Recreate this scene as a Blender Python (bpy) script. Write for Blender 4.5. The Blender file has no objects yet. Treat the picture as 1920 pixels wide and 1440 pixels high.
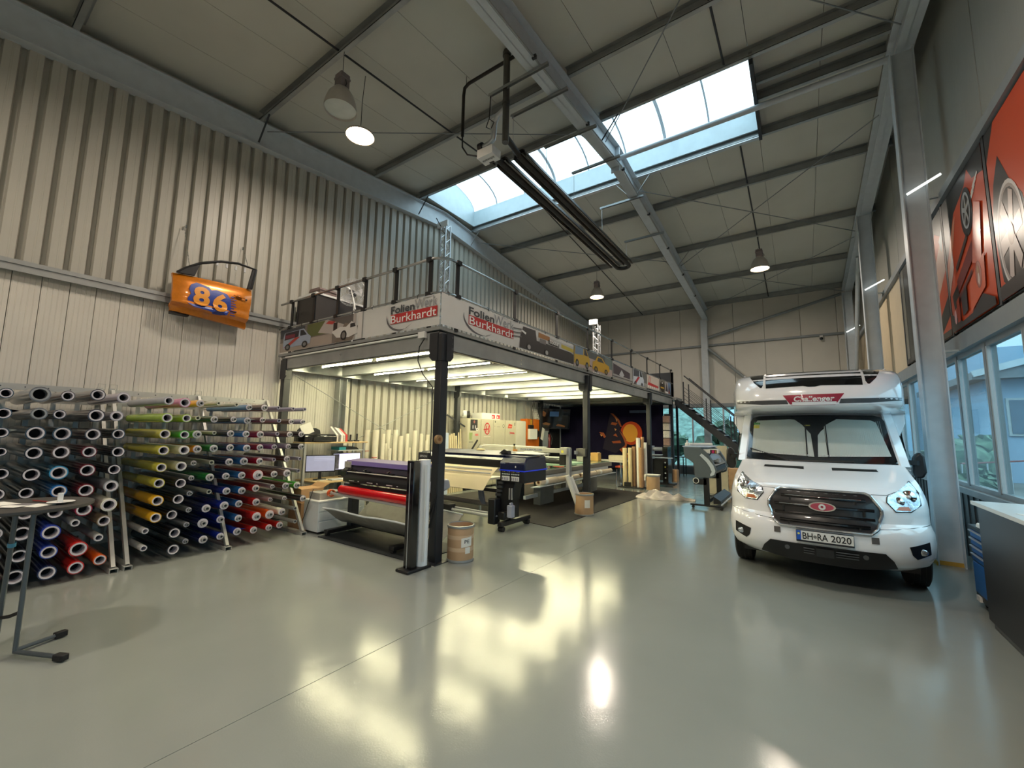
import bpy, bmesh, math, random
from mathutils import Vector as V, Matrix
random.seed(7)
SC = bpy.context.scene
COL = SC.collection
PI = math.pi

# ------------------------------------------------------------------ camera
cd = bpy.data.cameras.new('camera')
cam = bpy.data.objects.new('camera', cd)
COL.objects.link(cam)
cd.sensor_fit = 'HORIZONTAL'
cd.sensor_width = 36.0
cd.lens = 783.554 / 1920 * 36
cd.clip_start = .05
cd.clip_end = 400
yaw, pit, rol = math.radians(-34.5434), math.radians(6.4937), math.radians(.8736)
fw = V((math.sin(yaw) * math.cos(pit), math.cos(yaw) * math.cos(pit), math.sin(pit)))
rt = V((math.cos(yaw), -math.sin(yaw), 0))
up = rt.cross(fw)
r2 = rt * math.cos(rol) + up * math.sin(rol)
u2 = -rt * math.sin(rol) + up * math.cos(rol)
cam.matrix_world = Matrix(((r2.x, u2.x, -fw.x, 0), (r2.y, u2.y, -fw.y, 0), (r2.z, u2.z, -fw.z, 1.75), (0, 0, 0, 1)))
SC.camera = cam

# ------------------------------------------------------------------ view and sky
SC.view_settings.view_transform = 'Standard'
SC.view_settings.look = 'None'
SC.view_settings.gamma = 1
SC.view_settings.use_curve_mapping = False
SC.view_settings.exposure = 0.4
SC.cycles.max_bounces = 8
SC.cycles.diffuse_bounces = 4
SC.cycles.glossy_bounces = 4
SC.cycles.transparent_max_bounces = 12
SC.cycles.transmission_bounces = 4
SC.cycles.sample_clamp_indirect = 6.0
SC.cycles.caustics_reflective = False
SC.cycles.caustics_refractive = False

SKY = 4.4           # strength of the overcast sky
LAMP_W = 105        # watts of one high-bay lamp
TUBE = 78.0         # emission of the fluorescent tubes


def lin(c):
    return tuple(((x / 255) / 12.92 if x / 255 <= .04045 else ((x / 255 + .055) / 1.055) ** 2.4) for x in c[:3]) + (1,)


w = bpy.data.worlds.new('world')
SC.world = w
w.use_nodes = True
nt = w.node_tree
nt.nodes.clear()
wo = nt.nodes.new('ShaderNodeOutputWorld')
bg = nt.nodes.new('ShaderNodeBackground')
bg.inputs['Strength'].default_value = SKY
tc = nt.nodes.new('ShaderNodeTexCoord')
sx = nt.nodes.new('ShaderNodeSeparateXYZ')
nt.links.new(tc.outputs['Generated'], sx.inputs[0])
cr = nt.nodes.new('ShaderNodeValToRGB')
cr.color_ramp.elements[0].position = 0.0
cr.color_ramp.elements[0].color = lin((114, 141, 162))
cr.color_ramp.elements[1].position = .6
cr.color_ramp.elements[1].color = lin((215, 232, 240))
nt.links.new(sx.outputs['Z'], cr.inputs[0])
nz = nt.nodes.new('ShaderNodeTexNoise')
nz.inputs['Scale'].default_value = 3
nz.inputs['Detail'].default_value = 5
nt.links.new(tc.outputs['Generated'], nz.inputs['Vector'])
mx = nt.nodes.new('ShaderNodeMixRGB')
mx.blend_type = 'OVERLAY'
mx.inputs[0].default_value = .35
nt.links.new(cr.outputs[0], mx.inputs[1])
nt.links.new(nz.outputs['Fac'], mx.inputs[2])
nt.links.new(mx.outputs[0], bg.inputs['Color'])
nt.links.new(bg.outputs[0], wo.inputs['Surface'])


def area(name, loc, rot, sx_, sy_, e, col=(1, 1, 1), shape='RECTANGLE', portal=False, spread=None):
    l = bpy.data.lights.new(name, 'AREA')
    l.shape = shape
    l.size = sx_
    if shape in ('RECTANGLE', 'ELLIPSE'):
        l.size_y = sy_
    l.energy = e
    l.color = col
    if spread:
        l.spread = spread
    if portal:
        l.cycles.is_portal = True
    o = bpy.data.objects.new(name, l)
    o.location = loc
    o.rotation_euler = rot
    COL.objects.link(o)
    return o


# portals only tell the renderer where the daylight comes in
area('portal_roof', (-4.5, 8.95, 9.0), (0, 0, 0), 8.0, 2.1, 1, portal=True)
area('portal_right', (2.12, 8.0, 2.0), (0, PI / 2, 0), 2.0, 21, 1, portal=True)
area('portal_back', (-3.4, 20.2, 1.5), (PI / 2, 0, PI), 8.5, 3, 1, portal=True)

# ------------------------------------------------------------------ materials
MC = {}


def mat(name, col, rough=.5, metal=0, var=.06, scale=6, bump=0, bscale=60, coat=0, spec=.5, emit=0, ecol=None, trans=0, stretch=None):
    if name in MC:
        return MC[name]
    m = bpy.data.materials.new(name)
    MC[name] = m
    m.use_nodes = True
    t = m.node_tree
    b = t.nodes['Principled BSDF']
    b.inputs['Roughness'].default_value = rough
    b.inputs['Metallic'].default_value = metal
    b.inputs['Specular IOR Level'].default_value = spec
    b.inputs['Coat Weight'].default_value = coat
    b.inputs['Coat Roughness'].default_value = .05
    c = lin(col)
    tcn = t.nodes.new('ShaderNodeTexCoord')
    src = tcn.outputs['Object']
    if stretch:
        mp = t.nodes.new('ShaderNodeMapping')
        mp.inputs['Scale'].default_value = stretch
        t.links.new(src, mp.inputs['Vector'])
        src = mp.outputs[0]
    if var > 0:
        n = t.nodes.new('ShaderNodeTexNoise')
        n.inputs['Scale'].default_value = scale
        n.inputs['Detail'].default_value = 3
        t.links.new(src, n.inputs['Vector'])
        r = t.nodes.new('ShaderNodeValToRGB')
        r.color_ramp.elements[0].position = .3
        r.color_ramp.elements[1].position = .7
        r.color_ramp.elements[0].color = tuple(max(0, x * (1 - var)) for x in c[:3]) + (1,)
        r.color_ramp.elements[1].color = tuple(min(1, x * (1 + var)) for x in c[:3]) + (1,)
        t.links.new(n.outputs['Fac'], r.inputs[0])
        t.links.new(r.outputs[0], b.inputs['Base Color'])
    else:
        b.inputs['Base Color'].default_value = c
    if bump:
        n2 = t.nodes.new('ShaderNodeTexNoise')
        n2.inputs['Scale'].default_value = bscale
        n2.inputs['Detail'].default_value = 4
        t.links.new(src, n2.inputs['Vector'])
        bp = t.nodes.new('ShaderNodeBump')
        bp.inputs['Strength'].default_value = bump
        bp.inputs['Distance'].default_value = .01
        t.links.new(n2.outputs['Fac'], bp.inputs['Height'])
        t.links.new(bp.outputs[0], b.inputs['Normal'])
    if emit:
        b.inputs['Emission Color'].default_value = lin(ecol or col)
        b.inputs['Emission Strength'].default_value = emit
    if trans:
        b.inputs['Transmission Weight'].default_value = trans
    return m


def cm(r, g, b, rough=.6):
    return mat('print_%d_%d_%d_%d' % (r, g, b, rough * 10), (r, g, b), rough, var=0)


def glassmat(name, tint, gloss=.06, rough=.02, milky=0.0):
    if name in MC:
        return MC[name]
    m = bpy.data.materials.new(name)
    MC[name] = m
    m.use_nodes = True
    t = m.node_tree
    t.nodes.clear()
    out = t.nodes.new('ShaderNodeOutputMaterial')
    tr = t.nodes.new('ShaderNodeBsdfTransparent')
    tr.inputs[0].default_value = lin(tint)
    gl = t.nodes.new('ShaderNodeBsdfGlossy')
    gl.inputs['Roughness'].default_value = rough
    lw = t.nodes.new('ShaderNodeLayerWeight')
    lw.inputs[0].default_value = .5
    pw = t.nodes.new('ShaderNodeMath')
    pw.operation = 'POWER'
    pw.inputs[1].default_value = 5
    ma = t.nodes.new('ShaderNodeMath')
    ma.operation = 'MULTIPLY_ADD'
    ma.inputs[1].default_value = .7
    ma.inputs[2].default_value = .03
    t.links.new(lw.outputs['Facing'], pw.inputs[0])
    t.links.new(pw.outputs[0], ma.inputs[0])
    mx_ = t.nodes.new('ShaderNodeMixShader')
    t.links.new(ma.outputs[0], mx_.inputs[0])
    base = tr.outputs[0]
    if milky:
        df = t.nodes.new('ShaderNodeBsdfTranslucent')
        n = t.nodes.new('ShaderNodeTexNoise')
        n.inputs['Scale'].default_value = 1.6
        n.inputs['Detail'].default_value = 4
        tcn = t.nodes.new('ShaderNodeTexCoord')
        t.links.new(tcn.outputs['Object'], n.inputs['Vector'])
        rp = t.nodes.new('ShaderNodeValToRGB')
        rp.color_ramp.elements[0].color = lin((205, 215, 220))
        rp.color_ramp.elements[1].color = lin((240, 245, 248))
        t.links.new(n.outputs['Fac'], rp.inputs[0])
        t.links.new(rp.outputs[0], df.inputs[0])
        m2 = t.nodes.new('ShaderNodeMixShader')
        m2.inputs[0].default_value = milky
        t.links.new(tr.outputs[0], m2.inputs[1])
        t.links.new(df.outputs[0], m2.inputs[2])
        base = m2.outputs[0]
    t.links.new(base, mx_.inputs[1])
    t.links.new(gl.outputs[0], mx_.inputs[2])
    t.links.new(mx_.outputs[0], out.inputs[0])
    return m


# ------------------------------------------------------------------ geometry helpers
ORG = {}


def basis(n):
    n = V(n).normalized()
    a = V((0, 0, 1)) if abs(n.z) < .9 else V((1, 0, 0))
    x = a.cross(n).normalized()
    return x, n.cross(x)


class MB:
    """collects simple solids; build() links them as ONE mesh object"""

    def __init__(s, M=None):
        s.v, s.f, s.mi, s.cur, s.M = [], [], [], 0, M

    def add(s, vs, fs):
        o = len(s.v)
        s.v += [V(p) if s.M is None else s.M @ V(p) for p in vs]
        for f in fs:
            s.f.append([o + i for i in f])
            s.mi.append(s.cur)
        return s

    def box(s, x0, x1, y0, y1, z0, z1):
        p = [(x, y, z) for z in (z0, z1) for y in (y0, y1) for x in (x0, x1)]
        return s.add(p, [(0, 2, 3, 1), (4, 5, 7, 6), (0, 1, 5, 4), (2, 6, 7, 3), (0, 4, 6, 2), (1, 3, 7, 5)])

    def bar(s, a, b, w_, h_, upv=(0, 0, 1)):
        a, b = V(a), V(b)
        d = (b - a).normalized()
        sd = d.cross(V(upv))
        if sd.length < 1e-4:
            sd = d.cross(V((1, 0, 0)))
        sd.normalize()
        u = sd.cross(d)
        p = []
        for q in (a, b):
            for i, j in ((-1, -1), (1, -1), (1, 1), (-1, 1)):
                p.append(q + sd * i * w_ / 2 + u * j * h_ / 2)
        return s.add(p, [(3, 2, 1, 0), (4, 5, 6, 7), (0, 1, 5, 4), (1, 2, 6, 5), (2, 3, 7, 6), (3, 0, 4, 7)])

    def cyl(s, a, b, r0, r1=None, n=12, cap=True):
        a, b = V(a), V(b)
        r1 = r0 if r1 is None else r1
        x, y = basis(b - a)
        p = []
        for q, r in ((a, r0), (b, r1)):
            for k in range(n):
                t = 2 * PI * k / n
                p.append(q + (x * math.cos(t) + y * math.sin(t)) * r)
        f = [(k, (k + 1) % n, n + (k + 1) % n, n + k) for k in range(n)]
        if cap:
            f += [tuple(range(n))[::-1], tuple(range(n, 2 * n))]
        return s.add(p, f)

    def ring(s, a, b, ro, ri, n=16):
        """a tube with wall thickness"""
        a, b = V(a), V(b)
        x, y = basis(b - a)
        p = []
        for q, r in ((a, ro), (b, ro), (b, ri), (a, ri)):
            for k in range(n):
                t = 2 * PI * k / n
                p.append(q + (x * math.cos(t) + y * math.sin(t)) * r)
        f = []
        for j in range(4):
            for k in range(n):
                f.append((j * n + k, j * n + (k + 1) % n, ((j + 1) % 4) * n + (k + 1) % n, ((j + 1) % 4) * n + k))
        return s.add(p, f)

    def path(s, pts, r, n=8, closed=False):
        pts = [V(p) for p in pts]
        m = len(pts)
        p, f = [], []
        px = None
        for i, q in enumerate(pts):
            if closed:
                d = pts[(i + 1) % m] - pts[i - 1]
            else:
                d = pts[min(i + 1, m - 1)] - pts[max(i - 1, 0)]
            d.normalize()
            if px is None:
                px, _ = basis(d)
            x = (px - d * px.dot(d)).normalized()
            px = x
            y = d.cross(x)
            for k in range(n):
                t = 2 * PI * k / n
                p.append(q + (x * math.cos(t) + y * math.sin(t)) * r)
        for i in range(m if closed else m - 1):
            j = (i + 1) % m
            for k in range(n):
                f.append((i * n + k, i * n + (k + 1) % n, j * n + (k + 1) % n, j * n + k))
        if not closed:
            f += [tuple(range(n))[::-1], tuple(range((m - 1) * n, m * n))]
        return s.add(p, f)

    def prism(s, poly, ax, a, b):
        """2D polygon in the two other axes (order x,y,z), pushed from a to b along ax"""
        n = len(poly)
        p = []
        for c in (a, b):
            for (u, v_) in poly:
                p.append({'x': (c, u, v_), 'y': (u, c, v_), 'z': (u, v_, c)}[ax])
        f = [(k, (k + 1) % n, n + (k + 1) % n, n + k) for k in range(n)]
        f += [tuple(range(n))[::-1], tuple(range(n, 2 * n))]
        return s.add(p, f)

    def lathe(s, prof, c, n=24, axis=(0, 0, 1)):
        c, ax = V(c), V(axis).normalized()
        x, y = basis(ax)
        p = []
        for r, h in prof:
            for k in range(n):
                t = 2 * PI * k / n
                p.append(c + ax * h + (x * math.cos(t) + y * math.sin(t)) * r)
        f = []
        for j in range(len(prof) - 1):
            for k in range(n):
                f.append((j * n + k, j * n + (k + 1) % n, (j + 1) * n + (k + 1) % n, (j + 1) * n + k))
        if prof[0][0] > 1e-4:
            pass
        return s.add(p, f)

    def grid(s, rows, thick=None, off=None):
        """rows of points -> surface; thick gives a second skin shifted by vector off"""
        nr, nc = len(rows), len(rows[0])
        p = [q for r in rows for q in r]
        f = [(i * nc + j, i * nc + j + 1, (i + 1) * nc + j + 1, (i + 1) * nc + j) for i in range(nr - 1) for j in range(nc - 1)]
        if off is not None:
            o = V(off)
            n0 = len(p)
            p = p + [V(q) + o for q in p]
            f2 = [tuple(n0 + k for k in q[::-1]) for q in f]
            ed = []
            for j in range(nc - 1):
                ed.append((j + 1, j, n0 + j, n0 + j + 1))
                a = (nr - 1) * nc + j
                ed.append((a, a + 1, n0 + a + 1, n0 + a))
            for i in range(nr - 1):
                a = i * nc
                ed.append((a, a + nc, n0 + a + nc, n0 + a))
                a = i * nc + nc - 1
                ed.append((a + nc, a, n0 + a, n0 + a + nc))
            f = f + f2 + ed
        return s.add(p, f)

    def ball(s, c, r, n=12, m=8, sc=(1, 1, 1)):
        c = V(c)
        p = [c + V((0, 0, -r * sc[2]))]
        for i in range(1, m):
            ph = -PI / 2 + PI * i / m
            for k in range(n):
                t = 2 * PI * k / n
                p.append(c + V((r * sc[0] * math.cos(ph) * math.cos(t), r * sc[1] * math.cos(ph) * math.sin(t), r * sc[2] * math.sin(ph))))
        p.append(c + V((0, 0, r * sc[2])))
        f = []
        for k in range(n):
            f.append((0, 1 + (k + 1) % n, 1 + k))
            f.append((len(p) - 1, 1 + (m - 2) * n + k, 1 + (m - 2) * n + (k + 1) % n))
        for i in range(m - 2):
            for k in range(n):
                f.append((1 + i * n + k, 1 + i * n + (k + 1) % n, 1 + (i + 1) * n + (k + 1) % n, 1 + (i + 1) * n + k))
        return s.add(p, f)

    def build(s, name, m, parent=None, label=None, cat=None, group=None, kind=None, bevel=0, smooth=True, normals=True, sub=0):
        me = bpy.data.meshes.new(name)
        o = bpy.data.objects.new(name, me)
        if parent is not None:
            org = ORG.get(parent.name)
            sh = org if org is not None else V((0, 0, 0))
            ORG[o.name] = org
            o.parent = parent
            vs = [q - sh for q in s.v]
        else:
            xs = [q.x for q in s.v]
            ys = [q.y for q in s.v]
            sh = V(((min(xs) + max(xs)) / 2, (min(ys) + max(ys)) / 2, min(q.z for q in s.v)))
            ORG[o.name] = sh
            o.location = sh
            vs = [q - sh for q in s.v]
        if parent is None:
            pass
        me.from_pydata(vs, [], s.f)
        ms = m if isinstance(m, (list, tuple)) else [m]
        for q in ms:
            me.materials.append(q)
        if len(ms) > 1:
            me.polygons.foreach_set('material_index', s.mi)
        if normals:
            b = bmesh.new()
            b.from_mesh(me)
            bmesh.ops.recalc_face_normals(b, faces=b.faces)
            b.to_mesh(me)
            b.free()
        if smooth:
            me.polygons.foreach_set('use_smooth', [True] * len(me.polygons))
            me.set_sharp_from_angle(angle=math.radians(38))
        COL.objects.link(o)
        if label:
            o['label'] = label
        if cat:
            o['category'] = cat
        if group:
            o['group'] = group
        if kind:
            o['kind'] = kind
        if bevel:
            md = o.modifiers.new('bevel', 'BEVEL')
            md.width = bevel
            md.segments = 2
            md.limit_method = 'ANGLE'
        if sub:
            md = o.modifiers.new('sub', 'SUBSURF')
            md.levels = sub
            md.render_levels = sub
        return o


def thing(name, label, cat, loc, group=None, rz=0, local=False, kind=None):
    o = bpy.data.objects.new(name, None)
    COL.objects.link(o)
    o.location = loc
    o.rotation_euler = (0, 0, rz)
    o.empty_display_size = .1
    if label:
        o['label'] = label
    if cat:
        o['category'] = cat
    if group:
        o['group'] = group
    if kind:
        o['kind'] = kind
    ORG[o.name] = None if local else V(loc)
    return o


def dup(root, loc, label=None, rz=None, group=None):
    kids = {}
    for o in list(COL.objects):
        if o.parent is not None:
            kids.setdefault(o.parent.name, []).append(o)
    r = root.copy()
    COL.objects.link(r)
    r.location = loc
    if rz is not None:
        r.rotation_euler = (0, 0, rz)
    if label:
        r['label'] = label
    if group:
        r['group'] = group
    for ch in kids.get(root.name, []):
        c = ch.copy()
        COL.objects.link(c)
        c.parent = r
        for g in kids.get(ch.name, []):
            d = g.copy()
            COL.objects.link(d)
            d.parent = c
    return r


def clone(o, loc, parent):
    """a further piece that shares mesh data with o"""
    c = o.copy()
    COL.objects.link(c)
    c.parent = parent
    c.location = loc
    return c


TXT = {}


def text(s, o, right, upv, w_, h_, m, parent, name='lettering', bold=0, shear=0, off=.002, fn=None, flip=False, thick=0):
    """lettering fitted into w_ x h_ around the centre o"""
    cu = bpy.data.curves.new('t', 'FONT')
    cu.body = s
    cu.offset = bold
    cu.shear = shear
    cu.resolution_u = 3
    to = bpy.data.objects.new('t', cu)
    COL.objects.link(to)
    dg = bpy.context.evaluated_depsgraph_get()
    me = bpy.data.meshes.new_from_object(to.evaluated_get(dg))
    bpy.data.objects.remove(to)
    pts = [(q.co.x, q.co.y) for q in me.vertices]
    fs = [tuple(p.vertices) for p in me.polygons]
    bpy.data.meshes.remove(me)
    x0, x1 = min(p[0] for p in pts), max(p[0] for p in pts)
    y0, y1 = min(p[1] for p in pts), max(p[1] for p in pts)
    o, right, upv = V(o), V(right).normalized(), V(upv).normalized()
    nrm = right.cross(upv).normalized()
    mb = MB()
    vs = []
    for (x, y) in pts:
        a = (x - (x0 + x1) / 2) / (x1 - x0) * w_
        b = (y - (y0 + y1) / 2) / (y1 - y0) * h_
        if flip:
            a, b = -a, -b
        q = o + right * a + upv * b + nrm * off
        if fn:
            q = fn(q)
        vs.append(q)
    mb.add(vs, fs)
    return mb.build(name, m, parent, smooth=False, normals=False)


class Print:
    """flat print: coloured shapes laid on a flat surface, each a hair above the last"""

    def __init__(s, o, right, upv, off=.002, clip=None):
        s.o, s.r, s.u = V(o), V(right).normalized(), V(upv).normalized()
        s.n = s.r.cross(s.u).normalized()
        s.off, s.mb, s.cols = off, MB(), []
        s.clip = clip
        s.k = None

    def poly(s, pts, col):
        if s.k:
            pts = [(s.k[0] + (a - s.k[0]) * s.k[1], b) for a, b in pts]
        if s.clip:
            x0, x1, y0, y1 = s.clip
            pts = clip_poly(pts, x0, x1, y0, y1)
            if len(pts) < 3:
                return s
        if col not in s.cols:
            s.cols.append(col)
        s.mb.cur = s.cols.index(col)
        s.off += .0006
        s.mb.add([s.o + s.r * a + s.u * b + s.n * s.off for a, b in pts], [tuple(range(len(pts)))])
        return s

    def rect(s, x0, x1, y0, y1, col):
        return s.poly([(x0, y0), (x1, y0), (x1, y1), (x0, y1)], col)

    def ell(s, cx, cy, rx, ry, col, n=20, a0=0, a1=360):
        p = [(cx + rx * math.cos(math.radians(a0 + (a1 - a0) * k / n)), cy + ry * math.sin(math.radians(a0 + (a1 - a0) * k / n))) for k in range(n + (0 if a1 - a0 == 360 else 1))]
        return s.poly(p, col)

    def ringp(s, cx, cy, rx, ry, t, col, n=28, a0=0, a1=360):
        for k in range(n):
            b0, b1 = [math.radians(a0 + (a1 - a0) * (k + i) / n) for i in (0, 1)]
            q = [(cx + rx * math.cos(b) * f, cy + ry * math.sin(b) * f) for b, f in ((b0, 1), (b1, 1), (b1, 1 - t), (b0, 1 - t))]
            s.poly(q, col)
            s.off -= .0006
        s.off += .0006
        return s

    def build(s, name, parent, rough=.5, **k):
        ms = [cm(*c, rough) for c in s.cols]
        return s.mb.build(name, ms, parent, smooth=False, normals=False, **k)


def clip_poly(p, x0, x1, y0, y1):
    def cut(p, f, g):
        out = []
        for i in range(len(p)):
            a, b = p[i - 1], p[i]
            fa, fb = f(a), f(b)
            if fa * fb < 0:
                t = fa / (fa - fb)
                out.append((a[0] + (b[0] - a[0]) * t, a[1] + (b[1] - a[1]) * t))
            if fb >= 0:
                out.append(b)
        return out
    for f in (lambda q: q[0] - x0, lambda q: x1 - q[0], lambda q: q[1] - y0, lambda q: y1 - q[1]):
        if len(p) < 3:
            return []
        p = cut(p, f, 0)
    return p


def patch(poly, fn, step=.08, thick=.004):
    """a 2D (x,z) outline laid on the curved front y = fn(x,z), with thickness towards -y"""
    b = bmesh.new()
    f = b.faces.new([b.verts.new((x, 0, z)) for x, z in poly])
    xs = [p[0] for p in poly]
    zs = [p[1] for p in poly]
    for ax, lo, hi in ((0, min(xs), max(xs)), (2, min(zs), max(zs))):
        k = int((hi - lo) / step)
        for i in range(1, k + 1):
            c = [0, 0, 0]
            n = [0, 0, 0]
            c[ax] = lo + (hi - lo) * i / (k + 1)
            n[ax] = 1
            bmesh.ops.bisect_plane(b, geom=b.verts[:] + b.edges[:] + b.faces[:], plane_co=c, plane_no=n)
    b.verts.index_update()
    vs = [q.co.copy() for q in b.verts]
    fs = [[q.index for q in f.verts] for f in b.faces]
    edges = [(e.verts[0].index, e.verts[1].index) for e in b.edges if len(e.link_faces) == 1]
    b.free()
    n = len(vs)
    front = [V((q.x, fn(q.x, q.z) - thick, q.z)) for q in vs]
    back = [V((q.x, fn(q.x, q.z) + .01, q.z)) for q in vs]
    m = MB()
    m.add(front + back, [tuple(f) for f in fs] + [(a, c, c + n, a + n) for a, c in edges])
    return m


# ---- common materials
M_galv = mat('galvanised_steel', (158, 161, 160), .36, .4, var=.12, scale=3, spec=.5)
M_frame = mat('grey_painted_steel', (190, 197, 202), .45, .0, var=.05)
M_girt = mat('grey_girt_paint', (132, 138, 140), .45, .0, var=.05)
M_dark = mat('anthracite_steel', (33, 36, 41), .45, .0, var=.08)
M_black = mat('black_plastic', (22, 22, 24), .42, 0, var=.1)
M_blackg = mat('black_gloss', (14, 14, 16), .12, 0, var=0, coat=.5)
M_clad = mat('grey_cladding_sheet', (178, 175, 164), .42, .0, var=.04, scale=1.5)
M_panel = mat('pale_wall_panel', (204, 200, 190), .5, 0, var=.03, scale=2)
M_ceil = mat('roof_panel_paint', (196, 196, 186), .55, 0, var=.04, scale=1.2)
M_alu = mat('aluminium', (200, 202, 204), .3, .55, var=.05)
M_chrome = mat('chrome', (225, 228, 230), .08, 1, var=0)
M_steelrail = mat('steel_rail', (165, 166, 165), .25, .9, var=.05)
M_white = mat('white_plastic', (226, 226, 222), .35, 0, var=.02)
M_paper = mat('white_paper', (232, 230, 222), .7, 0, var=.03)
M_card = mat('brown_cardboard', (176, 138, 100), .75, 0, var=.1, scale=9)
M_rubber = mat('black_rubber', (20, 20, 21), .7, 0, var=.15, bump=.2, bscale=90)

# ================================================================== room shell
XL, XR, YN, YB = -8.72, 2.0, -6.0, 20.0
ZB = lambda y: 8.43 - .1 * abs(y - 8.85)      # underside of the purlins
RA, RB, RC = -8.78, -3.25, 1.68               # the three rafters

# floor: two slabs of poured resin either side of a joint
mf = mat('grey_floor_resin', (142, 147, 142), .2, 0, var=.05, scale=.8, spec=.55)
t = mf.node_tree
b_ = t.nodes['Principled BSDF']
tcn = t.nodes.new('ShaderNodeTexCoord')
n1 = t.nodes.new('ShaderNodeTexNoise')
n1.inputs['Scale'].default_value = 1.9
n1.inputs['Detail'].default_value = 3
n2 = t.nodes.new('ShaderNodeTexNoise')
n2.inputs['Scale'].default_value = 90
n2.inputs['Detail'].default_value = 2
t.links.new(tcn.outputs['Object'], n1.inputs['Vector'])
t.links.new(tcn.outputs['Object'], n2.inputs['Vector'])
rr = t.nodes.new('ShaderNodeMapRange')
rr.inputs[3].default_value = .1
rr.inputs[4].default_value = .2
t.links.new(n1.outputs['Fac'], rr.inputs[0])
t.links.new(rr.outputs[0], b_.inputs['Roughness'])
bp1 = t.nodes.new('ShaderNodeBump')
bp1.inputs['Strength'].default_value = .12
bp1.inputs['Distance'].default_value = .03
bp2 = t.nodes.new('ShaderNodeBump')
bp2.inputs['Strength'].default_value = .09
bp2.inputs['Distance'].default_value = .004
t.links.new(n1.outputs['Fac'], bp1.inputs['Height'])
t.links.new(n2.outputs['Fac'], bp2.inputs['Height'])
t.links.new(bp1.outputs[0], bp2.inputs['Normal'])
t.links.new(bp2.outputs[0], b_.inputs['Normal'])
fl = MB().box(-9.0, 2.3, YN - .2, YB + .3, -.3, -.02).build('floor', mat('floor_joint', (40, 38, 34), .9, spec=.1), kind='structure')
MB().box(-9.0, -2.882, YN - .2, YB + .3, -.02, 0).build('floor_slab', mf, fl)
MB().box(-2.877, 2.3, YN - .2, YB + .3, -.02, 0).build('floor_slab', mf, fl)

# ---- left wall
wl = MB().box(-9.05, -8.9, YN, YB + .2, 0, 8.9).build('wall_left', M_clad, kind='structure')
PIT = .23


def sheet_profile(y0, n):
    """plan outline of a trapezoidal sheet with n ribs"""
    p = []
    for k in range(n):
        y = y0 + k * PIT
        p += [(-8.878, y), (-8.878, y + .05), (-8.8, y + .068), (-8.8, y + .14), (-8.803, y + .144), (-8.803, y + .158), (-8.8, y + .162), (-8.8, y + .212)]
    p += [(-8.878, y0 + n * PIT)]
    return p


def sheet(y0, n, z0, z1f, z1b, parent):
    p = sheet_profile(y0, n)
    m = MB()
    vs, fs = [], []
    k = len(p)
    y1 = y0 + n * PIT
    top = lambda y: z1f + (z1b - z1f) * (y - y0) / (y1 - y0)
    vs = [(x, y, z0) for x, y in p] + [(x, y, top(y)) for x, y in p] + [(x - .012, y, z0) for x, y in p] + [(x - .012, y, top(y)) for x, y in p]
    for i in range(k - 1):
        fs += [(i, i + 1, k + i + 1, k + i), (2 * k + i + 1, 2 * k + i, 3 * k + i, 3 * k + i + 1), (k + i, k + i + 1, 3 * k + i + 1, 3 * k + i), (i + 1, i, 2 * k + i, 2 * k + i + 1)]
    fs += [(0, k, 3 * k, 2 * k), (k - 1, 3 * k - 1, 4 * k - 1, 2 * k + k - 1)][:1]
    m.add(vs, fs)
    return m.build('cladding_sheet', M_clad, parent, smooth=False)


y = YN
while y < YB - .1:
    n = 4
    y1 = y + n * PIT
    zt = lambda q: ZB(q) + .1
    if y < 5.4:
        sheet(y, n, 3.9, zt(y), zt(y1), wl)
    else:
        sheet(y, n, 0.0, zt(y), zt(y1), wl)
    y = y1
# pale micro-profiled panels low on the wall
m = None
yy = YN
PW = .2775
first = None
while yy < 5.45:
    if first is None:
        pr = [(-8.72, .005)]
        for k in range(5):
            a = .012 + k * .0535
            pr += [(-8.7165, a), (-8.712, a + .006), (-8.712, a + .046), (-8.7165, a + .05)]
        pr += [(-8.72, PW - .005), (-8.8, PW - .005), (-8.8, .005)]
        m = MB()
        m.add([(x, q, 0.0) for x, q in pr] + [(x, q, 3.86) for x, q in pr],
              [(i, (i + 1) % len(pr), len(pr) + (i + 1) % len(pr), len(pr) + i) for i in range(len(pr))] + [tuple(range(len(pr)))[::-1], tuple(range(len(pr), 2 * len(pr)))])
        first = m.build('wall_panel', M_panel, wl, smooth=False)
        base = first.location.copy()
        first.location = base + V((0, yy + PW - .01, 0))
    else:
        clone(first, base + V((0, yy + PW - .01, 0)), wl)
    yy += PW
# wall rail between panels and sheets
MB().box(-8.8, -8.62, YN, 5.55, 3.84, 3.9).box(-8.8, -8.60, YN, 5.55, 3.9, 3.96).box(-8.63, -8.60, YN, 5.55, 3.8, 3.85).build('wall_rail', M_galv, wl)
# wall columns of the left side
for yc in (5.62, 13.2):
    m = MB()
    m.box(-8.8, -8.52, yc - .09, yc - .08, 0, 2.88).box(-8.8, -8.52, yc + .08, yc + .09, 0, 2.88).box(-8.67, -8.65, yc - .08, yc + .08, 0, 2.88)
    m.build('wall_column', M_galv, wl)

# ---- near wall behind the camera
MB().box(-9, 2.2, YN - .2, YN, 0, 9).build('wall_near', M_panel, kind='structure')

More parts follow.
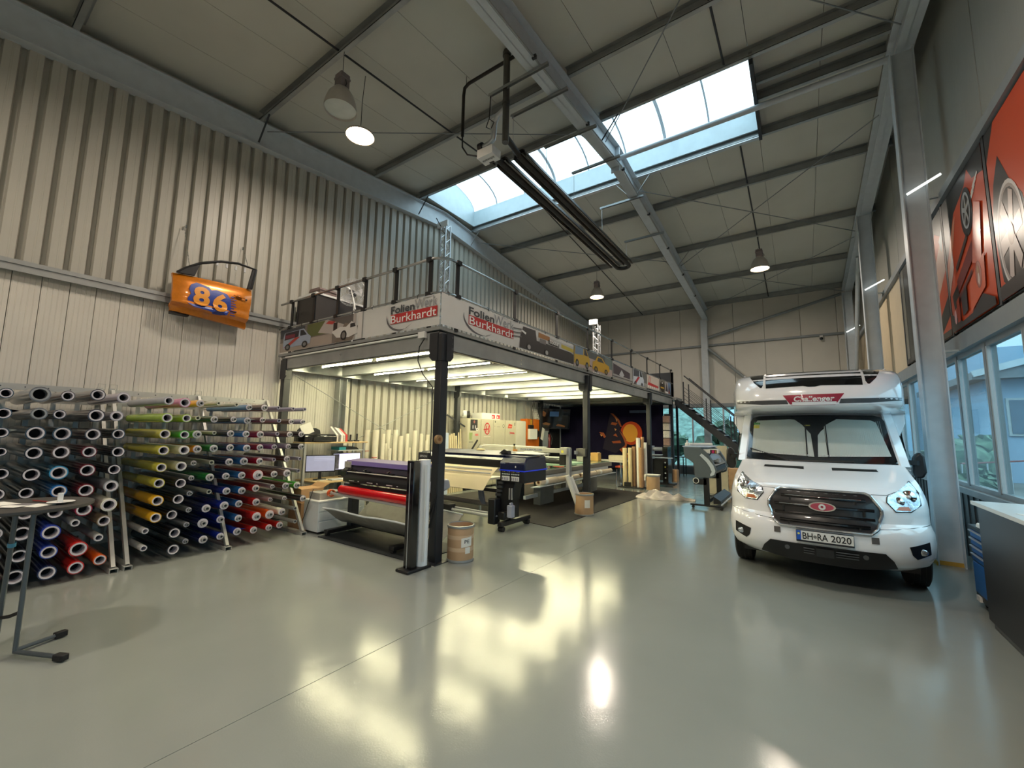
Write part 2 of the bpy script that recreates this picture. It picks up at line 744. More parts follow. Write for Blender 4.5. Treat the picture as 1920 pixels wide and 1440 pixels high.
# ---- back wall: panels above, glazing below
wb = MB().box(-9, 2.2, YB + .12, YB + .2, 3.05, 8.9).build('wall_back', M_panel, kind='structure')
xs = [-8.9, -7.85, -6.7, -5.5, -4.35, -3.35, -2.17, -1.03, .21, 1.37, 2.1]
for a, b in zip(xs, xs[1:]):
    MB().box(a + .006, b - .006, YB, YB + .12, 3.1, 5.68).build('wall_panel', M_ceil if False else M_panel, wb, bevel=.006)
    MB().box(a + .006, b - .006, YB, YB + .12, 5.72, 8.3).build('wall_panel', M_panel, wb, bevel=.006)
MB().box(-8.9, 2.0, YB - .12, YB, 5.63, 5.71).box(-8.9, 2.0, YB - .1, YB, 2.95, 3.1).build('wall_girt', M_girt, wb)
MB().box(-8.9, -5.9, YB, YB + .12, 0, 3.1).build('wall_panel', M_clad, wb)
MB().box(-8.9, 2.0, YB, YB + .14, 0, .32).build('wall_plinth', mat('dark_plinth', (92, 94, 94), .6), wb)
win = MB().box(-5.9, 2.0, YB + .02, YB + .1, .32, .38).box(-5.9, 2.0, YB + .02, YB + .1, 2.92, 2.98).build('window_2', M_frame, kind='structure')
G_win = glassmat('tinted_window_glass', (206, 224, 228))
xw = [-5.9, -4.92, -3.95, -3.45, -2.7, -1.95, -.95, .05, 1.05, 2.0]
for a, b in zip(xw, xw[1:]):
    MB().box(b - .03, b + .03, YB + .0, YB + .12, .32, 2.98).build('mullion', M_frame, win)
    MB().box(a + .03, b - .03, YB + .05, YB + .058, .38, 2.92).build('pane', G_win, win)
# columns and braces of the back wall


def icol(mb, x, y, z0, z1, wx=.28, wy=.2, tf=.014, tw=.01):
    """H section with its flanges facing left and right"""
    mb.box(x - wx / 2, x - wx / 2 + tf, y - wy / 2, y + wy / 2, z0, z1)
    mb.box(x + wx / 2 - tf, x + wx / 2, y - wy / 2, y + wy / 2, z0, z1)
    mb.box(x - wx / 2 + tf, x + wx / 2 - tf, y - .02, y + .02, z0, z1)


for xc in (-3.3, ):
    MB().box(xc - .13, xc + .13, YB - .32, YB - .3, 0, ZB(YB) - .5).box(xc - .13, xc + .13, YB - .14, YB - .12, 0, ZB(YB) - .5).box(xc - .01, xc + .01, YB - .3, YB - .12, 0, ZB(YB) - .5).build('wall_column', M_frame, wb)
MB().cyl((-3.15, 19.75, 6.0), (1.55, 19.75, 7.15), .055).build('brace', M_girt, wb)
MB().cyl((-3.15, 19.75, 5.5), (-.3, 19.75, 2.6), .06).build('brace', M_girt, wb)
# corner camera
cc = thing('security_camera', 'small white dome camera on the back wall girt above the motorhome', 'camera', (.85, 19.82, 5.5))
MB().box(.8, .9, 19.8, 19.88, 5.56, 5.63).build('bracket', M_white, cc)
MB().ball((.85, 19.8, 5.5), .06).build('dome', M_blackg, cc)

# ---- right wall
wr = MB().box(2.08, 2.25, YN, YB + .2, 5.2, 8.9).build('wall_right', M_panel, kind='structure')
MB().box(2.08, 2.25, YN, YB + .2, 3.2, 5.2).build('wall_infill', M_panel, wr)
M_dado = mat('dark_dado_sheet', (78, 82, 82), .5, 0, var=.08)
yy = YN
while yy < YB:
    MB().box(2.0, 2.2, yy + .004, yy + .246, 0, .98).box(1.985, 2.0, yy + .04, yy + .13, 0, .98).build('dado_sheet', M_dado, wr, smooth=False)
    yy += .25
M_up = mat('upper_panel', (150, 150, 142), .5, 0, var=.04, bump=.25, bscale=30, stretch=(1, 8, .3))
ys = [YN, -3.4, -.8, 1.8, 4.4, 7.0, 9.6, 12.2, 14.8, 17.4, 20.1]
for a, b in zip(ys, ys[1:]):
    m = MB()
    m.prism([(a + .01, 5.35), (b - .01, 5.35), (b - .01, ZB(b) + .25), (a + .01, ZB(a) + .25)], 'x', 2.0, 2.08)
    m.build('wall_panel', M_up, wr, bevel=.006)
MB().box(1.86, 2.0, YN, YB, 5.22, 5.25).box(1.86, 1.89, YN, YB, 5.25, 5.34).box(1.9, 2.0, YN, YB, 5.34, 5.42).build('wall_girt', M_girt, wr)
MB().box(1.9, 2.06, YN, YB, 2.97, 3.0).box(1.9, 1.94, YN, YB, 3.0, 3.2).box(1.94, 2.08, YN, YB, 3.16, 3.22).build('window_head', M_girt, wr)
MB().box(1.9, 2.1, YN, YB, .96, 1.04).build('window_sill', M_girt, wr)
win = MB().box(1.97, 2.05, YN, YB, 1.04, 1.1).box(1.97, 2.05, YN, YB, 2.9, 2.97).build('window_1', M_girt, kind='structure')
M_wframe = mat('light_grey_window_frame', (176, 184, 186), .35, 0, var=.03)
yy = 8.78 - 1.15 * 12
while yy < YB:
    MB().box(1.955, 2.06, yy - .035, yy + .035, 1.08, 2.95).build('mullion', M_girt, win)
    MB().box(1.962, 1.99, yy - .075, yy - .035, 1.1, 2.9).box(1.962, 1.99, yy + .035, yy + .075, 1.1, 2.9).build('sash', M_wframe, win)
    MB().box(2.0, 2.008, yy + .07, min(yy + 1.08, YB), 1.1, 2.9).build('pane', G_win, win)
    yy += 1.15
# free-standing columns in front of the right wall
tr1 = MB().box(1.4, 1.84, 3.05, 3.35, 0, .008).build('trim_1', M_frame, kind='structure')
for yc in (3.2, 8.42, 13.5, 18.7):
    m = MB()
    icol(m, 1.62, yc, 0, ZB(yc) - .55)
    c = m.build('hall_column', M_frame, tr1)
    MB().box(1.462, 1.478, yc - .105, yc + .105, 0, .05).box(1.48, 1.762, yc - .026, yc - .02, 0, .055).build('yellow_stripe', mat('yellow_paint', (190, 150, 60), .6, var=.15), tr1)
    MB().bar((1.76, yc - .08, 2.98), (1.92, yc - .08, 2.98), .05, .03).bar((1.76, yc - .08, 5.3), (1.9, yc - .08, 5.3), .05, .03).build('wall_tie', M_wframe, tr1)
    s = MB().bar((1.52, yc - .12, 5.42), (1.9, yc - .12, 5.62), .03, .03)
    s.build('batten_light', mat('lit_batten', (235, 240, 235), .4, var=0, emit=1.2), tr1)
# brown-beige panels on the far part of the right wall
for a, b in ((11.75, 13.2), (13.25, 14.8), (14.85, 16.9), (16.95, 19.9)):
    MB().box(1.93, 2.08, a, b, 3.22, 5.22).build('wall_panel', mat('beige_panel', (196, 180, 152), .55, var=.03), wr, bevel=.005)
for ya in (1.7, 5.0, 6.75, 8.5, 11.68):
    MB().box(1.9, 1.95, ya - .035, ya + .035, 3.22, 5.22).build('poster_post', M_dark, wr)
for z0 in (.0,):
    MB().cyl((1.72, 19.6, 2.9), (1.72, 16.0, 7.2), .06).build('brace', M_frame, wr)

# ================================================================== roof
ce = MB().box(-9.05, 2.3, YN - .2, YN, 6.8, 9.2).build('ceiling', M_ceil, kind='structure')
xs = [-8.95, -7.9, -6.85, -5.8, -4.75, -3.7, -2.65, -1.55, -.42, .65, 1.6, 2.25]
SK0, SK1, SX0, SX1 = 7.85, 10.05, -8.55, -.42
for a, b in zip(xs, xs[1:]):
    inn = b <= SX1 + .01
    for s_ in (0, 1):
        if s_ == 0:
            y0, y1 = YN, (SK0 if inn else 8.85)
        else:
            y0, y1 = (SK1 if inn else 8.85), YB + .2
        z0, z1 = ZB(y0) + .2, ZB(y1) + .2
        m = MB().add([(x, y_, z + q) for q in (0, .1) for x, y_, z in ((a + .004, y0, z0), (b - .004, y0, z0), (b - .004, y1, z1), (a + .004, y1, z1))],
                     [(0, 1, 2, 3), (7, 6, 5, 4), (0, 4, 5, 1), (1, 5, 6, 2), (2, 6, 7, 3), (3, 7, 4, 0)])
        m.build('roof_panel', M_ceil, ce, smooth=False)
for y0, y1, x0_, x1_ in ((YN - .2, SK0 - .06, -9.05, 2.4), (SK1 + .06, YB + .4, -9.05, 2.4), (SK0 - .06, 8.85, SX1 + .06, 2.4), (8.85, SK1 + .06, SX1 + .06, 2.4)):
    MB().add([(x, y_, ZB(y_) + q) for q in (.31, .36) for x, y_ in ((x0_, y0), (x1_, y0), (x1_, y1), (x0_, y1))],
             [(0, 1, 2, 3), (7, 6, 5, 4), (0, 4, 5, 1), (1, 5, 6, 2), (2, 6, 7, 3), (3, 7, 4, 0)]).build('roof_skin', M_galv, ce, smooth=False)
MB().box(-9.0, SX0, SK0, SK1, 8.5, 8.7).build('roof_panel', M_ceil, ce)


def purlin(x0, x1, y, gap=True):
    z = ZB(y)
    d = .075
    m = MB().box(x0, x1, y, y + .008, z, z + .2).box(x0, x1, y - d, y, z, z + .008).box(x0, x1, y - d, y, z + .192, z + .2).box(x0, x1, y - d, y - d + .008, z, z + .028).box(x0, x1, y + .03, y + .06, z + .17, z + .2)
    return m.build('purlin', M_galv, ce, smooth=False)


PY = [-4.4, -1.75, .92, 3.53, 6.27, 7.8, 10.12, 11.75, 14.45, 17.15, 19.6]
for y in PY:
    purlin(RA + .1, RB - .05, y)
    purlin(RB + .05, RC - .1, y)
    purlin(RC + .1, 2.0, y)
for y in (8.62, 9.1):
    purlin(SX1 + .02, RC - .1, y)


def rafter(x, w_, d, mt=M_frame):
    for (y0, y1) in ((YN, 8.85), (8.85, YB)):
        za, zb = ZB(y0), ZB(y1)
        m = MB()
        m.prism([(y0, za), (y0, za - d), (y1, zb - d), (y1, zb)], 'x', x - .006, x + .006)
        for q in (0, d - .016):
            m.prism([(y0, za - q), (y0, za - q - .016), (y1, zb - q - .016), (y1, zb - q)], 'x', x - w_ / 2, x + w_ / 2)
        m.build('rafter', mt, ce)


rafter(RA + .04, .2, .52)
rafter(RB, .22, .5)
rafter(RC, .22, .5)
# flange bolts/stiffener at the ridge and a conduit under the middle rafter
MB().box(RB - .1, RB + .1, 8.83, 8.87, ZB(8.85) - .62, ZB(8.85)).build('ridge_plate', M_frame, ce)
MB().path([(RB + .13, -2, ZB(-2) - .5), (RB + .13, 8.85, ZB(8.85) - .5), (RB + .13, 19.6, ZB(19.6) - .5)], .016, 6).build('conduit', M_galv, ce)
for y in [1, 3, 5, 7, 9, 11, 13, 15, 17]:
    MB().box(RB + .1, RB + .17, y - .02, y + .02, ZB(y) - .53, ZB(y) - .47).build('conduit_clip', M_dark, ce)
# ties between the purlins, sag rods and wind bracing
for xt in (-5.95, -.8):
    MB().path([(xt, -4, ZB(-4) + .05), (xt, SK0 - .05, ZB(SK0) + .05)], .018, 6).build('sag_rod', M_dark, ce)
    MB().path([(xt, SK1 + .1, ZB(SK1) + .05), (xt, 19.6, ZB(19.6) + .05)], .018, 6).build('sag_rod', M_dark, ce)


def rod(a, b, r=.011):
    MB().path([a, b], r, 6).build('bracing_rod', M_girt, ce)


rod((RB + .1, 8.0, 8.0), (RC - .1, 2.5, 7.6))
rod((RB + .1, 2.5, 7.5), (RC - .1, 8.0, 8.0))
rod((RB + .1, 10.2, 8.0), (RC - .1, 14.9, 7.6))
rod((RB + .1, 14.9, 7.6), (RC - .1, 10.2, 8.0))
rod((RB + .1, 15.2, 7.55), (RC - .1, 19.4, 7.15))
rod((RB + .1, 19.4, 7.15), (RC - .1, 15.2, 7.55))
rod((RA + .2, 10.3, 8.0), (RB - .1, 14.4, 7.6))
rod((RA + .2, 3.6, 7.7), (RB - .1, 7.7, 8.05))
# tube running along the ridge below the skylight
MB().cyl((RB + .1, 8.85, 8.12), (RC - .1, 8.85, 8.12), .055).build('ridge_tube', M_frame, ce)
# knee braces from purlins to the rafters
for y in (3.53, 7.8, 10.12, 14.45):
    for (x, s_) in ((RA + .1, 1), (RB + .1, 1), (RB - .1, -1)):
        MB().bar((x, y - .03, ZB(y) - .45), (x + .38 * s_, y - .03, ZB(y) + .02), .03, .012).build('knee_brace', M_dark if y < 9 else M_galv, ce)

# ---- barrel skylight along the ridge
M_curb = mat('pale_blue_grey_sheet', (186, 200, 204), .35, .1, var=.04)
sk = MB().box(SX0, SX1, SK0 - .02, SK0 + .02, 8.45, 8.95).box(SX0, SX1, SK1 - .02, SK1 + .02, 8.45, 8.95).build('window_3', M_curb, kind='structure')
G_roof = glassmat('milky_roof_sheet', (236, 244, 246), milky=.35)
ARC = [(SK0 + (SK1 - SK0) * (.5 - .5 * math.cos(PI * k / 10)), 8.93 + .5 * math.sin(PI * k / 10)) for k in range(11)]
xa = [SX0, -7.6, -6.55, -5.5, -4.45, -3.4, -2.4, -1.4, SX1]
for i, (a, b) in enumerate(zip(xa, xa[1:])):
    m = MB()
    m.grid([[(a + .02, y, z), (b - .02, y, z)] for y, z in ARC], off=(0, 0, .008))
    m.build('pane', G_roof, sk)
for a in xa:
    MB().path([(a, y, z) for y, z in ARC], .022 if a not in (-5.5, -2.4) else .04, 6).build('arch_bar', M_frame, sk)
for a in (SX0, SX1):
    m = MB()
    m.prism([(SK0, 8.45)] + [(y, z) for y, z in ARC] + [(SK1, 8.45)], 'x', a - .015, a + .015)
    m.build('end_cheek', M_curb, sk)
MB().box(SX1, SX1 + .06, SK0 - .05, SK1 + .05, 8.22, 8.46).build('trimmer', M_dark, sk)
MB().box(SX0, SX1, SK1 + .0, SK1 + .1, 8.28, 8.33).build('gutter_strip', M_alu, sk)

# ================================================================== outside
og = MB().box(-40, 60, YB + .4, 90, -.5, -.3).box(2.6, 60, -30, YB + .4, -.5, -.3).build('yard', mat('yard_paving', (110, 112, 110), .9, var=.15), kind='structure')
M_leaf = mat('leafy_green', (96, 120, 98), .8, 0, var=.55, scale=3.5, bump=1, bscale=7)


def bushes(name, label, cat, pts, seed, mt=M_leaf, group=None):
    rnd = random.Random(seed)
    m = MB()
    for (c, r) in pts:
        m.ball(c, r, 14, 9, (1, 1, .9))
    mbv = []
    for q in m.v:
        mbv.append(q + V((rnd.uniform(-1, 1), rnd.uniform(-1, 1), rnd.uniform(-1, 1))) * .16)
    m.v = mbv
    return m.build(name, mt, label=label, cat=cat, group=group)


rows = []
rnd = random.Random(3)
for i in range(15):
    y = 24.5 + i * 1.1
    rows.append([(x, y, -.3 + min(4.6, max(0, (i - .5) * .55)) + rnd.uniform(-.25, .25)) for x in [-16 + k * .8 for k in range(16)]])
o = MB().grid(rows, off=(0, 0, -.3)).build('grassy_bank', mat('bank_grass', (112, 132, 122), .9, var=.5, scale=2.5, bump=.8, bscale=9), label='overgrown green bank outside behind the back windows', cat='bank')
for k, (x, y, r) in enumerate(((-12.6, 24, 1.1), (-9.2, 22.6, 1.0), (-6.2, 22.8, .9), (-3.2, 23.0, 1.0))):
    bushes('garden_bush', 'dense green bush on the bank outside, %s from the left behind the back windows' % ('first', 'second', 'third', 'fourth')[k], 'bush',
           [((x, y, .6), r), ((x + .8, y + .3, 1.2), r * .7), ((x - .7, y - .2, .9), r * .75), ((x + .1, y, 1.9), r * .6)], k, group='bushes on the bank')
for k, (x, y, z, r) in enumerate(((6.0, 27, .7, 1.1), (4.3, 20.5, 1.0, .8), (3.3, 14.2, .5, .4))):
    bushes('garden_bush', 'green bush outside the right windows, %s' % ('in front of the low-roofed house', 'middle one behind the column', 'nearest the motorhome')[k], 'bush', [((x, y, z), r), ((x + r * .6, y + .4, z + r * .5), r * .6), ((x - r * .5, y - .2, z - r * .5), r * .7)], 20 + k)
hs = thing('neighbour_house', 'pale blue-grey house with low grey roof outside the right windows', 'house', (13, 31, -.3))
M_hw = mat('pale_render', (150, 174, 196), .8, var=.04)
MB().box(7.6, 22, 30, 40, -.3, 4.9).build('wall', M_hw, hs)
MB().prism([(7.0, 4.6), (7.0, 4.95), (12.5, 6.6), (22.5, 6.6), (22.5, 4.8)], 'y', 29.2, 41).build('roof', mat('grey_roof', (120, 128, 134), .8, var=.1), hs)
MB().bar((7.0, 29.15, 4.85), (12.5, 29.15, 6.5), .1, .3).build('verge_board', mat('pale_verge', (196, 206, 212), .6), hs)
for x in (8.2, 10.4):
    wn = MB().box(x, x + 1.5, 29.9, 30, 1.9, 3.7).build('window', M_wframe, hs)
    MB().box(x + .1, x + 1.4, 29.87, 29.9, 2.0, 3.6).build('pane', mat('dim_house_glass', (96, 116, 134), .3), wn)
yh = MB().box(6.6, 6.95, 26.6, 26.9, .5, 1.5).build('yellow_post_box', mat('dull_yellow', (190, 176, 110), .6), label='small yellow box on a post outside the right windows', cat='box', bevel=.03)
rl = thing('yard_railing', 'thin dull red railing outside the right windows', 'railing', (6, 25, -.3))
MB().path([(3.9, 18, 1.0), (8.5, 26, 1.0)], .03, 6).build('top_rail', mat('dull_red', (120, 50, 48), .6), rl)
for k in range(6):
    MB().cyl((3.9 + k * .92, 18 + 1.6 * k, -.3), (3.9 + k * .92, 18 + 1.6 * k, 1.0), .02).build('post', M_frame, rl)
fb = thing('far_building', 'distant pale blue industrial building seen through the back glazing', 'building', (5, 45, -.3))
MB().box(0.5, 14, 42, 52, -.3, 8).build('wall', mat('pale_blue_sheet', (150, 178, 200), .6, var=.04), fb)
for k in range(6):
    MB().box(1.3 + k * 2.1, 2.5 + k * 2.1, 41.9, 42, 3.5, 5.6).build('window', M_blackg, fb)
for k, (x, y, h) in enumerate(((-1.6, 30, 3.0), (-.1, 31.2, 2.6), (1.4, 30, 3.4), (3.0, 31.5, 3.2))):
    cf = thing('conifer', 'dark narrow conifer outside the back glazing, %s from the left' % ('first', 'second', 'third', 'fourth')[k], 'tree', (x, y, -.3), 'conifers behind the back glazing')
    MB().cyl((x, y, -.3), (x, y, .5), .1).build('trunk', mat('bark', (84, 70, 58), .9), cf)
    m = MB().lathe([(.6, .2), (.75, .7), (.5, h * .55), (.3, h * .8), (.02, h)], (x, y, -.1), 12)
    m.v = [q + V((rnd.uniform(-1, 1), rnd.uniform(-1, 1), rnd.uniform(-1, 1))) * .09 for q in m.v]
    m.build('crown', mat('conifer_green', (48, 76, 62), .9, var=.4), cf)

# ================================================================== mezzanine
MX0, MX1, MY0, MY1 = -8.5, -4.15, 4.2, 17.3
mz = thing('mezzanine_platform', 'galvanised steel mezzanine on dark columns standing against the left wall', 'platform', (-6.3, 10.7, 0))
M_deck = mat('pale_deck_underside', (118, 118, 108), .5, 0, var=.05)
M_deckg = mat('grey_deck_edge', (140, 142, 140), .5, 0, var=.05)
MB().box(MX0 - .1, MX1 + .03, MY0 - .03, MY1, 3.17, 3.22).build('deck', M_deckg, mz)
k = 0
y = MY0 + .1
while y < MY1 - .1:
    MB().box(MX0, MX1 - .02, y + .004, y + .3, 3.13, 3.168).build('deck_plank', M_deck, mz, smooth=False)
    y += .3045


def cbeam(m, p0, p1, z0, z1, inward):
    """C section between plan points; inward = unit vector of the open side"""
    a, b = V((p0[0], p0[1], 0)), V((p1[0], p1[1], 0))
    i = V((inward[0], inward[1], 0))
    zc = V((0, 0, 1))
    for (o0, o1, q0, q1) in ((0, .008, z0, z1), (0, .08, z0, z0 + .01), (0, .08, z1 - .01, z1), (.072, .08, z0, z0 + .03)):
        vs = []
        for e in (a, b):
            for oo, zz in ((o0, q0), (o1, q0), (o1, q1), (o0, q1)):
                vs.append(e + i * oo + zc * zz)
        m.add(vs, [(0, 1, 2, 3), (7, 6, 5, 4), (0, 4, 5, 1), (1, 5, 6, 2), (2, 6, 7, 3), (3, 7, 4, 0)])


m = MB(); cbeam(m, (MX0, MY0), (MX1, MY0), 2.9, 3.16, (0, 1)); m.build('edge_beam', M_galv, mz, smooth=False)
m = MB(); cbeam(m, (MX1, MY0), (MX1, MY1), 2.9, 3.16, (-1, 0)); m.build('edge_beam', M_galv, mz, smooth=False)
m = MB(); cbeam(m, (MX0, MY0), (MX0, MY1), 2.9, 3.16, (1, 0)); m.build('edge_beam', M_galv, mz, smooth=False)
m = MB(); cbeam(m, (MX0, MY1), (MX1, MY1), 2.9, 3.16, (0, -1)); m.build('edge_beam', M_galv, mz, smooth=False)
JY = [5.5, 6.8, 8.1, 9.4, 10.7, 12.0, 13.3, 14.6, 15.9]
for y in JY:
    m = MB(); cbeam(m, (MX0 + .08, y), (MX1 - .08, y), 2.92, 3.13, (0, 1)); m.build('joist', M_galv, mz, smooth=False)
for (y, z) in ((6.3, 3.05), (7.4, 3.0), (9.0, 3.06), (11.2, 3.0), (12.6, 3.06), (14.3, 3.0)):
    for q in (0, -.08):
        MB().cyl((MX1 + .0, y, z + q), (MX1 + .012, y, z + q), .012, n=8).build('bolt', M_chrome, mz)
for (x, z) in ((-6.5, 3.03),):
    MB().cyl((x, MY0 - .012, z), (x, MY0, z), .018, n=8).build('bolt', M_chrome, mz)
CP = [(MX1 + .03, MY0 + .03), (MX1 + .0, 9.15), (MX1 + .0, 14.1), (MX0 + .05, MY0 + .08), (MX0 + .05, 9.4), (MX0 + .05, 14.3)]
for i, (x, y) in enumerate(CP):
    c = MB().box(x - .065, x + .065, y - .065, y + .065, .012, 2.9).box(x - .055, x + .055, y - .072, y - .065, .1, 2.8).build('column', M_dark, mz, bevel=.008)
    MB().box(x - .13, x + .13, y - .13, y + .13, 0, .012).cyl((x + .1, y - .1, .012), (x + .1, y - .1, .03), .012, n=6).cyl((x - .1, y - .1, .012), (x - .1, y - .1, .03), .012, n=6).build('base_plate', M_dark, c)
    h = MB().box(x - .075, x + .075, y - .085, y + .075, 2.72, 3.1)
    sx_ = -.16 if i < 3 else .16
    h.prism([(x + sx_, 2.78), (x + sx_ * .6, 2.72), (x, 2.72), (x, 3.12), (x + sx_, 3.12)], 'y', y - .095, y - .075)
    h.prism([(y + .14, 2.78), (y + .08, 2.72), (y, 2.72), (y, 3.12), (y + .14, 3.12)], 'x', x + .075 if i < 3 else x - .09, x + .09 if i < 3 else x - .075)
    h.build('column_head', M_dark, mz)
    for q in range(4):
        MB().cyl((x + (.09 if i < 3 else -.11), y + .11, 2.82 + .08 * q), (x + (.1 if i < 3 else -.1), y + .11, 2.82 + .08 * q), .009, n=6).build('bolt', M_chrome, mz)
# wire braces below the deck by the left wall
MB().path([(-8.45, 4.4, 2.85), (-8.6, 7.2, 1.6)], .008, 6).build('brace_wire', M_galv, mz)
MB().path([(-8.6, 5.6, 1.3), (-8.45, 8.9, 2.8)], .008, 6).build('brace_wire', M_galv, mz)
# conduit and junction box on the front edge with a cable to the corner column
MB().cyl((-8.3, MY0 - .025, 3.135), (-4.55, MY0 - .025, 3.135), .017).box(-4.53, -4.4, MY0 - .06, MY0, 3.08, 3.17).build('cable_conduit', M_white, mz)
MB().path([(-4.42, MY0 - .03, 3.07), (-4.5, MY0 - .05, 2.95), (-4.52, MY0 - .05, 2.75), (-4.42, MY0 - .04, 2.55), (-4.2, MY0 - .05, 2.35), (-4.19, MY0 - .05, .6), (-4.05, MY0 - .06, .9), (-4.17, MY0 - .06, .45)], .008, 6).build('cable', M_black, mz)

# railing
rl = thing('mezzanine_railing', 'tubular steel guard rail with dark flat posts along the mezzanine edge', 'railing', (-4.1, 4.2, 3.22))
FX = [-8.2, -7.43, -6.66, -5.88, -5.11, -4.36]
SY = [4.5, 6.03, 7.6, 9.15, 10.72, 12.3, 13.9, 15.45, 16.98]
RX, RY = -4.1, 4.17


def arcpts(z, r=.24):
    p = [(-8.62, RY, z)]
    for k in range(7):
        a = PI / 2 * k / 6
        p.append((RX - r + r * math.sin(a), RY + r - r * math.cos(a), z))
    p.append((RX, 17.2, z))
    return p


MB().path(arcpts(4.25), .021, 8).build('handrail', M_steelrail, rl)
MB().path(arcpts(3.73), .017, 8).build('knee_rail', M_steelrail, rl)
for x in FX:
    p = MB().box(x - .035, x + .035, RY + .005, RY + .025, 3.2, 4.23).build('post', M_black, rl)
    MB().box(x - .06, x + .03, RY - .028, RY + .028, 4.215, 4.28).build('clamp', M_black, p)
    MB().box(x - .06, x + .03, RY - .024, RY + .024, 3.7, 3.757).build('clamp', M_black, p)
for y in SY:
    p = MB().box(RX - .025, RX - .005, y - .035, y + .035, 3.2, 4.23).build('post', M_black, rl)
    MB().box(RX - .028, RX + .028, y - .04, y + .05, 4.215, 4.28).build('clamp', M_black, p)
    MB().box(RX - .024, RX + .024, y - .04, y + .05, 3.7, 3.757).build('clamp', M_black, p)

# banners
M_ban = mat('banner_fabric', (212, 211, 208), .55, 0, var=.02, bump=.15, bscale=4)


def banner_logo(pr, cx, W, H, parent, o, right, nrm):
    """lettering and swoosh centred at cx; W is the width of the red bar"""
    o, right = V(o), V(right)
    upv = V((0, 0, 1))
    P_ = lambda a, b: o + right * (cx + a) + upv * b
    red, gr1, gr2, wh = (186, 44, 44), cm(66, 68, 72), cm(150, 152, 156), cm(238, 236, 234)
    pr.rect(cx - .5 * W, cx + .5 * W, -.2 * H, .1 * H, red)
    text('Folien', P_(-.235 * W, .235 * H), right, upv, .53 * W, .25 * H, gr1, parent, bold=.022, off=pr.off + .002)
    text('Werk', P_(.265 * W, .265 * H), right, upv, .47 * W, .31 * H, gr2, parent, off=pr.off + .002)
    text('Burkhardt', P_(0, -.06 * H), right, upv, .98 * W, .25 * H, wh, parent, bold=.004, off=pr.off + .004)
    pts = []
    for k in range(13):
        a = math.radians(168 + 125 * k / 12)
        pts.append((cx - .28 * W + .32 * W * math.cos(a), .02 * H + .46 * H * math.sin(a)))
    for k in range(12, -1, -1):
        a = math.radians(168 + 125 * k / 12)
        tt = .035 * math.sin(PI * k / 12) + .002
        pts.append((cx - .28 * W + (.32 * W - tt * W) * math.cos(a), .02 * H + (.46 * H - tt * 1.6 * H) * math.sin(a)))
    for i in range(12):
        pr.poly([pts[i], pts[i + 1], pts[24 - i], pts[25 - i]], (96, 94, 98))
        pr.off -= .0006
    pr.poly([(cx - .16 * W, -.43 * H), (cx - .0 * W, -.27 * H), (cx - .14 * W, -.39 * H)], (96, 94, 98))
    pr.poly([(cx + .16 * W, .5 * H), (cx + .22 * W, .42 * H), (cx + .34 * W, .41 * H), (cx + .44 * W, .5 * H), (cx + .36 * W, .47 * H), (cx + .26 * W, .46 * H)], (190, 192, 198))


def van(pr, x, y, s, body, dark, stripe, fl=1):
    q = lambda L: [(x + fl * a * s, y + b * s) for a, b in L]
    pr.poly(q([(-.5, -.22), (.48, -.2), (.5, .0), (.4, .08), (.24, .27), (-.46, .25), (-.5, .1)]), body)
    pr.poly(q([(-.46, .02), (.06, .06), (.08, .25), (-.44, .24)]), dark)
    pr.poly(q([(.12, .07), (.36, .07), (.23, .23), (.12, .24)]), (40, 44, 50))
    if stripe:
        pr.poly(q([(-.48, -.2), (-.3, -.2), (.12, .05), (-.06, .05)]), stripe)
    for wx in (-.32, .3):
        pr.ell(x + fl * wx * s, y - .2 * s, .1 * s, .1 * s, (24, 24, 26), 14)
        pr.ell(x + fl * wx * s, y - .2 * s, .055 * s, .055 * s, (120, 122, 124), 10)


bn = MB().box(-8.56, -4.13, MY0 - .035, MY0 - .033, 3.24, 3.7).build('banner', M_ban, label='front advertising banner with vans and red white lettering on the mezzanine', cat='banner')
pr = Print((-6.345, MY0 - .036, 3.47), (1, 0, 0), (0, 0, 1), clip=(-2.2, 2.2, -.225, .225))
pr.k = (-2.2, 1.5)
pr.rect(-2.2, -.72, -.225, .225, (120, 112, 106)).rect(-2.2, -1.0, -.225, -.04, (164, 152, 142)).rect(-1.55, -.95, -.02, .225, (96, 104, 62)).rect(-2.2, -1.6, .05, .225, (64, 68, 74))
pr.poly([(-1.0, -.05), (-.55, -.225), (-.55, .225), (-1.15, .225), (-1.3, .02)], (178, 170, 166))
pr.poly([(-1.1, .225), (-.6, .0), (-.6, .225)], (92, 88, 86))
pr.rect(-.98, -.9, -.04, .14, (44, 34, 34)).poly([(-1.14, .16), (-1.0, .12), (-.94, .16), (-1.08, .2)], (176, 60, 56))
pr.poly([(-.95, -.225), (-.6, -.225), (-.5, .0), (-.75, .1)], (120, 108, 98))
van(pr, -1.78, -.01, .66, (158, 170, 190), (54, 44, 50), (178, 66, 54))
pr.rect(-2.06, -1.82, .03, .1, (120, 44, 60))
pr.poly([(-1.0, -.02), (-.84, .04), (-.72, .02), (-.62, .1), (-.52, .02), (-.5, -.12), (-.66, -.17), (-.9, -.14)], (210, 206, 202))
pr.ell(-.76, -.12, .06, .085, (30, 28, 30)).ell(-.76, -.12, .035, .055, (110, 108, 106))
pr.poly([(-.64, .06), (-.56, .06), (-.54, .0), (-.64, -.01)], (40, 40, 44))
pr.rect(-.5, -.42, -.225, .225, (206, 202, 198))
pr.k = None
banner_logo(pr, 1.68, 1.0, .5, bn, (-6.345, MY0 - .036, 3.47), (1, 0, 0), (0, -1, 0))
pr.build('printed_picture', bn)
for x in [-8.3 + .53 * k for k in range(8)]:
    MB().path([(x, MY0 - .04, 3.69), (x, MY0 - .05, 3.73), (x, MY0 - .02, 3.76)], .006, 5).build('tie', M_black, bn)

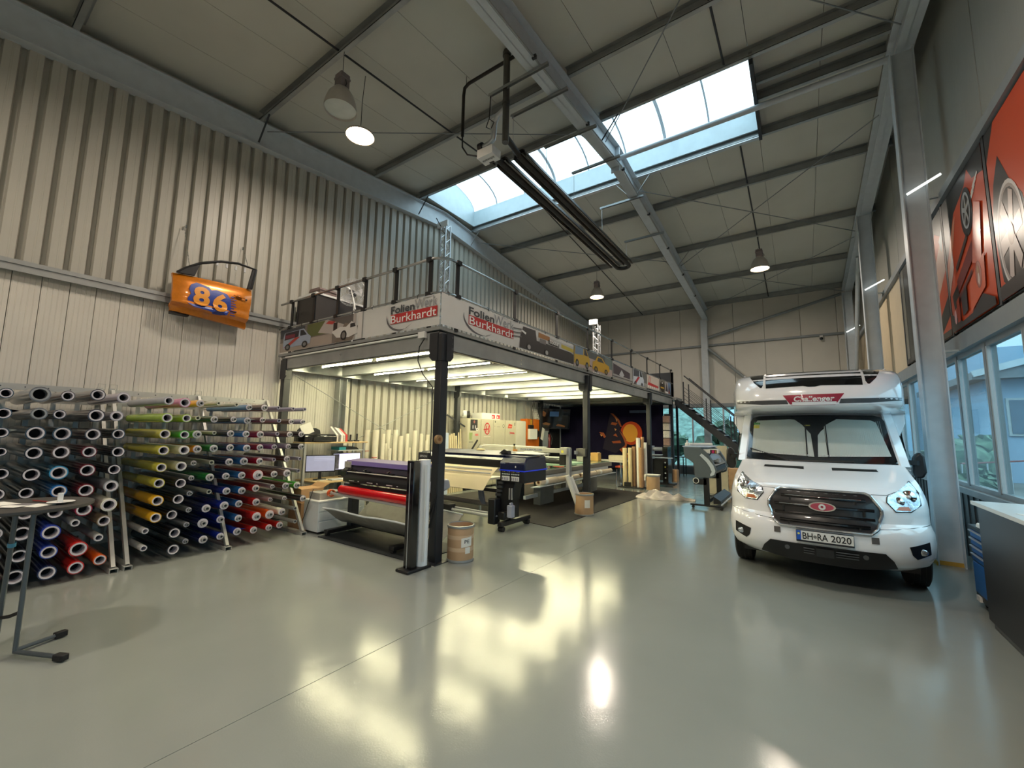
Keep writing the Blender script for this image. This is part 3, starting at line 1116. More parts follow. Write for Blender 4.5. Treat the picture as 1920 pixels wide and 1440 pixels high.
BX = MX1 + .055
sb = MB().box(BX - .002, BX, 4.16, 16.75, 3.24, 3.7).build('banner', M_ban, label='long side advertising banner with trucks and cars along the mezzanine', cat='banner')
pr = Print((BX + .001, 4.16, 3.47), (0, 1, 0), (0, 0, 1), clip=(0, 12.55, -.225, .225))
banner_logo(pr, 1.2, 1.22, .5, sb, (BX + .001, 4.16, 3.47), (0, 1, 0), (1, 0, 0))
# black lorry
pr.poly([(2.0, -.21), (4.18, -.21), (4.18, .0), (3.9, .06), (2.6, .02), (2.55, .21), (2.12, .2), (2.02, .0)], (38, 32, 32))
pr.poly([(2.62, .03), (4.18, .03), (4.18, .17), (2.72, .18)], (190, 188, 186)).poly([(2.66, .1), (3.1, .1), (3.1, .19), (2.66, .2)], (160, 104, 40)).poly([(3.6, .06), (4.18, .04), (4.18, .12), (3.6, .14)], (196, 176, 60))
pr.poly([(2.06, .1), (2.2, .06), (2.22, .1), (2.08, .13)], (230, 228, 226)).rect(2.7, 2.95, .0, .09, (120, 114, 112))
pr.rect(3.05, 3.5, .04, .13, (38, 32, 32))
for a in (2.32, 2.98):
    pr.ell(a, -.15, .085, .065, (20, 20, 20)).ell(a, -.15, .055, .045, (170, 168, 166))
for a in (-.0, .07, .14):
    pr.poly([(1.78, a - .05), (2.05, a - .02), (2.05, a), (1.78, a - .03)], (96, 90, 90))
text('mooner', (BX + .001, 4.16 + 3.27, 3.56), (0, 1, 0), (0, 0, 1), .4, .075, cm(236, 234, 230), sb, bold=.02, off=.024)
# yellow cars
pr.rect(4.2, 6.5, -.225, .225, (186, 164, 160)).rect(4.2, 6.5, .06, .225, (84, 90, 92)).rect(6.0, 6.5, -.05, .225, (110, 124, 122))
pr.poly([(4.3, -.1), (4.9, -.16), (5.2, -.14), (4.9, -.06)], (60, 52, 56))
van(pr, 4.62, .02, .85, (200, 160, 50), (110, 134, 160), None)
pr.poly([(5.2, -.18), (6.1, -.2), (6.3, -.1), (6.25, .02), (6.0, .06), (5.8, .17), (5.5, .18), (5.35, .04), (5.2, .0)], (206, 158, 34)).poly([(5.48, .05), (5.92, .05), (5.76, .15), (5.54, .15)], (60, 62, 60))
for a in (5.4, 6.05):
    pr.ell(a, -.16, .11, .07, (24, 22, 22)).ell(a, -.16, .06, .04, (150, 128, 60))
pr.rect(6.5, 8.1, -.225, .225, (170, 166, 164)).poly([(6.55, -.12), (6.55, .16), (7.9, .04), (7.9, -.14)], (72, 60, 68)).poly([(7.0, -.1), (7.2, .05), (7.4, -.08), (7.3, -.14), (7.1, -.14)], (188, 188, 192)).rect(6.5, 8.1, -.2, -.17, (90, 84, 84))
pr.rect(8.1, 9.55, -.225, .225, (104, 104, 102)).rect(8.1, 9.55, -.225, -.1, (150, 150, 146))
van(pr, 8.7, -.02, 1.05, (196, 204, 216), (70, 74, 84), (176, 44, 52))
pr.rect(9.55, 11.0, -.225, .225, (196, 186, 176)).poly([(9.6, -.12), (10.85, -.14), (10.85, -.06), (9.7, -.02)], (186, 42, 44))
for a in (9.7, 9.85):
    pr.poly([(a, -.02), (a + .04, -.02), (a + .12, .18), (a + .08, .18)], (186, 42, 44))
for a in range(6):
    pr.rect(9.65 + a * .22, 9.75 + a * .22, -.2, -.13, (232, 226, 220))
pr.rect(11.0, 11.75, -.225, .225, (120, 116, 108)).ell(11.37, -.02, .32, .2, (44, 36, 26)).rect(11.15, 11.6, -.08, -.03, (196, 150, 40)).ell(11.37, .12, .08, .03, (210, 210, 208))
pr.rect(11.75, 12.15, -.225, .225, (170, 164, 164)).poly([(11.8, -.14), (12.12, -.14), (11.95, .2)], (52, 44, 60)).rect(11.75, 12.15, -.2, -.15, (232, 230, 228))
pr.rect(12.15, 12.55, -.225, .225, (110, 136, 172)).poly([(12.17, -.2), (12.5, -.2), (12.3, .16)], (44, 36, 40)).poly([(12.2, -.2), (12.35, -.2), (12.3, -.02)], (190, 86, 48))
pr.build('printed_picture', sb)
for k in range(14):
    y = 4.3 + k * .93
    MB().path([(BX, y, 3.69), (BX + .012, y, 3.73), (BX - .02, y, 3.76)], .006, 5).build('tie', M_black, sb)

# fluorescent battens below the deck
M_tube = mat('fluorescent_tube', (255, 250, 214), .4, var=0, emit=TUBE, ecol=(255, 246, 200))
M_bat = mat('batten_housing', (222, 222, 206), .4, 0, var=.02)
TY = [4.85, 6.15, 7.45, 8.75, 10.05, 11.35, 12.65]
nm = ['first', 'second', 'third', 'fourth', 'fifth', 'sixth', 'seventh', 'eighth', 'ninth']
proto = thing('tube_light', 'lit fluorescent batten under the mezzanine deck, first row from the front edge', 'light', (-6.3, TY[0], 3.0), 'fluorescent battens under the mezzanine')
for (x0, x1) in ((-8.15, -6.45), (-6.4, -4.7)):
    MB().prism([(TY[0] - .1, 3.035), (TY[0] - .04, 3.07), (TY[0] + .04, 3.07), (TY[0] + .1, 3.035), (TY[0] + .1, 3.045), (TY[0] + .045, 3.1), (TY[0] - .045, 3.1), (TY[0] - .1, 3.045)], 'x', x0, x1).build('reflector', M_bat, proto)
    MB().box(x0 + .04, x1 - .04, TY[0] - .013, TY[0] + .013, 3.015, 3.041).build('tube', M_tube, proto)
    for q in (x0, x1 - .04):
        MB().box(q, q + .04, TY[0] - .02, TY[0] + .02, 3.0, 3.06).build('tube_socket', M_white, proto)
for k, y in enumerate(TY[1:]):
    dup(proto, (-6.3, y, 3.0), 'lit fluorescent batten under the mezzanine deck, %s row from the front edge' % nm[k + 1])

# ================================================================== staircase
st = thing('steel_staircase', 'dark open steel staircase running down from the far end of the mezzanine', 'staircase', (-2.4, 17.8, 0))
S0, S1 = V((-4.05, 0, 3.1)), V((-.45, 0, .05))
sl = (S1 - S0)
for y in (17.36, 18.3):
    MB().bar((S0.x, y, S0.z), (S1.x, y, S1.z), .02, .24, (0, 1, 0)) if False else None
    m = MB()
    m.prism([(S0.x - .02, S0.z + .1), (S0.x - .02, S0.z - .2), (S1.x - .25, 0), (S1.x + .1, 0), (S1.x + .1, .05)], 'y', y - .012, y + .012)
    m.build('stringer', M_dark, st)
N = 15
for k in range(N):
    c = S0 + sl * ((k + .7) / N)
    MB().box(c.x - .13, c.x + .13, 17.37, 18.29, c.z - .02, c.z + .012).build('tread', M_frame, st)
for y in (17.36, 18.3):
    MB().path([(S0.x + .35, y, S0.z + .95), (S1.x - .05, y, S1.z + .98)], .022, 8).build('handrail', M_dark, st)
    for h in (.25, .4, .55, .7):
        MB().path([(S0.x + .35, y, S0.z - .22 + h), (S1.x - .05, y, S1.z + h)], .009, 6).build('wire', M_dark, st)
    for k in range(5):
        c = S0 + sl * (.09 + k * .225)
        MB().box(c.x - .02, c.x + .02, y - .01, y + .01, c.z - .1, c.z + .98).build('baluster', M_dark, st)
MB().box(-4.28, -4.14, 17.24, 17.38, 0, 3.1).box(-4.25, -4.17, 18.24, 18.34, 0, 3.1).build('support_post', M_dark, st)
MB().box(-5.2, -4.0, 17.32, 18.3, 3.1, 3.2).build('landing', M_deckg, st)
MB().box(-4.16, -4.1, 17.0 + .25, 17.38, 3.22, 4.2).box(-5.1, -4.1, 17.25, 17.29, 3.22, 4.2).build('side_screen', M_dark, st)

# ================================================================== things up on the mezzanine
fc = thing('flight_case', 'large dark grey road case with white edge on the mezzanine behind the railing', 'case', (-8.25, 5.0, 3.22))
MB().box(-8.6, -7.93, 4.5, 5.6, 3.22, 4.46).build('body', mat('dark_case', (56, 52, 50), .55, 0, var=.06), fc, bevel=.01)
MB().box(-8.62, -7.91, 4.48, 5.62, 4.46, 4.5).build('lid_edge', M_white, fc)
MB().box(-8.61, -7.92, 4.49, 4.5, 3.24, 3.28).box(-8.62, -8.58, 4.485, 4.5, 3.22, 4.46).box(-7.96, -7.92, 4.485, 4.5, 3.22, 4.46).build('edge_trim', M_black, fc)
sbx = thing('small_box', 'small brown-grey box lying on the road case on the mezzanine', 'box', (-8.2, 4.8, 4.5))
MB().box(-8.4, -8.0, 4.62, 4.98, 4.5, 4.6).build('body', mat('mauve_box', (116, 100, 96), .7), sbx)
MB().prism([(-8.42, 4.6), (-7.98, 4.6), (-8.02, 4.65), (-8.36, 4.66)], 'y', 4.6, 5.0).build('lid', mat('mauve_box', (116, 100, 96), .7), sbx)
fn_ = thing('pedestal_fan', 'round chrome wire cage fan standing on the mezzanine beside the road case', 'fan', (-7.42, 5.0, 3.22))
c0 = V((-7.42, 4.95, 4.53))
ax = V((.55, -.8, .12)).normalized()
gx, gy = basis(ax)
for k, (rr_, d) in enumerate(((.29, 0), (.285, .05), (.285, -.05), (.2, .08), (.2, -.08), (.1, .09))):
    MB().path([c0 + ax * d + (gx * math.cos(2 * PI * i / 20) + gy * math.sin(2 * PI * i / 20)) * rr_ for i in range(20)], .005, 5, closed=True).build('cage_ring', M_alu, fn_)
m = MB()
for i in range(28):
    dv = gx * math.cos(2 * PI * i / 28) + gy * math.sin(2 * PI * i / 28)
    for s_ in (-1, 1):
        m.path([c0 + ax * .09 * s_ + dv * .03, c0 + ax * .08 * s_ + dv * .19, c0 + dv * .29], .0022, 4)
m.build('cage_wires', M_alu, fn_, kind='stuff')
for i in range(3):
    a = 2 * PI * i / 3
    q = []
    for rr_, wv, tw in ((.05, .3, .03), (.15, .5, .035), (.24, .45, .03)):
        q.append([c0 + (gx * math.cos(a - wv) + gy * math.sin(a - wv)) * rr_ + ax * tw, c0 + (gx * math.cos(a + wv) + gy * math.sin(a + wv)) * rr_ - ax * tw])
    MB().grid(q, off=tuple(ax * .004)).build('blade', M_alu, fn_)
MB().cyl(c0 - ax * .12, c0 - ax * .02, .06).cyl(c0 - ax * .02, c0 + ax * .03, .045).build('motor', M_black, fn_)
MB().cyl((-7.42, 5.02, 3.24), (-7.42, 5.02, 4.4), .014).lathe([(0.001, .03), (.2, .02), (.2, 0), (.001, 0)], (-7.42, 5.02, 3.22)).build('stand', M_white, fn_)
MB().path([(-7.66, 4.86, 4.72), (-7.42, 4.93, 4.58), (-7.2, 4.85, 4.32), (-7.12, 4.85, 4.1)], .012, 6).build('clip_arm', M_white, fn_)


def truss(name, label, x, y, z0, z1, w_=.2):
    t_ = thing(name, label, 'truss', (x, y, z0))
    cs = [(x + a * w_ / 2, y + b * w_ / 2) for a, b in ((-1, -1), (1, -1), (1, 1), (-1, 1))]
    for a, b in cs:
        MB().cyl((a, b, z0 + .02), (a, b, z1), .023, n=8).build('chord', M_alu, t_)
    m = MB()
    n = int((z1 - z0) / .2)
    for i in range(4):
        a, b = cs[i], cs[(i + 1) % 4]
        for k in range(n):
            za, zb = z0 + (z1 - z0) * k / n, z0 + (z1 - z0) * (k + 1) / n
            p, q = (a, b) if k % 2 else (b, a)
            m.cyl((p[0], p[1], za), (q[0], q[1], zb), .012, n=6)
    m.build('lattice', M_alu, t_)
    MB().box(x - .2, x + .2, y - .2, y + .2, z0, z0 + .02).build('base_plate', M_alu, t_)
    return t_


t1 = truss('lattice_tower', 'tall aluminium lattice truss tower rising from the mezzanine to the rafter by the skylight', -8.25, 8.45, 3.22, 7.72)
MB().box(-8.45, -8.05, 8.3, 8.34, 7.62, 7.78).build('head_plate', M_white, t1)
MB().path([(-8.25, 8.25, 7.6), (-8.3, 8.1, 7.8), (-8.2, 8.05, 7.7)], .012, 6).build('cable', M_black, t1)
t2 = truss('lattice_tower', 'short aluminium lattice tower with floodlight on the mezzanine near the far end', -6.4, 15.1, 3.22, 5.95)
MB().box(-6.62, -6.3, 14.88, 14.98, 5.95, 6.15).build('floodlight', M_white, t2)
MB().box(-6.55, -6.37, 14.87, 14.88, 6.0, 6.1).build('floodlight_glass', mat('lit_glass', (255, 235, 210), .3, var=0, emit=2), t2)

# ================================================================== hanging lamps
M_refl = mat('lamp_reflector', (190, 184, 176), .35, .4, var=.05)
M_lampb = mat('lamp_ballast_housing', (128, 118, 118), .5, .2, var=.06)
M_bulb = mat('hot_lamp_glass', (255, 226, 190), .3, var=0, emit=26, ecol=(255, 214, 170))
M_cold = mat('unlit_lamp_glass', (190, 198, 192), .15, 0, var=.05, coat=.5)


def highbay(x, y, zm, ztop, label, lit=True, sc=1.0, wf=1.0):
    t_ = thing('high_bay_lamp', label, 'lamp', (x, y, zm), 'bell-shaped hall lamps under the roof')
    R_ = .25 * sc
    m = MB().lathe([(R_, 0), (R_ * 1.0, .03), (R_ * .93, .14), (R_ * .78, .25), (R_ * .55, .34), (R_ * .38, .38), (R_ * .36, .37), (R_ * .74, .24), (R_ * .9, .13), (R_ * .97, .02), (R_, 0)], (x, y, zm), 28)
    m.build('reflector', M_refl, t_)
    MB().lathe([(.001, .03), (R_ * .96, .03), (R_ * .96, .045), (.001, .045)], (x, y, zm), 28).build('lamp_glass', M_bulb if lit else M_cold, t_)
    MB().box(x - .09, x + .09, y - .08, y + .08, zm + .36, zm + .62).box(x - .1, x + .1, y - .09, y + .09, zm + .52, zm + .56).build('ballast_housing', M_lampb, t_, bevel=.01)
    MB().path([(x - .05, y, zm + .62), (x, y, zm + .7), (x + .05, y, zm + .62)], .008, 6).path([(x, y, zm + .7), (x, y, ztop)], .005, 5).build('hook', M_dark, t_)
    MB().path([(x + .09, y, zm + .5), (x + .13, y, zm + .42), (x + .1, y, zm + .38)], .008, 6).build('cable', M_black, t_)
    if lit:
        area('hall_lamp_light', (x, y, zm - .01), (0, 0, 0), .44 * sc, .44, LAMP_W * wf, (1, .89, .76), 'DISK')
    return t_


highbay(-5.85, 3.5, 6.85, ZB(3.5) + .01, 'unlit frosted bell lamp hanging from the purlin left of the gas heater', False)
highbay(-.77, 14.45, 6.82, ZB(14.45) + .01, 'lit bell lamp hanging above the motorhome')
highbay(-6.1, 14.45, 6.85, ZB(14.45) + .01, 'lit bell lamp hanging above the far end of the mezzanine')
pl = thing('pendant_lamp', 'round glowing pendant lamp on a thin cable beside the left wall', 'lamp', (-6.1, 4.05, 6.85))
MB().lathe([(.001, .14), (.1, .12), (.24, .03), (.25, 0), (.235, 0), (.22, .02), (.09, .1), (.001, .12)], (-6.1, 4.05, 6.85), 26).build('shade', M_refl, pl)
MB().lathe([(.001, -.01), (.22, 0), (.22, .018), (.001, .018)], (-6.1, 4.05, 6.85), 26).build('lamp_glass', M_bulb, pl)
MB().path([(-6.1, 4.05, 6.98), (-6.1, 4.05, 7.5), (-6.05, 4.05, ZB(4.05) + .04)], .006, 5).build('cable', M_black, pl)
area('pendant_light', (-6.1, 4.05, 6.82), (0, 0, 0), .42, .42, LAMP_W * .8, (1, .88, .74), 'DISK')
# unseen hall lamps, added to brighten the ceiling and the motorhome front
highbay(-.77, 3.5, 6.85, ZB(3.5) + .01, 'added lit bell lamp hanging over the hall floor out of the picture, right', True, wf=.55)
highbay(-.77, -1.75, 6.6, ZB(-1.75) + .01, 'added lit bell lamp hanging over the hall floor behind the viewer, right', True)
highbay(-5.85, -1.75, 6.6, ZB(-1.75) + .01, 'added lit bell lamp hanging over the hall floor behind the viewer, left', True)

# ================================================================== gas tube heater
gh = thing('tube_heater', 'long black U-shaped gas tube heater hanging below the roof beside the middle rafter', 'heater', (-4.1, 8.8, 6.6))
M_ht = mat('heat_blackened_steel', (48, 44, 40), .45, .5, var=.2)
M_hr = mat('heater_reflector', (180, 172, 162), .22, .9, var=.1)
hx0, hx1, hz = -4.28, -3.9, 6.66
pts = [(hx0, 5.6, hz)] + [(hx0, y, hz) for y in (7, 9, 11.6)]
for k in range(1, 8):
    a = PI * k / 8
    pts.append(((hx0 + hx1) / 2 - (hx1 - hx0) / 2 * math.cos(a), 11.6 + .19 * math.sin(a), hz))
pts += [(hx1, 11.6, hz), (hx1, 9, hz), (hx1, 5.75, hz)]
MB().path(pts, .055, 12).build('burner_tube', M_ht, gh)
for x in (hx0, hx1):
    MB().prism([(x - .13, hz - .03), (x - .1, hz + .06), (x - .06, hz + .1), (x + .06, hz + .1), (x + .1, hz + .06), (x + .13, hz - .03), (x + .122, hz - .03), (x + .09, hz + .055), (x + .055, hz + .092), (x - .055, hz + .092), (x - .09, hz + .055), (x - .122, hz - .03)], 'y', 5.85, 11.5).build('reflector', M_hr, gh)
    MB().prism([(x - .14, hz - .01), (x - .1, hz + .09), (x - .05, hz + .125), (x + .05, hz + .125), (x + .1, hz + .09), (x + .14, hz - .01), (x + .13, hz - .02), (x + .1, hz + .075), (x + .05, hz + .112), (x - .05, hz + .112), (x - .1, hz + .075), (x - .13, hz - .02)], 'y', 5.8, 11.55).build('hood', M_ht, gh)
bxm = MB().box(-4.48, -4.14, 5.3, 5.55, hz - .12, hz + .04).build('burner_box', M_white, gh, bevel=.008)
text('schwank', (-4.31, 5.425, hz - .122), (1, 0, 0), (0, -1, 0), .26, .06, cm(30, 30, 34), bxm, off=.003, flip=True)
MB().box(-4.36, -4.26, 5.5, 5.54, hz - .123, hz - .12).build('logo_mark', cm(40, 40, 46), bxm)
MB().cyl((-4.5, 5.4, hz + .14), (-4.42, 5.4, hz + .14), .085, n=16).build('fan_housing', M_black, gh)
duct = MB().path([(-4.42, 5.4, hz + .14), (-4.3, 5.4, hz + .15), (-4.2, 5.4, hz + .2), (-4.16, 5.38, hz + .34), (-4.14, 5.36, hz + .46), (-4.06, 5.33, hz + .54), (-3.88, 5.28, hz + .55)], .045, 10).build('air_duct', M_alu, gh)
MB().cyl((-3.83, 5.26, hz - .1), (-3.83, 5.26, ZB(5.26) + .2), .058, n=16).cyl((-3.83, 5.26, hz + .6), (-3.83, 5.26, hz + .66), .066, n=16).cyl((-3.83, 5.26, 8.16), (-3.83, 5.26, 8.22), .075, n=16).build('flue_pipe', mat('flue_steel', (104, 102, 98), .35, .8, var=.1), gh)
MB().cyl((hx1, 5.8, hz), (-3.83, 5.26, hz + .02), .05).build('flue_elbow', M_ht, gh)
gp = [(-3.7, 5.28, 8.1), (-4.7, 5.28, 8.1), (-4.8, 5.28, 8.05), (-4.82, 5.28, 7.9), (-4.82, 5.28, 7.1)]
MB().path(gp, .03, 8).build('gas_pipe', M_ht, gh)
MB().path([(-4.82, 5.28, 7.1), (-4.83, 5.3, 6.9), (-4.72, 5.32, 6.72), (-4.48, 5.36, 6.62)], .015, 6).build('gas_hose', M_black, gh)
MB().path([(-4.76, 5.28, 8.1), (-4.76, 5.28, 8.27)], .006, 5).build('pipe_hanger', M_dark, gh)
for y in (5.2, 5.87, 7.1, 8.4, 10.1, 12.0):
    zc = ZB(y) - .54
    MB().box(-4.15, -2.98, y - .025, y - .02, zc - .025, zc + .025).box(-4.15, -2.98, y - .02, y + .02, zc + .02, zc + .025).box(-4.15, -2.98, y + .02, y + .025, zc - .025, zc + .025).build('mounting_channel', M_galv, gh, smooth=False)
    MB().path([(-4.1, y, zc), (-4.1, y, hz + .11)], .005, 5).build('hanging_chain', M_alu, gh)
MB().path([(-4.12, 5.2, 7.5), (-4.14, 5.2, 7.1), (-4.22, 5.22, 6.98), (-4.12, 5.22, 6.9), (-4.05, 5.22, 7.0), (-4.13, 5.2, 7.08)], .009, 6).build('cable_loop', M_black, gh)

# ================================================================== car door hanging on the wall
dr = thing('car_door', 'orange car door with blue number 86 hanging on the left wall by two chains', 'door panel', (-8.4, 2.9, 3.6))
M_or = mat('metallic_orange_paint', (206, 120, 22), .3, .35, var=.06, scale=30, coat=.6)
rows = []
for k in range(15):
    f = k / 14
    zl = 3.66 + .64 * f
    zr = 3.58 + .77 * f
    bul = .1 + .05 * math.sin(PI * min(1, f * 1.1)) - (.05 if f < .16 else 0) + (.03 if .16 <= f < .3 else 0) - (.05 * max(0, f - .85) / .15)
    row = []
    for j in range(13):
        g = j / 12
        y = 2.31 + (.02 if f < .1 else 0) + (.07 * (f - .5) ** 2 * 0) + g * (3.46 + .07 * f - 2.31)
        z = zl + (zr - zl) * g
        e = .02 if j in (0, 12) else 0
        row.append((-8.5 + bul - e - .03 * (2 * g - 1) ** 2, y, z))
    rows.append(row)
MB().grid(rows, off=(-.06, 0, 0)).build('door_skin', M_or, dr)


def doorx(q):
    f = min(1, max(0, (q.z - 3.62) / .68))
    bul = .1 + .05 * math.sin(PI * min(1, f * 1.1)) - (.05 if f < .16 else 0) + (.03 if .16 <= f < .3 else 0) - (.05 * max(0, f - .85) / .15)
    g = (q.y - 2.31) / 1.2
    return -8.5 + bul - .03 * (2 * g - 1) ** 2


fr = [(2.36, 4.31), (2.47, 4.42), (2.68, 4.58), (2.97, 4.71), (3.24, 4.77), (3.55, 4.75), (3.5, 4.36)]
MB().path([(-8.44, y, z) for y, z in fr], .024, 8).build('window_frame', M_black, dr)
MB().prism([(2.34, 4.3), (2.6, 4.32), (2.66, 4.54), (2.5, 4.44)], 'x', -8.47, -8.42).build('mirror_triangle', M_black, dr, bevel=.006)
MB().prism([(3.43, 4.34), (3.52, 4.35), (3.58, 4.76), (3.5, 4.76)], 'x', -8.47, -8.43).build('rear_pillar', M_black, dr, bevel=.006)
for a in (2.9, 3.05, 3.2, 3.35):
    MB().box(-8.45, -8.43, a, a + .03, 4.62 + .04 * (a - 2.9), 4.69 + .06 * (a - 2.9)).build('frame_clip', M_alu, dr)
hd = V((-8.36, 3.28, 4.12))
MB().ball(tuple(hd), .05, 12, 8, (.35, 1, .8)).build('handle_recess', mat('dark_orange', (150, 84, 14), .4), dr)
MB().bar(hd + V((.02, -.1, .01)), hd + V((.02, .09, -.005)), .025, .018).build('handle', M_or, dr, bevel=.005)
MB().ball((-8.355, 3.4, 4.1), .02, 10, 6, (.4, 1, 1)).build('lock', M_black, dr)
M_num = cm(34, 62, 150, .4)
mb = MB()
sh = [(2.52, 3.8), (2.6, 3.76), (2.82, 3.745), (2.9, 3.72), (3.1, 3.73), (3.12, 3.8), (3.16, 3.86), (3.14, 4.04), (3.08, 4.12), (2.92, 4.15), (2.84, 4.12), (2.8, 4.17), (2.62, 4.2), (2.54, 4.14), (2.52, 4.05), (2.55, 3.98), (2.51, 3.9)]


def flat_on_door(poly, off, colm, name='number_sticker'):
    b = bmesh.new()
    b.faces.new([b.verts.new((0, y, z)) for y, z in poly])
    zs = [p[1] for p in poly]
    ys_ = [p[0] for p in poly]
    for ax, lo, hi in ((1, min(ys_), max(ys_)), (2, min(zs), max(zs))):
        for i in range(1, 9):
            co = [0, 0, 0]; no = [0, 0, 0]
            co[ax] = lo + (hi - lo) * i / 9; no[ax] = 1
            bmesh.ops.bisect_plane(b, geom=b.verts[:] + b.edges[:] + b.faces[:], plane_co=co, plane_no=no)
    b.verts.index_update()
    vs = [V((doorx(q.co) + off, q.co.y, q.co.z)) for q in b.verts]
    fs = [[q.index for q in f.verts] for f in b.faces]
    b.free()
    MB().add(vs, fs).build(name, colm, dr, smooth=False, normals=False)


flat_on_door(sh, .02, M_num)
for k in range(9):
    z = 3.74 + k * .042
    e = random.uniform(.04, .12)
    flat_on_door([(3.14, z), (3.16 + e, z), (3.16 + e, z + .016), (3.14, z + .016)], .02, M_num)
text('8', (-8.39, 2.7, 3.97), (0, 1, 0), (0, 0, 1), .24, .34, cm(226, 150, 50, .4), dr, name='number', bold=.04, off=0, fn=lambda q: V((doorx(q) + .03, q.y, q.z)))
text('6', (-8.39, 2.98, 3.93), (0, 1, 0), (0, 0, 1), .23, .33, cm(226, 150, 50, .4), dr, name='number', bold=.04, off=0, fn=lambda q: V((doorx(q) + .03, q.y, q.z)))
for (a, b) in (((-8.44, 2.52, 4.44), (-8.74, 2.47, 5.25)), ((-8.44, 3.42, 4.75), (-8.74, 3.42, 5.2))):
    m = MB()
    a, b = V(a), V(b)
    n = 26
    for k in range(n):
        p, q = a.lerp(b, k / n), a.lerp(b, (k + .9) / n)
        m.bar(p, q, .012 if k % 2 else .004, .004 if k % 2 else .012)
    m.build('chain', M_chrome, dr)
MB().bar((-8.75, 2.5, 5.22), (-8.75, 2.5, 5.28), .02, .02).bar((-8.75, 3.42, 5.17), (-8.75, 3.42, 5.23), .02, .02).build('screw_hook', M_chrome, dr)
MB().box(-8.62, -8.5, 2.35, 2.6, 3.62, 3.72).build('hinge_block', M_black, dr)
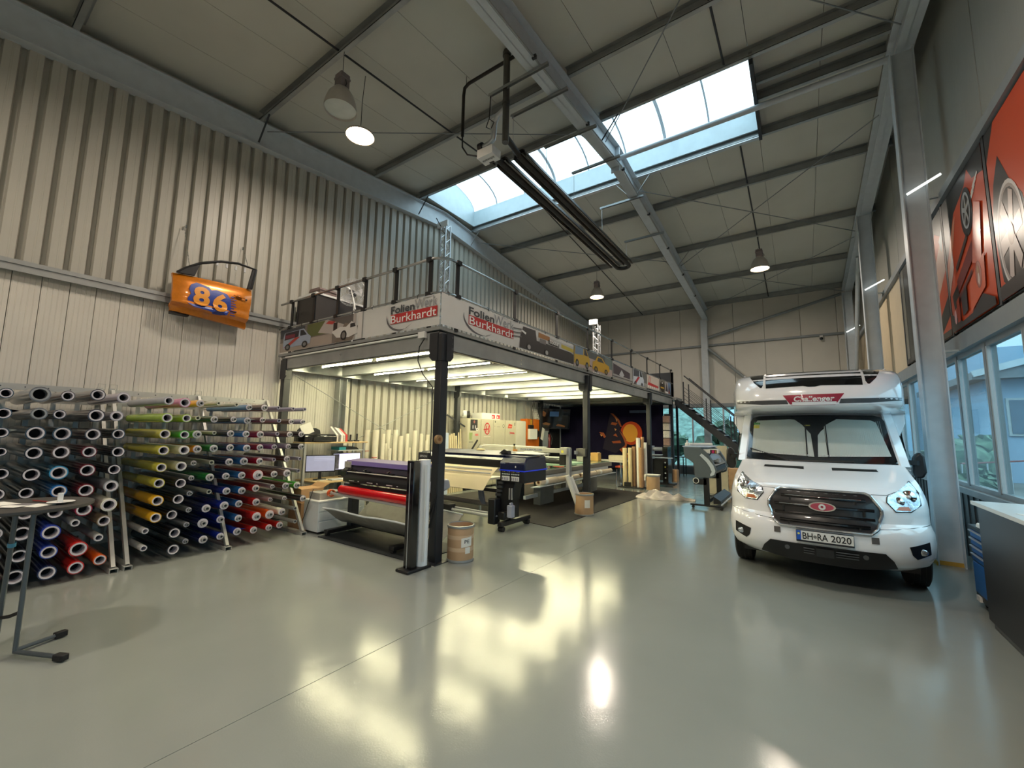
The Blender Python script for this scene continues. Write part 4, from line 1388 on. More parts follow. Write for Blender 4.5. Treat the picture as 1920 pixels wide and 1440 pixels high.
RL = """0,0,0.597,2.071,-6.85,0.054,k;1,0,0.839,2.080,-6.85,0.084,g;2,0,1.051,2.077,-6.85,0.059,b;3,0,1.294,2.109,-6.85,0.067,d;4,0,1.531,2.095,-6.85,0.064,l;5,0,1.970,2.085,-6.85,0.055,s;6,0,2.162,2.074,-6.85,0.064,p;7,0,2.350,2.076,-6.90,0.050,Y;8,0,2.609,2.096,-7.03,0.027,c;9,0,2.845,2.091,-7.03,0.028,c;10,0,2.985,2.056,-6.90,0.045,S;11,0,3.203,2.062,-6.90,0.052,b;12,0,3.492,2.081,-7.03,0.028,U;13,0,3.712,2.075,-7.03,0.029,U;14,0,3.927,2.077,-7.03,0.030,U;0,1,0.601,1.859,-6.85,0.059,k;1,1,0.846,1.865,-6.85,0.065,g;2,1,1.005,1.865,-6.85,0.053,d;3,1,1.301,1.864,-6.85,0.075,d;4,1,1.484,1.865,-6.85,0.061,l;5,1,1.978,1.861,-6.85,0.062,L;6,1,2.192,1.863,-6.85,0.054,L;7,1,2.380,1.873,-7.03,0.031,c;8,1,2.546,1.860,-6.90,0.048,E;9,1,2.781,1.867,-6.90,0.043,z;10,1,2.979,1.854,-6.90,0.049,S;11,1,3.259,1.873,-7.03,0.042,m;12,1,3.493,1.869,-7.03,0.031,U;13,1,3.695,1.860,-7.03,0.045,b;14,1,3.912,1.864,-7.03,0.041,U;0,2,0.605,1.659,-6.85,0.054,k;1,2,0.842,1.653,-6.85,0.077,k;2,2,1.049,1.649,-6.85,0.078,k;3,2,1.290,1.643,-6.85,0.071,d;4,2,1.524,1.647,-6.85,0.063,z;5,2,1.966,1.649,-6.85,0.062,y;6,2,2.186,1.640,-6.85,0.056,V;7,2,2.352,1.645,-6.90,0.056,v;8,2,2.607,1.665,-7.03,0.027,c;9,2,2.768,1.658,-6.90,0.049,n;10,2,2.967,1.653,-6.90,0.050,B;11,2,3.183,1.647,-6.90,0.054,r;12,2,3.488,1.655,-7.03,0.030,U;13,2,3.620,1.649,-6.90,0.048,b;14,2,3.827,1.652,-6.90,0.049,k;0,3,0.620,1.461,-6.85,0.046,k;1,3,0.850,1.441,-6.85,0.072,k;2,3,1.051,1.443,-6.85,0.075,b;3,3,1.284,1.440,-6.85,0.067,m;4,3,1.534,1.433,-6.85,0.065,k;5,3,1.969,1.438,-6.85,0.062,y;6,3,2.192,1.436,-6.85,0.060,w;7,3,2.369,1.442,-6.90,0.053,o;8,3,2.569,1.447,-6.90,0.053,e;9,3,2.771,1.454,-6.90,0.051,n;10,3,2.993,1.443,-6.90,0.052,B;11,3,3.189,1.447,-6.90,0.049,r;12,3,3.475,1.445,-7.03,0.043,u;13,3,3.685,1.449,-7.03,0.044,U;14,3,3.831,1.446,-6.90,0.051,k;0,4,0.647,1.232,-6.85,0.061,k;1,4,0.858,1.209,-6.85,0.073,k;2,4,1.061,1.215,-6.85,0.076,C;3,4,1.291,1.227,-6.85,0.071,m;4,4,1.522,1.221,-6.85,0.064,z;5,4,1.965,1.220,-6.85,0.059,y;6,4,2.191,1.220,-6.85,0.061,w;7,4,2.377,1.246,-7.03,0.035,x;8,4,2.601,1.242,-7.03,0.033,c;9,4,2.784,1.246,-6.90,0.053,n;10,4,2.978,1.246,-6.90,0.056,B;11,4,3.185,1.242,-6.90,0.049,r;12,4,3.476,1.240,-7.03,0.030,U;13,4,3.622,1.253,-6.90,0.048,d;14,4,3.907,1.236,-7.03,0.032,U;0,5,0.638,1.023,-6.85,0.061,k;1,5,0.840,1.016,-6.85,0.063,k;2,5,1.074,1.015,-6.85,0.066,B;3,5,1.290,1.003,-6.85,0.072,m;4,5,1.514,1.024,-6.85,0.068,s;5,5,1.964,1.020,-6.85,0.061,y;6,5,2.194,0.999,-6.85,0.067,z;7,5,2.377,1.038,-7.03,0.035,x;8,5,2.552,1.044,-6.90,0.053,e;9,5,2.758,1.043,-6.90,0.050,n;10,5,2.961,1.041,-6.90,0.052,B;11,5,3.181,1.030,-6.90,0.076,R;12,5,3.425,1.026,-6.90,0.053,b;13,5,3.624,1.027,-6.90,0.060,t;14,5,3.903,1.033,-7.03,0.032,U;0,6,0.649,0.814,-6.85,0.061,k;1,6,0.850,0.807,-6.85,0.071,k;2,6,1.074,0.782,-6.85,0.069,k;3,6,1.296,0.783,-6.85,0.072,M;4,6,1.508,0.808,-6.85,0.074,w;5,6,1.967,0.799,-6.85,0.065,Y;6,6,2.186,0.792,-6.85,0.067,z;7,6,2.375,0.827,-7.03,0.035,x;8,6,2.602,0.828,-7.03,0.032,c;9,6,2.766,0.834,-6.90,0.052,N;10,6,2.976,0.816,-6.90,0.052,B;11,6,3.177,0.830,-6.90,0.053,R;12,6,3.477,0.818,-7.03,0.034,x;13,6,3.639,0.820,-6.90,0.056,b;14,6,3.826,0.813,-6.90,0.055,V;0,7,0.659,0.622,-6.85,0.068,k;1,7,0.844,0.602,-6.85,0.078,k;2,7,1.055,0.576,-6.85,0.078,a;3,7,1.237,0.644,-6.85,0.040,x;4,7,1.486,0.623,-6.85,0.063,q;5,7,1.968,0.587,-6.85,0.062,Y;6,7,2.144,0.594,-6.85,0.064,z;7,7,2.371,0.611,-7.03,0.035,x;8,7,2.532,0.622,-6.90,0.056,n;9,7,2.754,0.632,-6.90,0.058,N;10,7,2.968,0.623,-6.90,0.051,B;11,7,3.190,0.624,-6.90,0.055,R;12,7,3.469,0.613,-7.03,0.034,x;13,7,3.679,0.613,-7.03,0.035,x;14,7,3.933,0.589,-6.90,0.053,k;0,8,0.663,0.388,-6.85,0.068,k;1,8,0.852,0.367,-6.85,0.070,k;2,8,1.058,0.367,-6.85,0.070,a;3,8,1.295,0.344,-6.85,0.081,R;4,8,1.452,0.440,-6.85,0.042,x;5,8,1.878,0.438,-6.85,0.037,x;6,8,2.185,0.359,-6.85,0.066,z;7,8,2.375,0.408,-7.03,0.035,x;8,8,2.521,0.420,-6.90,0.065,n;9,8,2.740,0.435,-6.90,0.053,N;10,8,2.970,0.416,-6.90,0.051,B;11,8,3.207,0.410,-6.90,0.065,R;12,8,3.406,0.408,-6.90,0.067,O;13,8,3.595,0.421,-6.90,0.055,w;14,8,3.893,0.413,-7.03,0.031,x;0,9,0.675,0.169,-6.85,0.068,m;1,9,0.842,0.153,-6.85,0.077,k;2,9,1.068,0.147,-6.85,0.073,n;3,9,1.290,0.143,-6.85,0.070,R;4,9,1.488,0.181,-6.85,0.059,O;5,9,1.874,0.233,-6.85,0.037,x;6,9,2.191,0.147,-6.85,0.068,z;7,9,2.373,0.190,-7.03,0.035,x;8,9,2.540,0.198,-6.90,0.055,n;9,9,2.745,0.204,-6.90,0.049,N;10,9,2.970,0.226,-6.90,0.055,a;11,9,3.185,0.212,-6.90,0.052,R;12,9,3.401,0.213,-6.90,0.050,R;13,9,3.580,0.217,-6.90,0.051,R;14,9,3.897,0.202,-7.03,0.031,x"""
RC = {'k': (28, 27, 30), 'g': (110, 106, 104), 'G': (150, 150, 148), 'b': (84, 62, 52), 'd': (58, 44, 44), 'l': (176, 168, 180), 'y': (196, 188, 60), 'Y': (232, 178, 30), 'p': (206, 120, 160), 's': (160, 164, 170), 'L': (160, 196, 40), 'v': (96, 170, 50), 'e': (30, 140, 60), 'E': (26, 84, 56), 'o': (232, 150, 30), 'O': (216, 92, 24), 'w': (226, 224, 206), 'c': (188, 188, 172), 'B': (40, 110, 180), 'S': (90, 130, 170), 'n': (24, 32, 74), 'N': (26, 44, 140), 'r': (170, 24, 44), 'R': (196, 36, 30), 'm': (104, 26, 34), 't': (120, 104, 98), 'u': (128, 84, 150), 'U': (150, 148, 166), 'x': (170, 172, 170), 'z': (30, 30, 32), 'C': (60, 150, 196), 'M': (150, 24, 60), 'a': (38, 60, 158), 'q': (150, 130, 104), 'V': (70, 176, 50)}

# ================================================================== roll racks by the left wall
ORD = ['first', 'second', 'third', 'fourth', 'fifth', 'sixth', 'seventh', 'eighth', 'ninth', 'tenth', 'eleventh', 'twelfth', 'thirteenth', 'fourteenth', 'fifteenth']
CN = {'k': 'black', 'g': 'dark grey', 'G': 'grey', 'b': 'brown', 'd': 'dark brown', 'l': 'lilac-white', 'y': 'olive yellow', 'Y': 'golden yellow', 'p': 'pink', 's': 'silver grey', 'L': 'lime green', 'v': 'leaf green', 'e': 'green', 'E': 'dark green', 'o': 'orange-yellow', 'O': 'orange', 'w': 'off-white', 'c': 'cream', 'B': 'mid blue', 'S': 'steel blue', 'n': 'navy', 'N': 'deep blue', 'r': 'crimson', 'R': 'bright red', 'm': 'maroon', 't': 'taupe', 'u': 'purple', 'U': 'lilac-grey', 'x': 'bare grey', 'z': 'glossy black', 'C': 'sky blue', 'M': 'raspberry', 'a': 'royal blue', 'q': 'clear brownish', 'V': 'grass green'}
M_rack = mat('rack_steel', (176, 176, 170), .4, .3, var=.08)
M_core = mat('roll_core', (206, 200, 206), .6, 0, var=.05)
M_coreg = mat('roll_core_grey', (150, 152, 154), .5, 0, var=.05)
M_hole = mat('core_shade', (24, 21, 20), .9, 0, var=.1)
rolls = [q.split(',') for q in RL.split(';')]
RZ = [2.07, 1.86, 1.65, 1.45, 1.25, 1.05, .84, .65, .44, .23]


def rack(name, label, y0, y1, posts, cols):
    rk = thing(name, label, 'rack', (-7.8, (y0 + y1) / 2, 0))
    for y in posts:
        MB().bar((-6.9, y, .05), (-8.46, y, 2.26), .06, .04, (0, 1, 0)).build('sloping_post', M_rack, rk)
        m = MB().box(-8.55, -6.84, y - .04, y + .04, .042, .05).box(-8.55, -6.84, y - .04, y - .034, 0, .042).box(-8.55, -6.84, y + .034, y + .04, 0, .042)
        m.build('foot_channel', M_rack, rk)
        MB().box(-8.56, -8.5, y - .03, y + .03, .05, 2.3).build('back_post', M_rack, rk)
        MB().path([(-8.53, y - .02, 2.27), (-8.53, y - .02, 2.36), (-8.53, y + .06, 2.36), (-8.53, y + .06, 2.27)], .005, 5).build('lifting_eye', M_rack, rk)
    MB().box(-8.5, -8.46, y0, y1, 2.2, 2.28).build('top_beam', M_rack, rk)
    k = 0
    while y0 + .12 + k * .21 < y1:
        y = y0 + .12 + k * .21
        MB().cyl((-8.462, y, 2.24), (-8.455, y, 2.24), .008, n=6).build('bolt', M_dark, rk)
        k += 1
    for z in RZ:
        MB().box(-8.52, -8.48, y0, y1, z - .03, z + .03).build('cross_beam', M_rack, rk)
    for y in cols:
        MB().bar((-8.36, y - .09, .12), (-8.3, y - .13, 2.18), .05, .006, (1, 0, 0)).build('divider_strip', M_rack, rk)
    return rk


rk1 = rack('roll_rack', 'grey steel film roll rack at the left edge of the picture against the panelled wall', -.7, 1.66, (-.6, 1.62), (.6, .83, 1.04, 1.27, 1.5))
rk2 = rack('roll_rack', 'longer grey steel film roll rack between the left rack and the mezzanine column', 1.72, 3.99, (1.75, 2.84, 3.955), (1.94, 2.15, 2.29, 2.49, 2.71, 2.91, 3.12, 3.34, 3.54, 3.75))
rnd = random.Random(12)
for ci, ri, y, z, X, r, c in rolls:
    ci, ri, y, z, X, r = int(ci), int(ri), float(y), float(z), float(X), float(r)
    X += rnd.uniform(-.03, .03)
    xb = -8.4 + rnd.uniform(0, .1)
    thin = r < .034
    rk = rk1 if ci < 5 else rk2
    fat = r >= .034
    side = 'left rack' if ci < 5 else 'long rack'
    cc_ = ci if ci < 5 else ci - 5
    what = ('thin %s tube' if thin else '%s film roll') % CN[c]
    t_ = thing('film_roll', '%s, %s, %s row from top, %s from left' % (what, side, ORD[ri], ORD[cc_]), 'roll', (X - .7, y, z), 'film rolls in the racks')
    col = RC[c]
    gloss = mat('film_' + c, col, .18 if c not in 'xwcUs' else .45, 0, var=.04, coat=.35)
    if thin:
        MB().ring((xb, y, z), (X, y, z), r, r * .62, 14).build('tube', gloss, t_)
        ri_ = r * .6
    elif ci >= 7:                       # small core standing out of the film
        cr_ = min(.03, r * .55)
        MB().ring((xb, y, z), (X - .012, y, z), r, cr_ + .001, 18).build('film', gloss, t_)
        MB().ring((X - .0125, y, z), (X - .011, y, z), r * .96, cr_ + .002, 18).build('film_end', M_core, t_)
        MB().ring((xb, y, z), (X + .035, y, z), cr_, cr_ * .62, 14).build('core', M_coreg, t_)
        ri_ = cr_ * .6
    else:
        cr_ = r * .86
        MB().ring((xb, y, z), (X - .006, y, z), r, cr_, 20).build('film', gloss, t_)
        MB().ring((xb, y, z), (X, y, z), cr_, r * .66, 20).build('core', M_core if c != 'g' else M_coreg, t_)
        ri_ = r * .62
    if c not in 'xU' and rnd.random() < .16 and not thin:     # loose corner of the film
        m = MB().add([(X - .25, y + r * .7, z + r * .75), (X - .02, y + r * .7, z + r * .75), (X + .015, y + r + .05, z + r * .55), (X - .05, y + r * .98, z + r * .2)], [(0, 1, 2, 3)])
        m.build('loose_end', M_paper if rnd.random() < .5 else gloss, t_, smooth=False)
    MB().cyl((X - .16, y, z), (X - .15, y, z), ri_ * 1.04, n=14).build('core_shade_disc', M_hole, t_)  # black disc painting the shade deep inside the open core
    MB().cyl((-8.48, y, z), (X - .25, y, z), min(.012, ri_ * .8), n=6, cap=False).build('peg', M_rack, rk)

# ================================================================== standing table at the left edge
bt = thing('standing_table', 'round dark folding standing table at the left edge with papers on top', 'table', (-5.5, .55, 0))
M_ttop = mat('dark_table_top', (62, 60, 58), .5, 0, var=.1, scale=30)
TC, TZ, TR = V((-5.25, .62, 0)), 1.1, .43
MB().lathe([(.001, -.03), (TR - .01, -.03), (TR, -.02), (TR, -.003), (TR - .01, 0), (.001, 0)], (TC.x, TC.y, TZ), 48).build('table_top', M_ttop, bt)
M_leg = mat('grey_lacquered_tube', (84, 92, 98), .3, .3, var=.05)
for (tx, ty, ex, ey, fx, fy, bx, by) in ((-4.93, .74, -5.42, .66, -4.62, .86, -5.17, .91),):
    pass


def leg(top, knee, foot, nm='leg'):
    MB().path([top, V(top).lerp(V(knee), .9), V(knee) + V((0, 0, .05)), V(knee), V(knee).lerp(V(foot), .1), foot], .016, 10).build(nm, M_leg, bt)
    f = V(foot)
    d = (V(foot) - V(knee)).normalized()
    MB().bar(f - d * .06, f + d * .03, .05, .045).build('foot_cap', M_rubber, bt, bevel=.006)


z1_ = TZ - .045
P_ = lambda a, b, c=0: (a, b, c)
leg((-4.95, .66, z1_), (-5.01, .67, .03), (-4.62, .86, .03))
MB().path([(-5.03, .68, .035), (-5.14, .94, .03)], .016, 8).build('foot_bar', M_leg, bt)
MB().bar((-5.125, .89, .03), (-5.145, .965, .03), .05, .045).build('foot_cap', M_rubber, bt, bevel=.006)
leg((-5.05, .58, z1_), (-5.3, .6, .03), (-5.72, .4, .03))
MB().path([(-4.95, .66, z1_), (-5.06, .72, z1_), (-5.5, .75, z1_)], .019, 8).build('top_bar', M_leg, bt)
MB().path([(-5.0, .67, .32), (-5.12, .63, .27), (-5.24, .6, .24)], .014, 6).build('cross_bar', M_rubber, bt)
MB().cyl((-5.115, .588, .80), (-5.108, .587, .83), .024).build('blue_tape', mat('blue_tape', (70, 140, 170), .4), bt)
pp = [((-5.12, .68), .21, .14, .5), ((-5.24, .6), .21, .14, .8), ((-5.38, .52), .24, .15, .3), ((-5.14, .56), .15, .1, .6)]
for k, ((x, y), a, b, rz) in enumerate(pp):
    t_ = MB(Matrix.Translation((x, y, TZ + .001 + .0015 * k)) @ Matrix.Rotation(rz, 4, 'Z')).box(-a / 2, a / 2, -b / 2, b / 2, 0, .0012)
    o = t_.build('paper_sheet', [M_paper, mat('grey_print', (120, 118, 122), .6, var=.5, scale=14), M_paper, M_paper][k], label=('white sheet on the standing table nearest its right rim', 'grey printed flyer on the standing table among white sheets', 'white sheet on the standing table near the left picture edge', 'small white card sheet lying on the other papers on the standing table')[k], cat='paper', group='papers on the standing table')
ds = thing('small_dish', 'small white oval dish on the standing table holding a white clip', 'dish', (-5.06, .8, TZ + .007))
MB().lathe([(.001, 0), (.05, .002), (.085, .012), (.08, .014), (.05, .006), (.001, .004)], (-5.08, .82, TZ + .007), 20).build('bowl', M_white, ds)
MB().box(-5.11, -5.075, .8, .83, TZ + .012, TZ + .085).build('clip', M_white, ds)
MB().path([(-5.36, .7, TZ + .012), (-5.16, .77, TZ + .012)], .006, 6).build('pen', mat('red_pen', (130, 36, 30), .4), label='dark red pen lying on the standing table beside the dish', cat='pen')

# ================================================================== motorhome
CX = .16
rv = thing('motorhome', 'white alcove-roofed motorhome facing the viewer with red name plate and number plate', 'motorhome', (CX, 9.0, 0))
M_body = mat('white_car_paint', (248, 250, 253), .16, 0, var=.0, coat=.9, spec=.55)
PRF = [(.30, 6.24, .86, .34), (.36, 6.16, .93, .36), (.46, 6.1, .985, .4), (.6, 6.09, 1.0, .42), (.7, 6.1, 1.0, .44), (.76, 6.13, .985, .44), (.8, 6.18, .985, .44), (.95, 6.19, .985, .44), (1.08, 6.24, .975, .46), (1.14, 6.3, .965, .46), (1.2, 6.45, .95, .42), (1.27, 6.68, .925, .34), (1.34, 6.92, .9, .24), (1.4, 7.1, .88, .16)]


def interp(z):
    if z <= PRF[0][0]:
        return PRF[0][1:]
    for a, b in zip(PRF, PRF[1:]):
        if z <= b[0]:
            f = (z - a[0]) / (b[0] - a[0])
            return tuple(a[i] + (b[i] - a[i]) * f for i in (1, 2, 3))
    return PRF[-1][1:]


def yf(x, z):
    y0, w_, c = interp(z)
    u = min(1, abs(x - CX) / w_)
    return y0 + c * (.35 * u ** 2 + .65 * u ** 5)


rows = []
zs = [.30, .33, .36, .41, .46, .53, .6, .65, .7, .73, .76, .78, .8, .88, .95, 1.02, 1.08, 1.11, 1.14, 1.17, 1.2, 1.24, 1.27, 1.31, 1.34, 1.37, 1.4]
NC = 36
for z in zs:
    y0, w_, c = interp(z)
    row = []
    ws = 1.02 - .12 * max(0, (z - 1.0) / .4)
    for (ys_, side) in ((8.9, -1), (8.3, -1), (7.9, -1), (7.6, -1), (7.42, -1), (7.2, -1), (7.0, -1), (6.85, -1)):
        row.append((ys_, side))
    pts = [(CX - ws - (.0), max(ys_, yf(CX - w_, z) + .01), z) for ys_, _ in row]
    pts += [(CX + w_ * (2 * j / NC - 1), yf(CX + w_ * (2 * j / NC - 1), z), z) for j in range(NC + 1)]
    pts += [(CX + ws, max(ys_, yf(CX - w_, z) + .01), z) for ys_, _ in row[::-1]]
    out = []
    for (x, y, zz) in pts:
        if abs(x - CX) > .95 and z < .85 and 6.68 < y < 7.5:
            arch = .34 + math.sqrt(max(0, .42 ** 2 - (y - 7.09) ** 2))
            zz = max(zz, min(.84, arch))
        out.append((x, y, zz))
    rows.append(out)
MB().grid(rows).build('cab_body', M_body, rv)
# hood crease and bumper joint lines
M_gap = mat('shut_line', (70, 74, 78), .6, var=0)
for s_ in (-1, 1):
    MB().path([(CX + s_ * x, yf(CX + s_ * x, z) - .002, z) for x, z in ((.46, 1.1), (.6, 1.1), (.7, 1.14))], .0035, 5).build('shut_line', M_gap, rv)
    MB().path([(CX + s_ * x, yf(CX + s_ * x, z) - .002, z) for x, z in ((.5, .745), (.65, .755), (.8, .77), (.93, .78), (.98, .79))], .0035, 5).build('shut_line', M_gap, rv)


def sym(L, s_):
    return [(CX + s_ * x, z) for x, z in L]


M_grille = mat('grille_black', (20, 20, 22), .3, 0, var=.05, coat=.3)
gr = [(-.4, 1.11), (.4, 1.11), (.45, 1.085), (.53, .96), (.535, .9), (.48, .74), (.42, .69), (-.42, .69), (-.48, .74), (-.535, .9), (-.53, .96), (-.45, 1.085)]
patch([(CX + x, z) for x, z in gr], yf, .09, .012).build('grille', M_grille, rv)
fr = []
n = len(gr)
for i in range(n):
    a, b = gr[i - 1], gr[i]
    for k in range(8):
        f = k / 8
        fr.append((a[0] + (b[0] - a[0]) * f, a[1] + (b[1] - a[1]) * f))
MB().path([(CX + x, yf(CX + x, z) - .018, z) for x, z in fr], .016, 8, closed=True).build('grille_frame', mat('bright_trim', (214, 218, 222), .15, .85, var=0), rv)
for z, wv in ((1.03, .4), (.93, .47), (.83, .47), (.755, .42)):
    MB().grid([[(CX + wv * (2 * j / 12 - 1), yf(CX + wv * (2 * j / 12 - 1), z) - d, z + h) for j in range(13)] for d, h in ((.014, .018), (.034, .012), (.036, -.006), (.014, -.014))]).build('grille_bar', M_blackg, rv)
    for s_ in (-1, 1):
        MB().box(CX + s_ * (wv - .09) - .01, CX + s_ * (wv - .09) + .01, yf(CX + wv - .09, z) - .03, yf(CX + wv - .09, z), z - .07, z).build('grille_rib', M_grille, rv)
MB().path([(CX + x, yf(CX + x, 1.04) - .038, 1.04) for x in [-.36 + .06 * k for k in range(13)]], .004, 6).path([(CX + x, yf(CX + x, .94) - .038, .94) for x in [-.42 + .06 * k for k in range(6)]], .004, 6).build('bright_strip', M_chrome, rv)
e = [(.115 * math.cos(2 * PI * k / 24), .045 * math.sin(2 * PI * k / 24)) for k in range(24)]
em = patch([(CX - .0 + x * 1.12, .935 + z * 1.15) for x, z in e], yf, .2, .042).build('emblem', M_chrome, rv)
patch([(CX - .0 + x * .96, .935 + z * .92) for x, z in e], yf, .2, .046).build('emblem_field', mat('emblem_red', (176, 66, 84), .3, coat=.4, var=0), em)
MB().ring((CX, 6.14, .935), (CX, 6.135, .935), .034, .014, 20).build('emblem_ring', M_white, em)
hl = [(.87, 1.235), (.6, 1.085), (.59, 1.03), (.66, .935), (.8, .935), (.905, 1.0), (.91, 1.13)]
M_lens = mat('headlamp_chrome', (206, 214, 222), .12, .75, var=.35, scale=22, coat=1, bump=.6, bscale=26)
G_clear = glassmat('clear_cover', (246, 248, 250))
for s_ in (-1, 1):
    h = patch(sym(hl, s_), yf, .06, .008).build('headlight', M_lens, rv)
    for (x, z, r_) in ((.7, 1.04, .05), (.8, 1.09, .07)):
        yc = yf(CX + s_ * x, z)
        MB().lathe([(.001, .0), (r_ * .3, -.002), (r_ * .35, .012), (r_ * .9, -.006), (r_, -.012)], (CX + s_ * x, yc - .008, z), 18, (0, -1, .1)).build('lamp_bowl', M_chrome, h)
        MB().ball((CX + s_ * x, yc - .012, z), r_ * .3, 10, 6).build('bulb', M_white, h)
    patch(sym([(.67, .955), (.8, .95), (.78, .99), (.7, .99)], s_), yf, .06, .014).build('indicator', mat('amber_lens', (190, 96, 40), .3, coat=.6, var=.1), h)
    MB().path([(CX + s_ * x, yf(CX + s_ * x, z) - .008, z) for x, z in hl], .006, 6, closed=True).build('headlight_seal', M_black, h)
    MB().grid([[(CX + s_ * (.6 + .3 * j / 6), yf(CX + s_ * (.6 + .3 * j / 6), z) - .016, z) for j in range(7)] for z in (1.0, 1.04, 1.08)]).build('cover', G_clear, h)
    fg = patch(sym([(.74, .585), (.93, .63), (.935, .5), (.8, .455), (.76, .5)], s_), yf, .06, .006).build('fog_lamp', M_black, rv)
    yc = yf(CX + s_ * .85, .53)
    MB().ball((CX + s_ * .85, yc - .004, .53), .04, 14, 8, (1.2, .4, .9)).build('fog_lens', M_lens, fg)
    patch(sym([(.42, .66), (.485, .66), (.485, .595), (.42, .595)], s_), yf, .1, .006).build('tow_cover', mat('sensor_plate', (88, 84, 82), .5), rv)
    patch(sym([(.28, 1.32), (.61, 1.32), (.6, 1.345), (.15, 1.345), (.15, 1.315)], s_), yf, .07, .006).build('hood_vent', M_black, rv)
# dark lower intake
patch([(CX + x, z) for x, z in ((-.64, .325), (-.6, .42), (-.53, .5), (.53, .5), (.6, .42), (.64, .325), (.3, .285), (-.3, .285))], lambda x, z: yf(x, max(z, .33)), .08, .016).build('lower_intake', M_black, rv)
for z in (.46, .43, .4):
    MB().path([(CX + x, yf(CX + x, z) - .022, z) for x in (-.2, -.1)], .006, 6).path([(CX + x, yf(CX + x, z) - .022, z) for x in (.1, .2, .3)], .006, 6).build('intake_slat', mat('slat_grey', (78, 80, 82), .5), rv)
for x in (-.36, .36):
    MB().cyl((CX + x, yf(CX + x, .44) - .024, .44), (CX + x, yf(CX + x, .44) - .012, .44), .025, n=14).build('tow_cap', mat('slat_grey', (78, 80, 82), .5), rv)
MB().box(CX - .08, CX + .08, 6.055, 6.09, .39, .48).build('radar_cover', M_grille, rv)
# number plate
pl_ = MB().box(CX - .265, CX + .265, 6.05, 6.075, .535, .665).build('number_plate', mat('plate_holder', (30, 32, 40), .4), rv, bevel=.004)
MB().box(CX - .26, CX + .26, 6.046, 6.05, .556, .66).build('plate_field', mat('plate_white', (232, 232, 228), .4, var=0), pl_)
MB().box(CX - .26, CX - .218, 6.044, 6.046, .556, .66).build('blue_strip', cm(36, 90, 190, .4), pl_)
MB().cyl((CX - .239, 6.043, .625), (CX - .239, 6.044, .625), .012, n=10).build('strip_ring', cm(220, 220, 120, .4), pl_)
text('BH', (CX - .155, 6.0445, .607), (1, 0, 0), (0, 0, 1), .095, .072, cm(24, 24, 28, .4), pl_, bold=.01)
MB().cyl((CX - .085, 6.0435, .605), (CX - .085, 6.0445, .605), .017, n=14).build('seal', cm(128, 128, 124, .5), pl_)
text('RA', (CX - .015, 6.0445, .607), (1, 0, 0), (0, 0, 1), .095, .072, cm(24, 24, 28, .4), pl_, bold=.01)
text('2020', (CX + .15, 6.0445, .607), (1, 0, 0), (0, 0, 1), .18, .072, cm(24, 24, 28, .4), pl_, bold=.01)
# windscreen
wy = lambda x, z: 7.1 + (z - 1.4) * .98 + .16 * (abs(x - CX) / .85) ** 2.4
ws_ = [(-.83, 1.44), (-.8, 1.41), (0, 1.385), (.8, 1.41), (.87, 1.43), (.88, 1.48), (.82, 1.97), (.79, 2.03), (.72, 2.06), (-.72, 2.06), (-.79, 2.03), (-.82, 1.97), (-.88, 1.48)]
ws_ = [(-.88, 1.45), (-.8, 1.41), (0, 1.385), (.8, 1.41), (.88, 1.45), (.83, 1.95), (.78, 2.03), (.7, 2.055), (0, 2.065), (-.7, 2.055), (-.78, 2.03), (-.83, 1.95)]
wsm = patch([(CX + x, z) for x, z in ws_], wy, .1, .0).build('windscreen', M_blackg, rv)
M_blind = mat('pleated_blind', (206, 212, 202), .6, 0, var=.03)
t = M_blind.node_tree
bl = [(-.78, 1.5), (-.1, 1.475), (-.1, 1.98), (-.28, 2.0), (-.72, 1.985), (-.77, 1.9)]
br = [(.14, 1.475), (.8, 1.5), (.72, 1.95), (.66, 1.985), (.28, 2.0), (.12, 1.9)]
for L, nm_ in ((bl, 'left'), (br, 'right')):
    patch([(CX + x, z) for x, z in L], wy, .08, .003).build('blind', M_blind, wsm)
for L in ([(-.09, 1.47), (-.02, 1.468), (-.02, 1.78), (-.09, 1.88)], [(.02, 1.468), (.13, 1.472), (.12, 1.86), (.02, 1.76)]):
    patch([(CX + x, z) for x, z in L], wy, .08, .003).build('blind', M_blind, wsm)
for x in [-.76 + .02 * k for k in range(79)]:
    if -.1 < x < .14 or abs(x) > .77:
        continue
    zt_ = 1.99 - (.25 * max(0, abs(x) - .68))
    MB().path([(CX + x, wy(CX + x, z) - .0045, z) for z in (1.5, 1.75, min(zt_, 1.97))], .0015, 4).build('pleat', M_blind, wsm)
for x in (-.1, .14):
    MB().path([(CX + x, wy(CX + x, z) - .006, z) for z in (1.47, 1.7, 1.95)], .007, 6).build('blind_rail', M_black, wsm)
for s_ in (-1, 1):
    for k in range(22):
        x = s_ * (.06 + k * .033)
        MB().box(CX + x - .01, CX + x + .01, wy(CX + x, 1.48) - .012, wy(CX + x, 1.48) - .004, 1.478 + .001 * k, 1.494 + .001 * k).build('blind_clip', M_white, wsm)
patch([(CX + x, z) for x, z in ((-.29, 2.05), (.3, 2.05), (.13, 1.9), (.04, 1.76), (.02, 1.46), (-.02, 1.46), (-.04, 1.78), (-.14, 1.92))], wy, .1, .008).build('mirror_housing', M_black, wsm)
patch([(CX + x, z) for x, z in ((-.77, 1.92), (-.68, 1.92), (-.68, 1.95), (-.77, 1.95))], wy, .1, .006).build('sticker', cm(60, 140, 60, .5), wsm)
patch([(CX + x, z) for x, z in ((-.77, 1.86), (-.69, 1.86), (-.69, 1.91), (-.77, 1.91))], wy, .1, .006).build('sticker', cm(200, 190, 60, .5), wsm)
patch([(CX + x, z) for x, z in ((-.11, 1.9), (-.04, 1.9), (-.04, 1.915), (-.11, 1.915))], wy, .1, .01).build('sticker', cm(200, 190, 90, .5), wsm)
